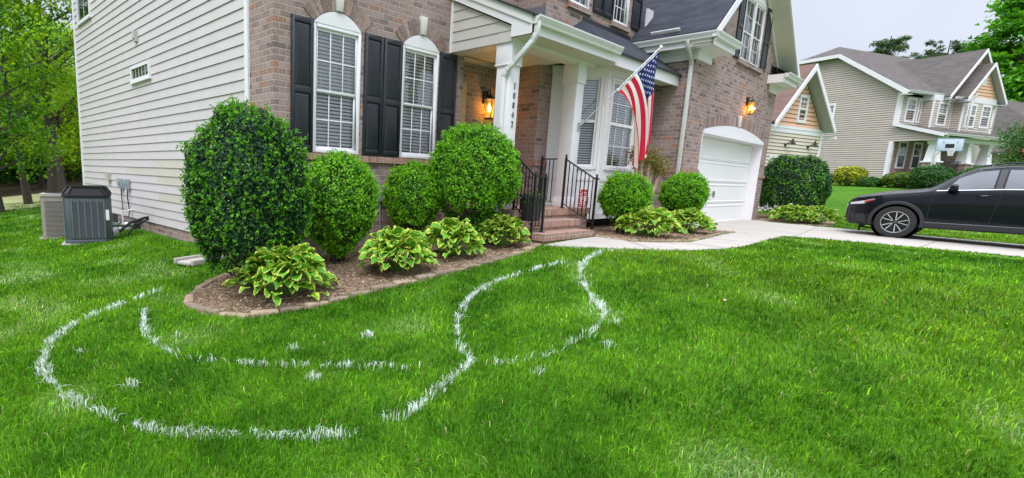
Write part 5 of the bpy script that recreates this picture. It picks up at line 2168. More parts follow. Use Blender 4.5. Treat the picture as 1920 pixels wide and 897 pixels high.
zb_ = lambda l: float(np.interp(l, Ls, ZB))
ze_ = lambda l: float(np.interp(l, Ls, ZE))
front_win = [(.70, zb_(.70) + .015)] + [(l, ze_(l) - .055) for l in (.86, 1.0, 1.13, 1.30, 1.40)] + [(1.37, zb_(1.37) + .02)]
rear_win = [(1.52, zb_(1.52) + .02), (1.55, ze_(1.55) - .06), (1.9, ze_(1.9) - .06), (2.25, ze_(2.25) - .07), (2.36, zb_(2.36) + .02)]
q_win = [(2.44, zb_(2.44) + .02), (2.36, ze_(2.36) - .08), (2.75, ze_(2.75) - .10), (2.98, zb_(2.98) + .06)]
for nm, p in (('side_window', front_win), ('side_window', rear_win), ('side_window', q_win)):
    for sg_ in (-1, 1):
        m = MB()
        side_patch(m, p, .010, 8, (sg_,))
        m.build(nm, M['glass_car'], car, smooth=True)
        m = MB()
        side_patch(m, p, .003, 8, (sg_,))
        m.build('tinted_lining', plain('car_interior', (.02, .021, .023), .8), car, smooth=True)
m = MB()
ln = 12
for i in range(ln):
    for k in range(10):
        q = []
        for (ii_, kk_) in ((i, k), (i + 1, k), (i + 1, k + 1), (i, k + 1)):
            l = .44 + (1.10 - .44) * ii_ / ln
            ht = float(np.interp(l, Ls, HT)) - .04
            f_ = -1 + 2 * kk_ / 10
            z = float(np.interp(l, Ls, ZE)) + (float(np.interp(l, Ls, ZC)) - float(np.interp(l, Ls, ZE))) * math.sin((1 - abs(f_)) * math.pi / 2)
            q.append((f_ * ht, -l, z + .012))
        m.face(q)
m.build('windshield', M['glass_car'], car, smooth=True)
for sg_ in (-1, 1):
    m = MB()
    side_patch(m, [(.56, zb_(.56) - .006), (1.5, zb_(1.5) - .002), (2.4, zb_(2.4) - .002), (2.95, zb_(2.95) + .02), (2.95, zb_(2.95) + .034), (2.4, zb_(2.4) + .013), (1.5, zb_(1.5) + .013), (.56, zb_(.56) + .008)], .013, 12, (sg_,))
    m.build('chrome_strip', M['chrome'], car)
for sg_ in (-1, 1):
    m = MB()
    side_patch(m, [(1.40, zb_(1.40) + .02), (1.43, ze_(1.43) - .05), (1.52, ze_(1.52) - .055), (1.49, zb_(1.49) + .02)], .011, 4, (sg_,))
    m.build('door_pillar', plain('gloss_black_pillar', (.03, .028, .03), .2), car)
# shut lines
m = MB()
for path in ([(.52, .98), (.50, .80), (.50, .48), (.56, .33)], [(1.50, 1.12), (1.48, .85), (1.42, .55), (1.40, .33)], [(2.46, 1.16), (2.44, .85), (2.28, .62), (2.22, .34)], [(-.30, .95), (.2, 1.02), (.52, 1.06)]):
    for a_, b_ in zip(path, path[1:]):
        d_ = Vector((b_[0] - a_[0], b_[1] - a_[1])).normalized()
        n_ = Vector((-d_.y, d_.x)) * .004
        side_patch(m, [(a_[0] - n_.x, a_[1] - n_.y), (b_[0] - n_.x, b_[1] - n_.y), (b_[0] + n_.x, b_[1] + n_.y), (a_[0] + n_.x, a_[1] + n_.y)], .0035, 5)
m.build('door_seam', M['dark'], car)
# lower cladding with a lighter sill line, and wheel arch flares
for sg_ in (-1, 1):
    m = MB()
    side_patch(m, [(.46, .29), (2.25, .29), (2.25, .385), (.46, .385)], .006, 14, (sg_,))
    m.build('sill_cladding', M['clad'], car)
    m = MB()
    side_patch(m, [(.47, .39), (2.24, .39), (2.24, .405), (.47, .405)], .010, 14, (sg_,))
    m.build('sill_strip', plain('sill_strip_metal', (.22, .23, .25), .35, .5), car)
for c_ in (0, 2.70):
    for sg_ in (-1, 1):
        m = MB()
        N_ = 28
        a0, a1 = R(-12), R(192)
        ring = []
        for k in range(N_ + 1):
            an = a0 + (a1 - a0) * k / N_
            row = []
            for rad_, off in ((.405, -.05), (.408, .012), (.46, .014), (.475, .0)):
                l, z = c_ - rad_ * math.cos(an), .36 + rad_ * math.sin(an)
                w = side_w(l, max(z, lowz(l) + .01)) if abs(l) < 4 else .9
                w = max(w, .85)
                row.append((sg_ * (w + off), -l, z))
            ring.append(row)
        for a_, b_ in zip(ring, ring[1:]):
            for k in range(3):
                m.face([a_[k], b_[k], b_[k + 1], a_[k + 1]])
        m.build('arch_cladding', M['clad'], car, smooth=True)
m = MB()
for c_ in (0, 2.70):
    for sg_ in (-1, 1):
        m.lathe([(.42, sg_ * .35), (.42, sg_ * .86)], (0, -c_, .36), 28, 'x')
        m.lathe([(.0, sg_ * .36), (.42, sg_ * .36)], (0, -c_, .36), 28, 'x')
m.box(-.80, .80, -3.45, .80, .26, .34)
m.build('underbody', M['dark'], car)
for sg_ in (-1, 1):
    m = MB()
    side_patch(m, [(-.80, .52), (-.55, .50), (-.50, .30), (-.78, .32)], .004, 5, (sg_,))
    m.build('bumper_lower', M['clad'], car)
# headlights
for sg_ in (-1, 1):
    m = MB()
    side_patch(m, [(-.865, .755), (-.66, .80), (-.43, .865), (-.40, .85), (-.60, .745), (-.84, .715)], .010, 10, (sg_,))
    m.build('headlight', plain('headlight_glass', (.62, .64, .66), .15, .2, var=.25, scale=20), car)
for sg_ in (-1, 1):
    m = MB()
    side_patch(m, [(-.60, .805), (-.43, .858), (-.40, .845), (-.56, .765)], .016, 5, (sg_,))
    m.build('side_reflector', plain('amber_reflector', (.34, .045, .03), .25, var=.2), car)
m = MB()
for z in (.45, .51, .57, .63):
    m.tube([(-.42, .925, z), (0, .955, z), (.42, .925, z)], .012, 6)
m.tube([(-.56, .90, .70), (-.42, .94, .56), (-.2, .955, .44), (.2, .955, .44), (.42, .94, .56), (.56, .90, .70)], .014, 8)
m.build('grille', M['chrome'], car)
m = MB()
m.tube([(-.60, .30, .17), (-.60, .64, .20), (.60, .64, .20), (.60, .30, .17)], .02, 6)
m.box(-.64, -.60, .60, .64, .10, .30)
m.build('front_valance', M['black_rubber'], car)
# mirrors and handles
for sg_ in (-1, 1):
    m = MB()
    V_ = []
    for i in range(9):
        th = math.pi * i / 8
        for k in range(14):
            ph_ = 2 * math.pi * k / 14
            V_.append((sg_ * (1.02 + .12 * math.cos(th)), -.80 + .075 * math.sin(th) ** .7 * math.cos(ph_) - .02, 1.16 + .085 * math.sin(th) ** .6 * math.sin(ph_)))
    for i in range(8):
        for k in range(14):
            j = (k + 1) % 14
            m.face([V_[i * 14 + k], V_[i * 14 + j], V_[(i + 1) * 14 + j], V_[(i + 1) * 14 + k]])
    m.tube([(sg_ * .86, -.74, 1.07), (sg_ * .98, -.77, 1.10)], .035, 8)
    m.build('mirror', M['car'], car, smooth=True)
    for l in (1.26, 2.2):
        m = MB()
        w = side_w(l, 1.0)
        m.tube([(sg_ * (w + .004), -(l - .10), 1.005), (sg_ * (w + .035), -(l - .07), 1.008), (sg_ * (w + .035), -(l + .08), 1.015), (sg_ * (w + .004), -(l + .11), 1.015)], .014, 8)
        m.build('door_handle', M['car'], car, smooth=True)
for sg_ in (-1, 1):
    m = MB()
    m.tube([(sg_ * .60, -1.15, 1.63), (sg_ * .585, -1.5, 1.70), (sg_ * .57, -2.4, 1.705), (sg_ * .55, -3.0, 1.64)], .014, 8)
    m.build('roof_rail', M['car'], car, smooth=True)


def wheel(cx_, cy_, sg_):
    tm = MB()
    prof = [(.235, -.10), (.30, -.112), (.345, -.10), (.36, -.07), (.36, .07), (.345, .10), (.30, .112), (.235, .10)]
    tm.lathe([(r_, sg_ * h_) for r_, h_ in prof], (cx_, cy_, .36), 48, 'x')
    w_ = tm.build('wheel', M['tyre'], car, smooth=True)
    f = sg_
    m = MB()
    m.lathe([(.245, -.09 * f), (.24, .095 * f), (.228, .10 * f), (.222, .085 * f), (.215, .02 * f), (0, .0)], (cx_, cy_, .36), 48, 'x')
    m.build('rim_barrel', plain('dark_rim', (.03, .031, .033), .35, .6), w_, smooth=True)
    m = MB()
    for k in range(5):
        for da in (-.26, .26):
            a0 = 2 * math.pi * k / 5 + math.pi / 2 + .3
            a1 = a0 + da
            p0 = (.05, a0 + da * .5)
            p1 = (.222, a1)
            P = lambda r_, an, off: (cx_ + off * f, cy_ + r_ * math.cos(an), .36 + r_ * math.sin(an))
            wd0, wd1 = .14, .046
            q = [P(p0[0], p0[1] - wd0, .075), P(p0[0], p0[1] + wd0, .075), P(p1[0], p1[1] + wd1, .092), P(p1[0], p1[1] - wd1, .092)]
            b_ = [P(p0[0], p0[1] - wd0, .04), P(p0[0], p0[1] + wd0, .04), P(p1[0], p1[1] + wd1, .05), P(p1[0], p1[1] - wd1, .05)]
            m.face(q)
            for i in range(4):
                j = (i + 1) % 4
                m.face([b_[i], b_[j], q[j], q[i]])
    m.lathe([(.228, .098 * f), (.243, .102 * f), (.243, .09 * f), (.228, .086 * f), (.228, .098 * f)], (cx_, cy_, .36), 48, 'x')
    m.build('spokes', M['alloy'], w_)
    m = MB()
    m.lathe([(.0, .088 * f), (.03, .086 * f), (.045, .07 * f), (.045, .02 * f)], (cx_, cy_, .36), 20, 'x')
    m.build('hub_cap', plain('hub', (.10, .10, .105), .3, .7), w_, smooth=True)


for sg_ in (-1, 1):
    for c_ in (0, -2.70):
        wheel(sg_ * .815, c_, sg_)

# ------------------------------------------------------------------ neighbouring houses
def lap_wall(m, P0, P1, zfun0, zfun1, col, expo=.127, proud=.03, nrm=(0, -1)):
    """clapboard wall from P0 to P1 (x, y); zfun0 / zfun1 give lower and upper limit at fraction f; laps with real steps"""
    P0, P1 = np.array(P0, float), np.array(P1, float)
    L = np.linalg.norm(P1 - P0)
    d = (P1 - P0) / L
    n = np.array(nrm, float)
    zmin = min(zfun0(0), zfun0(1))
    zmax = max(zfun1(f) for f in np.linspace(0, 1, 41))
    k = 0
    z = zmin
    rnd = random.Random(int(abs(P0[0] * 17 + P1[1] * 7 + zmin * 31)))
    fs = np.linspace(0, 1, 161)
    up = np.array([zfun1(f) for f in fs])
    while z < zmax - .01:
        z1 = z + expo
        zm = z + expo * .5
        ok = fs[up >= zm]
        if len(ok) > 1:
            fa, fb = ok[0], ok[-1]
            A, B = P0 + d * L * fa, P0 + d * L * fb
            kq = rnd.uniform(.97, 1.03)
            cc = tuple(v * kq for v in col)
            Ao, Bo = A + n * proud, B + n * proud
            Ai, Bi = A + n * .002, B + n * .002
            m.face([(*Ao, z), (*Bo, z), (*Bi, z1), (*Ai, z1)], col=cc)
            m.face([(*Ai, z - .028), (*Bi, z - .028), (*Bo, z), (*Ao, z)], col=tuple(v * .42 for v in col))  # lap underside darkened as a painted shadow line, plus seam dirt
        z = z1


def simple_window(parent, O, d, n, u0, u1, z0, z1, split=.5, shade=None, grid=True):
    """O + d*u along the wall, n = outward normal (all 2-D); separate frame, panes"""
    O, d, n = np.array(O, float), np.array(d, float), np.array(n, float)
    P = lambda u, z, o: (*(O + d * u + n * o), z)

    def bar(m, a, b, c_, e_, o0, o1):
        q = [P(a, c_, o1), P(b, c_, o1), P(b, e_, o1), P(a, e_, o1)]
        r_ = [P(a, c_, o0), P(b, c_, o0), P(b, e_, o0), P(a, e_, o0)]
        m.face(q)
        for i in range(4):
            j = (i + 1) % 4
            m.face([r_[i], r_[j], q[j], q[i]])
    m = MB()
    f = .085
    zm = z0 + (z1 - z0) * split
    for a, b, c_, e_ in ((u0 - .02, u0 + f, z0 - .04, z1 + .03), (u1 - f, u1 + .02, z0 - .04, z1 + .03), (u0 + f, u1 - f, z0 - .04, z0 + f * .8), (u0 + f, u1 - f, z1 - f, z1 + .03), (u0 + f, u1 - f, zm - .035, zm + .035)):
        bar(m, a, b, c_, e_, 0, .05)
    if grid:
        um = (u0 + u1) / 2
        bar(m, um - .012, um + .012, zm + .035, z1 - f, .028, .036)
        bar(m, u0 + f, u1 - f, (zm + z1) / 2 - .012, (zm + z1) / 2 + .012, .0285, .0355)
    w = m.build('window', M['white_vinyl'], parent)
    q = MB()
    q.face([P(u0 + f, zm, .024), P(u1 - f, zm, .024), P(u1 - f, z1 - f, .024), P(u0 + f, z1 - f, .024)])
    q.build('pane', M['glass'], w)
    q = MB()
    q.face([P(u0 + f, z0, .024), P(u1 - f, z0, .024), P(u1 - f, zm, .024), P(u0 + f, zm, .024)])
    q.build('pane', M['glass_screen'], w)
    q = MB()
    q.face([P(u0 + f, zm, .018), P(u1 - f, zm, .018), P(u1 - f, z1 - f, .018), P(u0 + f, z1 - f, .018)])
    q.build('blind', shade or M['dark'], w)
    q = MB()
    q.face([P(u0 + f, z0, .018), P(u1 - f, z0, .018), P(u1 - f, zm, .018), P(u0 + f, zm, .018)])
    q.build('room', M['dark'], w)
    return w


TAUPE, TAN, ORANGE, BEIGE = (.505, .435, .385), (.56, .495, .43), (.78, .47, .325), (.64, .565, .46)
M['lap'] = attr_mat('neighbour_lap_siding', .55, 0, .04, 2, .3)
M['shade_blue'] = plain('drawn_shade', (.36, .40, .52), .7, var=.1)
M['soffit_grey'] = plain('grey_soffit', (.42, .44, .45), .6, var=.05)

# --- the taupe house beyond the car
n2 = thing('siding_house', 'large taupe clapboard house with orange gables and white trimmed porch beyond the car', 'house', (42.59, 4.26, 0), R(-22), world=False)
GB = .34        # ground at its corner
m = MB()
PK = 3.4


def side_top(f):
    v = 9 * f          # wall runs from v=0 (corner) backwards
    return min(5.72 + .69 * v, 8.02)


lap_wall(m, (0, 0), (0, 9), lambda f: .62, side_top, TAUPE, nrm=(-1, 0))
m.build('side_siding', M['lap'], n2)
m = MB()
m.box(.0, .05, 0, 9, -.6, .62)
m.build('foundation', M['brick'], n2)
m = MB()
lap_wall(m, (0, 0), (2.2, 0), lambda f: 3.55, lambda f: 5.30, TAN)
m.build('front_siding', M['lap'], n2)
for b0, b1, v in ((1.95, 3.9, -.5), (3.84, 7.0, -.95)):
    m = MB()
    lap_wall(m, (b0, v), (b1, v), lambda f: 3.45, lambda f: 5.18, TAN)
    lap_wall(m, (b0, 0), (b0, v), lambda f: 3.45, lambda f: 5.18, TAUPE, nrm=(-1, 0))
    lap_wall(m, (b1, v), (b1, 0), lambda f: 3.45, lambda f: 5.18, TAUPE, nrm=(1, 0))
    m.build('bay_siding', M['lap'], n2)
    m = MB()
    m.box(b0 - .03, b1 + .03, v - .04, v + .01, 5.16, 5.46)
    m.box(b0 - .04, b0 + .01, v, 0, 5.16, 5.46)
    m.build('frieze', M['white'], n2)
    for uu in (b0 - .02, b1 - .13):
        m = MB()
        m.box(uu, uu + .15, v - .03, v + .01, 3.42, 5.17)
        m.build('corner_trim', M['white'], n2)
m = MB()
m.box(-.03, .16, -.03, .0, 3.78, 5.5)
m.box(-.035, .0, .0, .16, 3.78, 5.5)
m.build('corner_trim', M['white'], n2)
m = MB()
m.box(-.03, .16, -.03, .0, .62, 2.80)
m.box(-.035, .0, .0, .16, .62, 2.80)
m.build('corner_trim', M['white'], n2)
D2, N2_ = (1, 0), (0, -1)
sh = M['shade_blue']
for u0, u1, v, z0, z1, s_ in ((.56, 1.42, 0, 3.95, 5.23, sh), (1.72, 1.78, 0, 3.95, 5.2, None), (2.50, 3.36, -.5, 3.84, 5.08, sh), (4.25, 5.15, -.95, 3.80, 5.06, sh), (5.72, 6.60, -.95, 3.84, 5.08, None)):
    if u1 - u0 < .2:
        continue
    simple_window(n2, (0, v), D2, N2_, u0, u1, z0, z1, shade=s_)
simple_window(n2, (0, -.0), D2, N2_, 1.62, 1.93, 3.95, 5.23, shade=sh, grid=False)
for u0, u1 in ((.61, 1.36), (1.95, 2.75)):
    simple_window(n2, (0, 0), D2, N2_, u0, u1, 1.35, 2.83)
simple_window(n2, (0, 4.4), (0, -1), (-1, 0), .0, 1.15, 4.06, 5.22)
# porch back wall, brick piers, door
m = MB()
m.box(.0, 7.2, .0, .06, .3, 3.6)
m.build('porch_wall', M['brick'], n2)
m = MB()
m.box(3.35, 4.25, -.05, .01, .95, 3.0)
m.build('front_door', plain('dark_front_door', (.05, .045, .045), .5), n2)
m = MB()
m.box(4.30, 4.42, -.05, .01, .95, 3.05)
m.box(3.22, 3.33, -.05, .01, .95, 3.05)
m.build('door_trim', M['white'], n2)
m = MB()
m.box(.0, 7.4, -1.95, 0, -.5, .95)
m.build('porch_base', M['brick'], n2)
for uu in (.16, 3.05, 5.05):
    m = MB()
    m.box(uu, uu + .58, -1.95, -1.4, .95, 1.62)
    m.build('brick_pier', M['brick'], n2)
    m = MB()
    cx_, cy_ = uu + .29, -1.68
    lo, hi = .25, .17
    m.face([(cx_ - lo, cy_ - lo, 1.70), (cx_ + lo, cy_ - lo, 1.70), (cx_ + hi, cy_ - hi, 2.62), (cx_ - hi, cy_ - hi, 2.62)])
    m.face([(cx_ - lo, cy_ + lo, 1.70), (cx_ - lo, cy_ - lo, 1.70), (cx_ - hi, cy_ - hi, 2.62), (cx_ - hi, cy_ + hi, 2.62)])
    m.face([(cx_ + lo, cy_ - lo, 1.70), (cx_ + lo, cy_ + lo, 1.70), (cx_ + hi, cy_ + hi, 2.62), (cx_ + hi, cy_ - hi, 2.62)])
    m.box(cx_ - .34, cx_ + .34, cy_ - .34, cy_ + .34, 1.62, 1.70)
    m.box(cx_ - .23, cx_ + .23, cy_ - .23, cy_ + .23, 2.62, 2.76)
    m.build('porch_column', M['white'], n2)
m = MB()
for i in range(26):
    if 2.9 < .75 + i * .085:
        break
    m.box(.75 + i * .085, .765 + i * .085, -1.72, -1.705, 1.0, 1.72)
m.box(.74, 3.05, -1.74, -1.69, 1.72, 1.76)
m.build('porch_railing', M['iron'], n2)
m = MB()
m.box(.0, 7.4, -1.95, -1.4, 2.76, 3.0)
m.build('porch_beam', M['white'], n2)
m = MB()
m.face([(0, -2.2, 2.98), (7.4, -2.2, 2.98), (7.4, 0, 2.98), (0, 0, 2.98)])
m.build('porch_ceiling', M['soffit_grey'], n2)
m = MB()
lap_wall(m, (0, -1.95), (0, 0), lambda f: 2.80, lambda f: 3.05 + .60 * f, TAUPE, nrm=(-1, 0))
m.build('porch_gable_siding', M['lap'], n2)
m = MB()
slab(m, [(-.2, -2.3, 3.10), (7.6, -2.3, 3.10), (7.6, 0.0, 3.82), (-.2, 0.0, 3.82)], .05)
m.build('porch_roof', M['shingle_brown'], n2)
m = MB()
m.prism([(-2.3, 2.94), (-2.3, 3.12), (.05, 3.85), (.05, 3.67)], 'x', -.24, -.2)
m.build('rake_board', M['white'], n2)
gutter_x(n2, -.2, 7.6, -2.31, 3.13)
downspout(n2, [(-.0, -2.36, 3.0), (-.0, -2.2, 2.8), (.12, -1.98, 2.6), (.12, -1.98, .9)], .07, .07)
downspout(n2, [(3.72, -1.55, 5.5), (3.72, -1.36, 5.2), (3.72, -1.36, 3.5)], .07, .07)
# main roof: front slope, clipped gable end
m = MB()
slab(m, [(-.35, -.42, 5.50), (2.9, -.42, 5.50), (8.5, -.42, 5.5), (10, 4.6, 8.97), (1.55, 4.6, 8.97), (-.35, 3.30, 8.07)], .06)
slab(m, [(-.35, 3.30, 8.07), (1.55, 4.6, 8.97), (-.35, 5.9, 8.07)], .05)
slab(m, [(10, 4.6, 8.97), (10, 9.7, 5.5), (-.35, 9.7, 5.5), (-.35, 5.9, 8.07), (1.55, 4.6, 8.97)], .05)
m.build('roof', M['shingle_brown'], n2)
m = MB()
m.prism([(-.45, 5.33), (-.45, 5.52), (3.30, 8.10), (5.9, 8.10), (5.9, 7.90), (3.36, 7.90), (-.2, 5.42), (-.2, 5.33)], 'x', -.40, -.355)
m.box(-.40, .1, -.45, -.12, 5.31, 5.345)
m.build('rake_board', M['white'], n2)
m = MB()
m.face([(-.36, -.4, 5.40), (0, -.4, 5.40), (0, 3.3, 7.98), (-.36, 3.3, 7.98)])
m.face([(-.36, -.42, 5.46), (7.2, -.42, 5.46), (7.2, .0, 5.46), (-.36, .0, 5.46)])
m.build('soffit', M['soffit_grey'], n2)
gutter_x(n2, -.35, 3.0, -.43, 5.54)
# the two stepped front gables
for (uc, zp, ub, ze, v, back, first) in ((5.36, 8.14, 2.9, 5.52, -.5, 4.2, True), (5.40, 7.32, 3.62, 5.42, -.95, 2.2, False)):
    sl_ = (zp - ze) / (uc - ub)
    ur = 2 * uc - ub
    ov = .32
    m = MB()
    slab(m, [(ub - .15, back, ze - .1), (ub - .15, v - ov, ze - .1), (uc, v - ov, zp + .04), (uc, back, zp + .04)], .06)
    slab(m, [(ur + .15, v - ov, ze - .1), (ur + .15, back, ze - .1), (uc, back, zp + .04), (uc, v - ov, zp + .04)], .06)
    m.build('gable_roof', M['shingle_brown'], n2)
    m = MB()
    lap_wall(m, (ub + .1, v), (ur - .1, v), lambda f: 5.44, lambda f: zp - .1 - sl_ * abs((ub + .1 + (ur - ub - .2) * f) - uc), ORANGE, expo=.17)
    m.build('gable_shingles', M['lap'], n2)
    m = MB()
    for sg_ in (-1, 1):
        ue = uc + sg_ * (uc - ub + .15)
        m.prism([(ue, ze - .30), (ue, ze - .1), (uc, zp + .05), (uc, zp - .16)] if sg_ < 0 else [(uc, zp - .16), (uc, zp + .05), (ue, ze - .1), (ue, ze - .30)], 'y', v - ov - .03, v - ov)
    m.build('barge_board', M['white'], n2)
    m = MB()
    for sg_ in (-1, 1):
        ue = uc + sg_ * (uc - ub + .15)
        m.face([(ue, v - ov, ze - .2), (ue, v, ze - .2), (uc, v, zp - .08), (uc, v - ov, zp - .08)])
        m.box(min(ue, ue - sg_ * .55), max(ue, ue - sg_ * .55), v - ov, v, ze - .32, ze - .28)
    m.build('soffit', M['soffit_grey'], n2)
    if not first:
        gutter_x(n2, 2.95, 3.65, v - ov + .3, 5.36)
        m = MB()
        m.box(5.22, 5.60, v - .03, v - .01, 6.15, 6.66)
        for k in range(6):
            m.box(5.26, 5.56, v - .04, v - .03, 6.2 + k * .07, 6.235 + k * .07)
        m.build('gable_vent', M['white'], n2)
m = MB()
m.box(7.0, 7.2, -.8, 4, 3.45, 5.5)
m.face([(9.5, 0, .0), (9.5, 9, 0), (9.5, 9, 5.6), (9.5, 0, 5.6)])
m.face([(0, 9, 0), (9.5, 9, 0), (9.5, 9, 5.6), (0, 9, 5.6)])
m.face([(7, .0, 0), (9.5, .0, 0), (9.5, .0, 5.6), (7, .0, 5.6)])
m.build('rear_wall', plain('taupe_rear', TAUPE), n2)
m = MB()
m.lathe([(.0, .0), (.10, .0), (.10, .14), (.06, .18), (0, .18)], (-.12, 1.9, .62), 14)
m.tube([(-.06, 1.9, .5), (-.12, 1.9, .66), (-.06, 2.2, 1.1)], .02, 6)
m.build('electric_meter', M['aluminium'], n2)

# --- the garage wing with the orange gable, between the garage and the taupe house
n1 = thing('garage_house', 'beige clapboard garage house with steep orange gable and rust brown roof behind the domed shrub', 'house', (27.34, 4.82, 0), R(-14), world=False)
UC, ZPK, SL1 = -2.08, 4.42, 1.03
m = MB()
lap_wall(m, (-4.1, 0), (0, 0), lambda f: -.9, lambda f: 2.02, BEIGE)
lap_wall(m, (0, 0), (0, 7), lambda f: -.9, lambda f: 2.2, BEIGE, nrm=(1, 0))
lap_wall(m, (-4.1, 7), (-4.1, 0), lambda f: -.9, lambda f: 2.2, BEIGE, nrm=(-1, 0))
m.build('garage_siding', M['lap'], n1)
m = MB()
lap_wall(m, (-4.1, 0), (0, 0), lambda f: 2.26, lambda f: ZPK - .18 - SL1 * abs(-4.1 + 4.1 * f - UC), ORANGE, expo=.155)
m.build('gable_shingles', M['lap'], n1)
m = MB()
m.box(-4.13, .03, -.035, .01, 2.02, 2.27)
m.box(-4.15, .05, -.05, .01, 2.17, 2.20)
m.build('frieze', M['white'], n1)
for uu in (-.10, -4.13):
    m = MB()
    m.box(uu, uu + .13, -.03, .01, -.9, 2.02)
    m.build('corner_trim', M['white'], n1)
m = MB()
for sg_ in (-1, 1):
    ue = UC + sg_ * 2.08
    P = [(UC + .0, -.40, ZPK + .05), (UC, 8, ZPK + .05), (ue, 8, ZPK + .05 - SL1 * 2.08), (ue, -.40, ZPK + .05 - SL1 * 2.08)]
    slab(m, [P[2], P[3], P[0], P[1]] if sg_ < 0 else [P[3], P[2], P[1], P[0]], .06)
m.build('roof', M['shingle_rust'], n1)
m = MB()
for sg_ in (-1, 1):
    ue = UC + sg_ * 2.10
    zb_1 = ZPK + .03 - SL1 * 2.10
    q = [(ue, zb_1 - .20), (ue, zb_1), (UC, ZPK + .03), (UC, ZPK - .20)]
    m.prism(q if sg_ < 0 else q[::-1], 'y', -.44, -.40)
m.box(.08, .20, -.42, 0, 1.92, 2.02)
m.build('barge_board', M['white'], n1)
m = MB()
for sg_ in (-1, 1):
    ue = UC + sg_ * 2.08
    m.face([(ue, -.40, ZPK - .12 - SL1 * 2.08), (ue, 0, ZPK - .12 - SL1 * 2.08), (UC, 0, ZPK - .12), (UC, -.40, ZPK - .12)])
m.build('soffit', M['soffit_grey'], n1)
simple_window(n1, (0, 0), (1, 0), (0, -1), -2.03, -1.44, 2.47, 3.42, shade=M['shade_blue'])
m = MB()
for k in range(4):
    m.box(-3.35, -.45, -.02, .02, -.95 + k * .5, -.46 + k * .5)
m.build('garage_door', M['garage_door'], n1)
m = MB()
m.box(-3.47, -3.35, -.04, .02, -.95, 1.17)
m.box(-.45, -.33, -.04, .02, -.95, 1.17)
m.box(-3.35, -.45, -.04, .02, 1.05, 1.17)
m.build('garage_door_trim', M['white'], n1)
for uu in (-2.55, -.95):
    m = MB()
    m.lathe([(0, -.05), (.05, -.05), (.05, .05), (0, .05)], (uu, -.02, 1.58), 10)
    m.tube([(uu, -.02, 1.58), (uu + .02, -.16, 1.66), (uu + .10, -.22, 1.80), (uu + .13, -.22, 1.72)], .022, 7)
    m.lathe([(.02, .12), (.09, .0), (.085, -.02), (0, -.02)], (uu + .13, -.22, 1.62), 12)
    m.build('barn_light', M['iron'], n1)
m = MB()
m.box(-4.1, 0, 0, .02, 1.9, 2.3)
m.face([(0, 7, -.9), (-4.1, 7, -.9), (-4.1, 7, 2.2), (UC, 7, 4.3), (0, 7, 2.2)])
m.build('rear_wall', plain('beige_rear', BEIGE), n1)

# --- a further roof at the right edge
n3 = thing('far_house', 'brown roofed house far off at the right edge behind the small tree', 'house', (62.5, .2, -.4), R(-22), world=False)
m = MB()
slab(m, [(-3, -5, 3.4), (14, -5, 3.4), (12, 1, 7.6), (0, 1, 7.6)], .1)
slab(m, [(-3, 7, 3.4), (-3, -5, 3.4), (0, 1, 7.6)], .1)
slab(m, [(14, 7, 3.4), (-3, 7, 3.4), (0, 1, 7.6), (12, 1, 7.6)], .1)
m.build('roof', M['shingle_brown'], n3)
m = MB()
lap_wall(m, (-2.5, -4.5), (13.5, -4.5), lambda f: -1.5, lambda f: 3.4, TAN, expo=.2)
lap_wall(m, (-2.5, 6.5), (-2.5, -4.5), lambda f: -1.5, lambda f: 3.4, TAN, expo=.2, nrm=(-1, 0))
m.build('wall', M['lap'], n3)
simple_window(n3, (-2.5, -4.5), (1, 0), (0, -1), 2.0, 3.2, .6, 2.4)

# --- basketball goal
bb = thing('basketball_goal', 'white basketball backboard with net on a slim pole before the neighbour porch', 'basketball goal', (38.45, 1.79, .655), R(-64), world=False)
bb.scale = (.70, .70, .74)
m = MB()
m.box(-.70, .70, -.02, .02, 1.86, 2.64)
m.build('backboard', plain('pale_backboard', (.55, .63, .72), .2, var=.05), bb, bevel=.01)
m = MB()
for a, b, c_, d_ in ((-.71, .71, 1.84, 1.88), (-.71, .71, 2.62, 2.66), (-.72, -.68, 1.84, 2.66), (.68, .72, 1.84, 2.66)):
    m.box(a, b, -.026, .026, c_, d_)
m.build('backboard_frame', plain('blue_frame', (.22, .34, .50), .4), bb)
m = MB()
m.box(-.24, .24, -.024, -.0205, 2.04, 2.30)
m.build('target_square', M['iron'], bb)
m = MB()
for x in (-.36, .36):
    m.lathe([(0, -.02), (.035, -.02), (.035, .01), (0, .01)], (x, -.026, 2.42), 10)
m.build('bolt', M['iron'], bb)
m = MB()
m.tube([(.23 * math.cos(a), -.30 + .23 * math.sin(a), 1.99) for a in np.linspace(0, 2 * math.pi, 25)], .012, 6, cap=False)
m.box(-.06, .06, -.08, -.02, 1.95, 2.0)
m.build('rim', plain('rim_grey', (.55, .55, .57), .4, .5), bb, smooth=True)
m = MB()
for k in range(12):
    a, b = 2 * math.pi * k / 12, 2 * math.pi * (k + 1) / 12
    for (r1, z1_, r2, z2_) in ((.23, 1.98, .18, 1.82), (.18, 1.82, .14, 1.66), (.14, 1.66, .125, 1.52)):
        for (u, v_) in ((a, b), (b, a)):
            m.tube([(r1 * math.cos(u), -.30 + r1 * math.sin(u), z1_), (r2 * math.cos(v_), -.30 + r2 * math.sin(v_), z2_)], .009, 4)
m.build('net', M['white'], bb)
m = MB()
m.tube([(-.45, .72, -1.2), (-.45, .72, 2.0)], .05, 10)
m.tube([(-.45, .72, 1.5), (-.2, .02, 2.1)], .025, 8)
m.tube([(-.45, .72, 2.0), (-.2, .02, 2.45)], .025, 8)
m.build('pole', M['white'], bb, smooth=True)

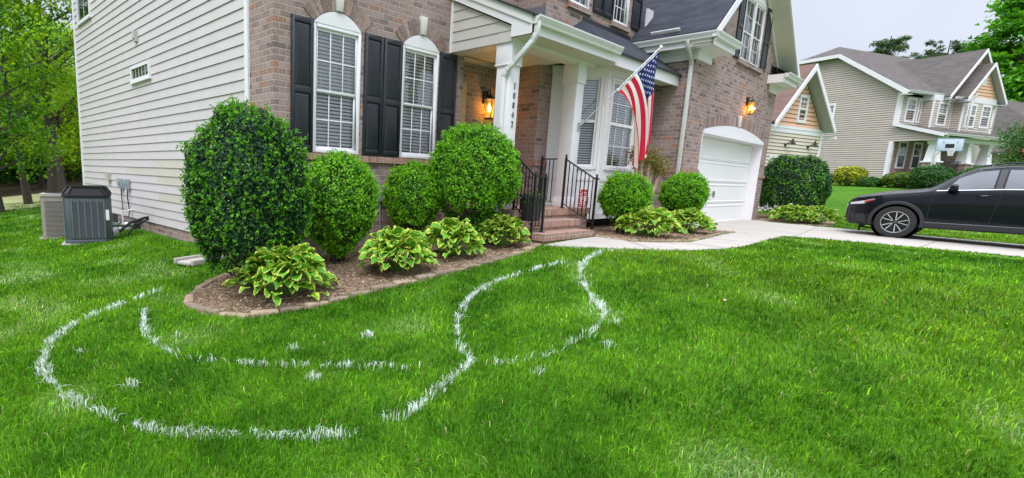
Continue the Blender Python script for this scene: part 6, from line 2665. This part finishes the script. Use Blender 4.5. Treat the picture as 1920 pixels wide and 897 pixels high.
# ------------------------------------------------------------------ shrubs in the neighbour's beds
YEL = [(.50, .50, .015), (.40, .44, .015), (.28, .36, .02)]
shrub('golden_shrub', 'yellow green mounded shrub against the taupe side wall', 'shrub', 37.2, 5.1, .70, .72, .7, .52, 7000, .09, [(.06, .11, .015), (.10, .16, .015)], YEL, .8, 21, bottom=.95, tips=False, stems=3, zfrac=.5)
shrub('clipped_shrub', 'low yellowish clipped hedge mound before the neighbour porch', 'shrub', 36.6, 3.0, .55, 1.0, .8, .38, 9000, .09, [(.05, .12, .015), (.07, .16, .02)], [(.16, .25, .02), (.20, .26, .02)], .5, 22, bottom=1, tips=False, stems=3)
shrub('clipped_shrub', 'taller green clipped shrub before the neighbour porch, under the basketball goal', 'shrub', 35.2, 2.0, .66, .72, .72, .56, 9000, .085, [(.02, .075, .02), (.03, .10, .02)], [(.06, .19, .03), (.08, .22, .03)], .5, 23, bottom=1, tips=False, stems=3)
shrub('clipped_shrub', 'green clipped shrub behind the car bonnet, right of the basketball goal', 'shrub', 35.3, .55, .62, .7, .7, .55, 7000, .085, [(.02, .075, .02), (.03, .10, .02)], [(.06, .19, .03), (.08, .22, .03)], .4, 24, bottom=1, tips=False, stems=3)
shrub('low_shrub', 'low dark green plant at the foot of the taupe wall', 'shrub', 36.6, 4.2, .38, .5, .5, .30, 2500, .10, [(.03, .10, .02), (.05, .15, .02)], [(.08, .24, .03)], .4, 25, bottom=1, tips=False, stems=3)
shrub('low_shrub', 'strip of low dark foliage at the base of the taupe house, left end', 'shrub', 38.0, 6.6, .55, .7, 1.2, .28, 3500, .10, [(.02, .07, .02), (.03, .10, .02)], [(.06, .17, .03)], .3, 26, bottom=1, tips=False, stems=3)
NPATH = [(21.6, 3.95), (23.2, 4.25), (25.8, 4.35), (25.9, 3.9), (23.3, 3.75), (21.7, 3.5)]
sheet('path', NPATH, .02, plain('pinkish_path', (.42, .33, .26), .9, var=.2), sub=.5)

# ------------------------------------------------------------------ trees
def tree(name, label, base, height, trunk_r, lean, clusters, nleaf, lsize, pal, seed, group='trees', forks=1, spread=.4, bark='bark', crown='foliage', aspect=1.5):
    """clusters: list of (dx, dy, z, rx, ry, rz)"""
    rnd = random.Random(seed)
    r = np.random.default_rng(seed)
    x, y = base
    z0 = float(g(x, y))
    s = thing(name, label, 'tree', (x, y, z0), 0, group)
    m = MB()
    top = Vector((x + lean[0], y + lean[1], z0 + height))
    n = 7
    ph = rnd.uniform(0, 6)
    spine = []
    for i in range(n + 1):
        f = i / n
        spine.append(Vector((x, y, z0 - .15)).lerp(top, f) + Vector((math.sin(f * 5 + ph), math.cos(f * 4 + ph), 0)) * .05 * height * .1)
    m.tube(spine, [trunk_r * (1.35 if i == 0 else 1) * (1 - .82 * (i / n)) for i in range(n + 1)], 10)
    cl = [(x + c_[0], y + c_[1], z0 + c_[2], *c_[3:]) for c_ in clusters]
    for c_ in cl:
        zf = min(.92, max(.18, (c_[2] - z0 - .35 * height * spread) / height))
        k = zf * n
        i = int(k)
        p = spine[i].lerp(spine[min(n, i + 1)], k - i)
        e = Vector(c_[:3])
        mid = p.lerp(e, .5) + Vector((0, 0, .12 * (e - p).length)) * rnd.uniform(-.6, .8)
        rad = trunk_r * (1 - .8 * zf) * .55
        m.tube([p, mid, e], [rad, rad * .6, rad * .15], 7)
        for _ in range(4):
            q = mid.lerp(e, rnd.uniform(.2, 1))
            ee = e + Vector((rnd.uniform(-1, 1) * c_[3], rnd.uniform(-1, 1) * c_[4], rnd.uniform(-.8, .8) * c_[5])) * .8
            m.tube([q, q.lerp(ee, .5) + Vector((0, 0, .1)), ee], [rad * .28, rad * .18, rad * .05], 5)
    m.build('trunk', M[bark], s, smooth=True)
    vol = np.array([c_[3] * c_[4] * c_[5] for c_ in cl]) ** .75
    cnt = (vol / vol.sum() * nleaf).astype(int)
    Ps, Ns, Cs = [], [], []
    pal = np.array(pal)
    for c_, kk in zip(cl, cnt):
        nb = max(4, int(kk / 26))
        # leaf sprays: tight groups of leaves hanging from twigs through the cluster's volume
        u = r.normal(size=(nb, 3))
        u /= np.linalg.norm(u, axis=1, keepdims=True)
        q = u * (r.random((nb, 1)) ** .45)
        ctr = np.array(c_[:3]) + q * np.array(c_[3:])
        tone = r.integers(0, len(pal), nb)
        per = max(1, kk // nb)
        sp_ = np.array([1, 1, .75]) * max(.28, .20 * (c_[3] + c_[4]))
        off = r.normal(size=(nb, per, 3)) * sp_ * .55
        P = (ctr[:, None] + off).reshape(-1, 3)
        N = np.tile([0, 0, 1.0], (len(P), 1)) + .4 * np.repeat(u, per, 0)
        Ps.append(P)
        Ns.append(N / np.linalg.norm(N, axis=1, keepdims=True))
        Cs.append(pal[np.repeat(tone, per)] * r.uniform(.75, 1.25, (len(P), 1)))
    P, N, C = np.concatenate(Ps), np.concatenate(Ns), np.concatenate(Cs)
    leaves_blob(crown, s, P, N, lsize, C, r, 'tree_leaf', aspect=aspect)
    return s


def crown_clusters(seed, zlo, zhi, rad, n, flat=.6, csize=1.4):
    rnd = random.Random(seed)
    o = []
    for i in range(n):
        f = (i + .5) / n
        z = zlo + (zhi - zlo) * f
        a = i * 2.4 + rnd.uniform(-.4, .4)
        rr_ = rad * (.35 + .75 * math.sin(math.pi * (.15 + .8 * f))) * rnd.uniform(.5, 1)
        cs = csize * rnd.uniform(.7, 1.25)
        o.append((rr_ * math.cos(a), rr_ * math.sin(a), z, cs, cs, cs * flat))
    return o


GREEN = [(.065, .22, .010), (.09, .28, .012), (.13, .35, .016), (.045, .165, .010)]
LIME = [(.30, .50, .010), (.25, .46, .012), (.36, .54, .016), (.17, .37, .012)]
DEEP = [(.022, .09, .010), (.032, .12, .012), (.045, .16, .014)]
OLIVE = [(.10, .22, .014), (.13, .27, .016), (.075, .19, .012)]
TG = 'trees of the wood behind the house'
tree('broadleaf_tree', 'tall broadleaf tree with thick pale barked trunk leaning beside the siding corner', (4.55, 25.0), 17, .175, (-.3, .6), crown_clusters(31, 5, 17, 4.6, 26, .7, .85), 7500, .15, GREEN + DEEP, 31, TG)
tree('broadleaf_tree', 'slim dark trunked tree crossing behind the thick pale barked trunk', (5.35, 27.5), 17, .13, (-1.6, .8), crown_clusters(32, 7, 17, 4.0, 18, .7, .85), 4800, .15, GREEN, 32, TG)
tree('broadleaf_tree', 'broadleaf tree with a dark crooked trunk and roots, left of the air conditioners', (3.35, 22.8), 11, .12, (-.9, .4), crown_clusters(33, 3.4, 11, 3.2, 24, .7, .85), 8500, .14, LIME + GREEN[1:3], 33, TG)
tree('young_tree', 'young tree with thin trunk and low bright leaves at the left edge', (2.2, 20.3), 7.5, .11, (-.4, .0), crown_clusters(34, 1.7, 7.5, 1.9, 20, .65, .85), 10000, .12, GREEN[1:] + LIME[:2], 34, TG)
tree('lime_tree', 'yellow green understorey tree with bright leaves behind the trunks', (5.4, 32.5), 7, .14, (.2, .3), crown_clusters(35, 1.6, 7, 2.8, 20, .5, 1.3), 13000, .16, LIME, 35, TG)
tree('lime_tree', 'second yellow green understorey tree, nearer the siding corner', (7.0, 36), 8.5, .16, (.2, .3), crown_clusters(36, 1.8, 8.5, 3.2, 20, .5, 1.4), 13000, .18, LIME[:3] + OLIVE[:1], 36, TG)
far_ = [(1.0, 30.5, 13, 37, GREEN), (2.9, 38, 15, 38, OLIVE + GREEN), (6.5, 44, 14, 40, DEEP), (9.8, 47, 14, 41, GREEN), (3.5, 50, 16, 42, DEEP), (0.5, 46, 16, 43, OLIVE), (12, 58, 15, 45, DEEP), (8.0, 40, 11, 46, OLIVE + LIME[:1])]
far_lab = ['wood tree with full mid green crown at the left edge of the photo', 'olive green wood tree behind the crooked trunk', 'dark wood tree low between the two big trunks', 'mid green wood tree directly behind the siding corner', 'tall dark wood tree far back behind the lime tree', 'tall olive wood tree far back at the left', 'dark wood tree farthest back by the siding corner', 'smaller olive and lime wood tree beside the siding corner']
for (x, y, h, sd, pl), lb in zip(far_, far_lab):
    tree('wood_tree', lb, (x, y), h * .5, .18, (.3, .2), crown_clusters(sd, .9 if sd > 39 else 2.0, h * .5, 3.3, 24, .6, 1.4), 10000, .2, pl, sd, TG)
# undergrowth along the wood edge: reads as one dark mass
r = np.random.default_rng(77)
k = 26000
xx = r.uniform(-6, 20, k)
yy = 41 + .18 * xx + r.normal(size=k) * 3 + r.uniform(0, 12, k)
zz = g(xx, yy) + np.abs(r.normal(size=k)) * 1.0 + .1
o = leaves_blob('undergrowth', None, np.stack([xx, yy, zz], 1), np.tile([0, -.5, .8], (k, 1)), .34, np.array(DEEP + GREEN[:1])[r.integers(0, 4, k)] * r.uniform(.7, 1.2, (k, 1)), r, 'tree_leaf')
o['kind'] = 'stuff'
o['label'] = 'dark undergrowth along the edge of the wood'
o['category'] = 'undergrowth'


def pine(label, x, y, zc, w, h, seed, n=5000, tall=14):
    rnd = random.Random(seed)
    z0 = float(g(x, y))
    cl = [(rnd.uniform(-.8, .8) * w, rnd.uniform(-.8, .8) * w, zc - z0 + rnd.uniform(-.75, .75) * h, w * rnd.uniform(.16, .34), w * rnd.uniform(.16, .34), h * rnd.uniform(.10, .22)) for _ in range(26)]
    return tree('pine_tree', label, (x, y), zc - z0 + h, .25, (0, 0), cl, int(n * .75), .34, [(.045, .11, .04), (.06, .14, .05), (.08, .15, .06)], seed, 'pines behind the taupe house', aspect=3.2)


pine('pine crown alone above the ridge of the taupe house', 84.6, 10.2, 15.4, 2.4, 1.7, 51)
pine('low pine crown above the roof valley, left of two', 101.5, 8.7, 16.6, 2.6, 1.5, 52)
pine('low pine crown above the roof valley, right of two', 97.1, 6.3, 16.6, 2.6, 1.7, 53)
pine('tall pine crown rising behind the broadleaf tree at the right edge', 96.0, -1.0, 20.6, 3.4, 1.9, 54, 9000)
tree('broadleaf_tree', 'big bright broadleaf tree behind the taupe house at the right edge', (72, -.6), 15.5, .35, (0, 0), [(c_[0], c_[1], c_[2], *c_[3:]) for c_ in crown_clusters(55, 4.5, 15.0, 4.2, 28, .6, 1.6)], 22000, .40, [(.09, .33, .016), (.12, .40, .02), (.065, .25, .016), (.16, .45, .025)], 55, 'trees at the right edge')
tree('broadleaf_tree', 'darker broadleaf tree behind the far brown roof', (98, -8), 18, .4, (0, 0), crown_clusters(56, 5.0, 15.5, 6, 24, .6, 2.6), 15000, .45, GREEN, 56, 'trees at the right edge')
tree('flowering_tree', 'small tree with a few pink blooms before the neighbour porch, right edge', (30.2, -.95), 3.3, .07, (.1, 0), [(rx_, ry_, z_, .62, .62, .42) for rx_, ry_, z_ in ((-.5, .5, 1.75), (.1, -.1, 2.2), (.4, .4, 1.9), (-.2, -.6, 2.1), (.2, .6, 2.5), (.5, -.5, 2.6), (-.5, .0, 2.4), (.0, -.9, 1.8))], 8000, .085, [(.03, .12, .02), (.045, .16, .025), (.06, .19, .03), (.04, .14, .02), (.05, .16, .03)] * 4 + [(.50, .12, .12)], 57, 'trees at the right edge')

# ------------------------------------------------------------------ the lawn's grass
def lownoise(x, y, seed, fr):
    rr = np.random.default_rng(seed)
    s = np.zeros_like(x)
    for k in range(7):
        a = rr.uniform(0, 6.28)
        f = fr * rr.uniform(.5, 1.8)
        s += np.sin((x * math.cos(a) + y * math.sin(a)) * f + rr.uniform(0, 6.28))
    return s / 7 * 2.2


def blades(name, x, y, h, w, col, r, mat, lean_amt=.5, parent=None):
    k = len(x)
    z = g(x, y)
    a = r.uniform(0, 2 * math.pi, k)
    la = lownoise(x, y, 3, 2.2) * 2.4 + r.normal(size=k) * 1.5
    ln = np.abs(r.normal(size=k)) * lean_amt * h + .12 * h
    dx, dy = np.cos(la) * ln, np.sin(la) * ln
    wx, wy = np.cos(a) * w, np.sin(a) * w
    z0 = z - .01
    V = np.empty((k, 5, 3), np.float32)
    V[:, 0] = np.stack([x - wx, y - wy, z0], 1)
    V[:, 1] = np.stack([x + wx, y + wy, z0], 1)
    mx_, my_, mz_ = x + dx * .35, y + dy * .35, z + h * .62
    V[:, 2] = np.stack([mx_ + wx * .8, my_ + wy * .8, mz_], 1)
    V[:, 3] = np.stack([mx_ - wx * .8, my_ - wy * .8, mz_], 1)
    drop = np.clip(ln / (h + 1e-6), 0, 1.2) * .35
    V[:, 4] = np.stack([x + dx, y + dy, z + h * (1 - drop)], 1)
    i0 = np.arange(k) * 5
    quad = np.stack([i0, i0 + 1, i0 + 2, i0 + 3], 1)
    tri = np.stack([i0 + 3, i0 + 2, i0 + 4], 1)
    F = np.concatenate([quad.ravel(), tri.ravel()])
    sz = np.concatenate([np.full(k, 4), np.full(k, 3)])
    C = np.repeat(col, 5, 0)
    return np_mesh(name, V.reshape(-1, 3), F, sz, mat, parent, col=C, smooth=True)


HOUSEFOOT = [(3.72, 7.0), (3.82, 6.5), (13.0, 5.9), (13.0, 4.5), (19.6, 4.5), (19.6, 17.1), (3.72, 17.1)]
EXCL = [DRIVE, WALK, BEDL, BEDR, BEDF, HOUSEFOOT, NPATH,
        [(2.1, 11.4), (2.95, 11.1), (3.3, 11.95), (2.45, 12.2)], [(2.0, 12.6), (2.75, 12.4), (3.05, 13.2), (2.3, 13.45)]]


def grass_points(r, dmin, dmax, ngen, az0, az1, rho):
    """random points in the sector, thinned to density rho(d) per m2"""
    out = []
    edges = np.geomspace(dmin, dmax, 40)
    for a_, b_ in zip(edges, edges[1:]):
        mid = (a_ + b_) / 2
        n = int(rho(mid) * (b_ * b_ - a_ * a_) / 2 * (az1 - az0))
        d = np.sqrt(r.uniform(a_ * a_, b_ * b_, n))
        z = r.uniform(az0, az1, n)
        out.append(np.stack([d * np.sin(z), d * np.cos(z)], 1))
    return np.concatenate(out)


def lawn_ok(x, y):
    bad = np.zeros(len(x), bool)
    for p in EXCL:
        bad |= in_poly(x, y, p)
    return ~bad


def grass_colour(x, y, r):
    k = len(x)
    n1 = lownoise(x, y, 21, 1.3)
    n2 = lownoise(x, y, 22, 4.5)
    n3 = lownoise(x, y, 23, .5)
    base = np.array([.092, .262, .009])
    lite = np.array([.19, .405, .018])
    dark = np.array([.026, .118, .003])
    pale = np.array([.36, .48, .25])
    yel = np.array([.28, .38, .03])
    n4 = lownoise(x, y, 25, 11)
    u = np.clip(.50 + .22 * n1 + .22 * n2 + .20 * n4 + r.normal(size=k) * .20, 0, 1)[:, None]
    c = np.where(u < .5, dark + (base - dark) * u * 2, base + (lite - base) * (u * 2 - 1))
    # silvery patches where blades lie over
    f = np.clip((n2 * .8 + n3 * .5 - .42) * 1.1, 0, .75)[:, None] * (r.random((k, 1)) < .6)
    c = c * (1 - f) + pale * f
    f = np.clip(lownoise(x, y, 24, .9) * .5 + (x - 6) * .02, 0, .45)[:, None] * (r.random((k, 1)) < .5)
    c = c * (1 - f) + yel * f
    dead = r.random(k) < .012
    c[dead] = np.array([.42, .36, .17])
    return c * np.exp(r.normal(size=(k, 1)) * .34)


r = np.random.default_rng(99)
rho = lambda d: 10500 * min(1, (2.6 / d)) ** 1.55
P = grass_points(r, 1.3, 24, 0, R(-4), R(103), rho)
okm = lawn_ok(P[:, 0], P[:, 1])
P = P[okm]
d = np.hypot(P[:, 0], P[:, 1])
tuft = 1 + .25 * lownoise(P[:, 0], P[:, 1], 31, 6) * .5
h = r.uniform(.024, .066, len(P)) * np.clip(tuft, .6, 1.4)
w = .00205 * np.maximum(1, d / 2.6) ** .74 * r.uniform(.6, 1.4, len(P))
o = blades('grass', P[:, 0], P[:, 1], h, w, grass_colour(P[:, 0], P[:, 1], r), r, M['grass'], .75)
o['kind'] = 'stuff'
o['label'] = 'bright green mown lawn grass in front of the house'
o['category'] = 'grass'
# a few fallen leaves
fl = thing('fallen_leaf', 'single dry tan leaf lying on the right half of the lawn', 'leaf', (5.85, 1.55, float(g(5.85, 1.55)) + .05), 0, world=False)
m = MB()
m.face([(-.03, 0, 0), (0, -.018, .012), (.035, 0, .006), (0, .02, .014)])
m.build('blade', plain('dry_leaf', (.50, .36, .22), .8), fl)

# ------------------------------------------------------------------ white marking paint sprayed on the grass
def painted(label, pts, seed, width=.030, dens=2600, fade=None, gaps=0.0):
    r = np.random.default_rng(seed)
    pts = np.array(pts, float)
    # smooth resample (Catmull-Rom)
    Q = np.vstack([2 * pts[0] - pts[1], pts, 2 * pts[-1] - pts[-2]])
    S_ = []
    for i in range(1, len(Q) - 2):
        for t_ in np.linspace(0, 1, 14, endpoint=False):
            a_, b_, c_, d_ = Q[i - 1], Q[i], Q[i + 1], Q[i + 2]
            S_.append(.5 * (2 * b_ + (c_ - a_) * t_ + (2 * a_ - 5 * b_ + 4 * c_ - d_) * t_ ** 2 + (3 * b_ - a_ - 3 * c_ + d_) * t_ ** 3))
    S_.append(pts[-1])
    S_ = np.array(S_)
    seg = np.linalg.norm(np.diff(S_, axis=0), axis=1)
    cum = np.concatenate([[0], np.cumsum(seg)])
    L = cum[-1]
    n = int(L * dens * (width * 2) * 2.7)
    s = r.uniform(0, L, n)
    wv = width * (.65 + .35 * np.sin(s * 7.3 + seed))
    x = np.interp(s, cum, S_[:, 0]) + r.normal(size=n) * wv
    y = np.interp(s, cum, S_[:, 1]) + r.normal(size=n) * wv
    strength = .5 + .42 * np.sin(s * 5.1 + seed) * np.sin(s * 2.3 + 1.7 * seed) + .3 * np.sin(s * 17 + seed) + .2 * np.sin(s * 41)
    if fade:
        strength = strength * np.interp(s / L, fade[0], fade[1])
    keep = r.random(n) < np.clip(strength, .04, 1)
    x, y = x[keep], y[keep]
    n = len(x)
    d = np.hypot(x, y)
    h = r.uniform(.045, .085, n)
    w = .0021 * np.maximum(1, d / 2.6) ** .75
    k = r.random((n, 1)) ** .5
    c = np.array([.84, .86, .88]) * k + np.array([.30, .52, .24]) * (1 - k)
    o = blades('painted_line', x, y, h, w, c, r, M['paint_blade'], .5)
    return tag(o, label, 'painted line', 'white marking paint on the lawn')


L1 = [(2.23, 6.48), (1.62, 6.05), (1.17, 5.67), (.86, 5.21), (.70, 4.68), (.66, 4.31), (.70, 3.85), (.81, 3.37), (.97, 2.99), (1.11, 2.82), (1.36, 2.58), (1.56, 2.39), (1.82, 2.18)]
painted('longest white painted curve, sweeping round the left side of the lawn', L1, 1, .027, 3400, ([0, .12, .25, 1], [.25, .5, 1, 1]))
L2 = [(1.77, 5.65), (1.56, 5.0), (1.51, 4.46), (1.56, 4.12), (1.75, 3.74), (2.03, 3.41), (2.33, 3.13), (2.67, 2.74), (2.86, 2.58)]
painted('inner white painted curve below the stone edging, inside the longest curve', L2, 2, .024, 2700, ([0, .3, .6, .9, 1], [1, .9, .65, .5, .3]))
L3 = [(2.07, 2.24), (2.18, 2.17), (2.44, 2.23), (2.84, 2.35), (3.13, 2.44), (3.33, 2.71), (3.94, 3.24), (4.72, 3.60), (5.43, 3.68), (5.88, 3.68), (6.53, 3.61)]
painted('wavy white painted line from the middle of the lawn towards the bed', L3, 3, .026, 2900, ([0, .5, .75, 1], [1, 1, .8, .45]))
L4 = [(7.85, 3.52), (7.27, 3.55), (6.43, 3.33), (5.73, 2.95), (5.22, 2.56), (4.83, 2.23), (4.31, 2.08), (3.89, 2.09), (3.61, 2.10), (3.33, 2.20), (3.15, 2.38)]
painted('white painted curve from the front walk bending round to the lawn centre', L4, 4, .026, 3000, ([0, .08, .2, .6, .75, 1], [.3, .5, .9, 1, .4, .25]))


def spot(label, x, y, seed, rad=.03, n=60):
    r = np.random.default_rng(seed)
    n = int(n * .6)
    xx, yy = x + r.normal(size=n) * rad, y + r.normal(size=n) * rad
    k = r.random((n, 1))
    d = np.hypot(xx, yy)
    o = blades('paint_spot', xx, yy, r.uniform(.05, .085, n), .0021 * np.maximum(1, d / 2.6) ** .75, np.array([.82, .83, .82]) * k + np.array([.42, .58, .36]) * (1 - k), r, M['paint_blade'], .45)
    tag(o, label, 'paint spot', 'white paint spots on the lawn')

for lb_, x_, y_, n_ in (('white paint spot between the inner curve and the wavy line', 2.96, 3.44, 70), ('white paint spot just below the inner painted curve', 2.10, 3.03, 70),
                        ('white paint spot alone inside the left part of the longest curve', 1.07, 3.76, 45), ('faint white paint spot just above the inner painted curve', 2.30, 3.61, 30),
                        ('small white paint dash just right of the bend in the right curve', 4.64, 2.04, 40), ('white paint dash below the bend of the right painted curve', 4.11, 1.85, 40),
                        ('white paint spot below the faint end of the right curve', 3.32, 1.96, 45), ('small white paint fleck near the upper left of the longest curve', .97, 4.73, 24),
                        ('faint white paint fleck between the starts of both left curves', 1.71, 4.63, 18)):
    spot(lb_, x_, y_, int(x_ * 100), .025, n_)
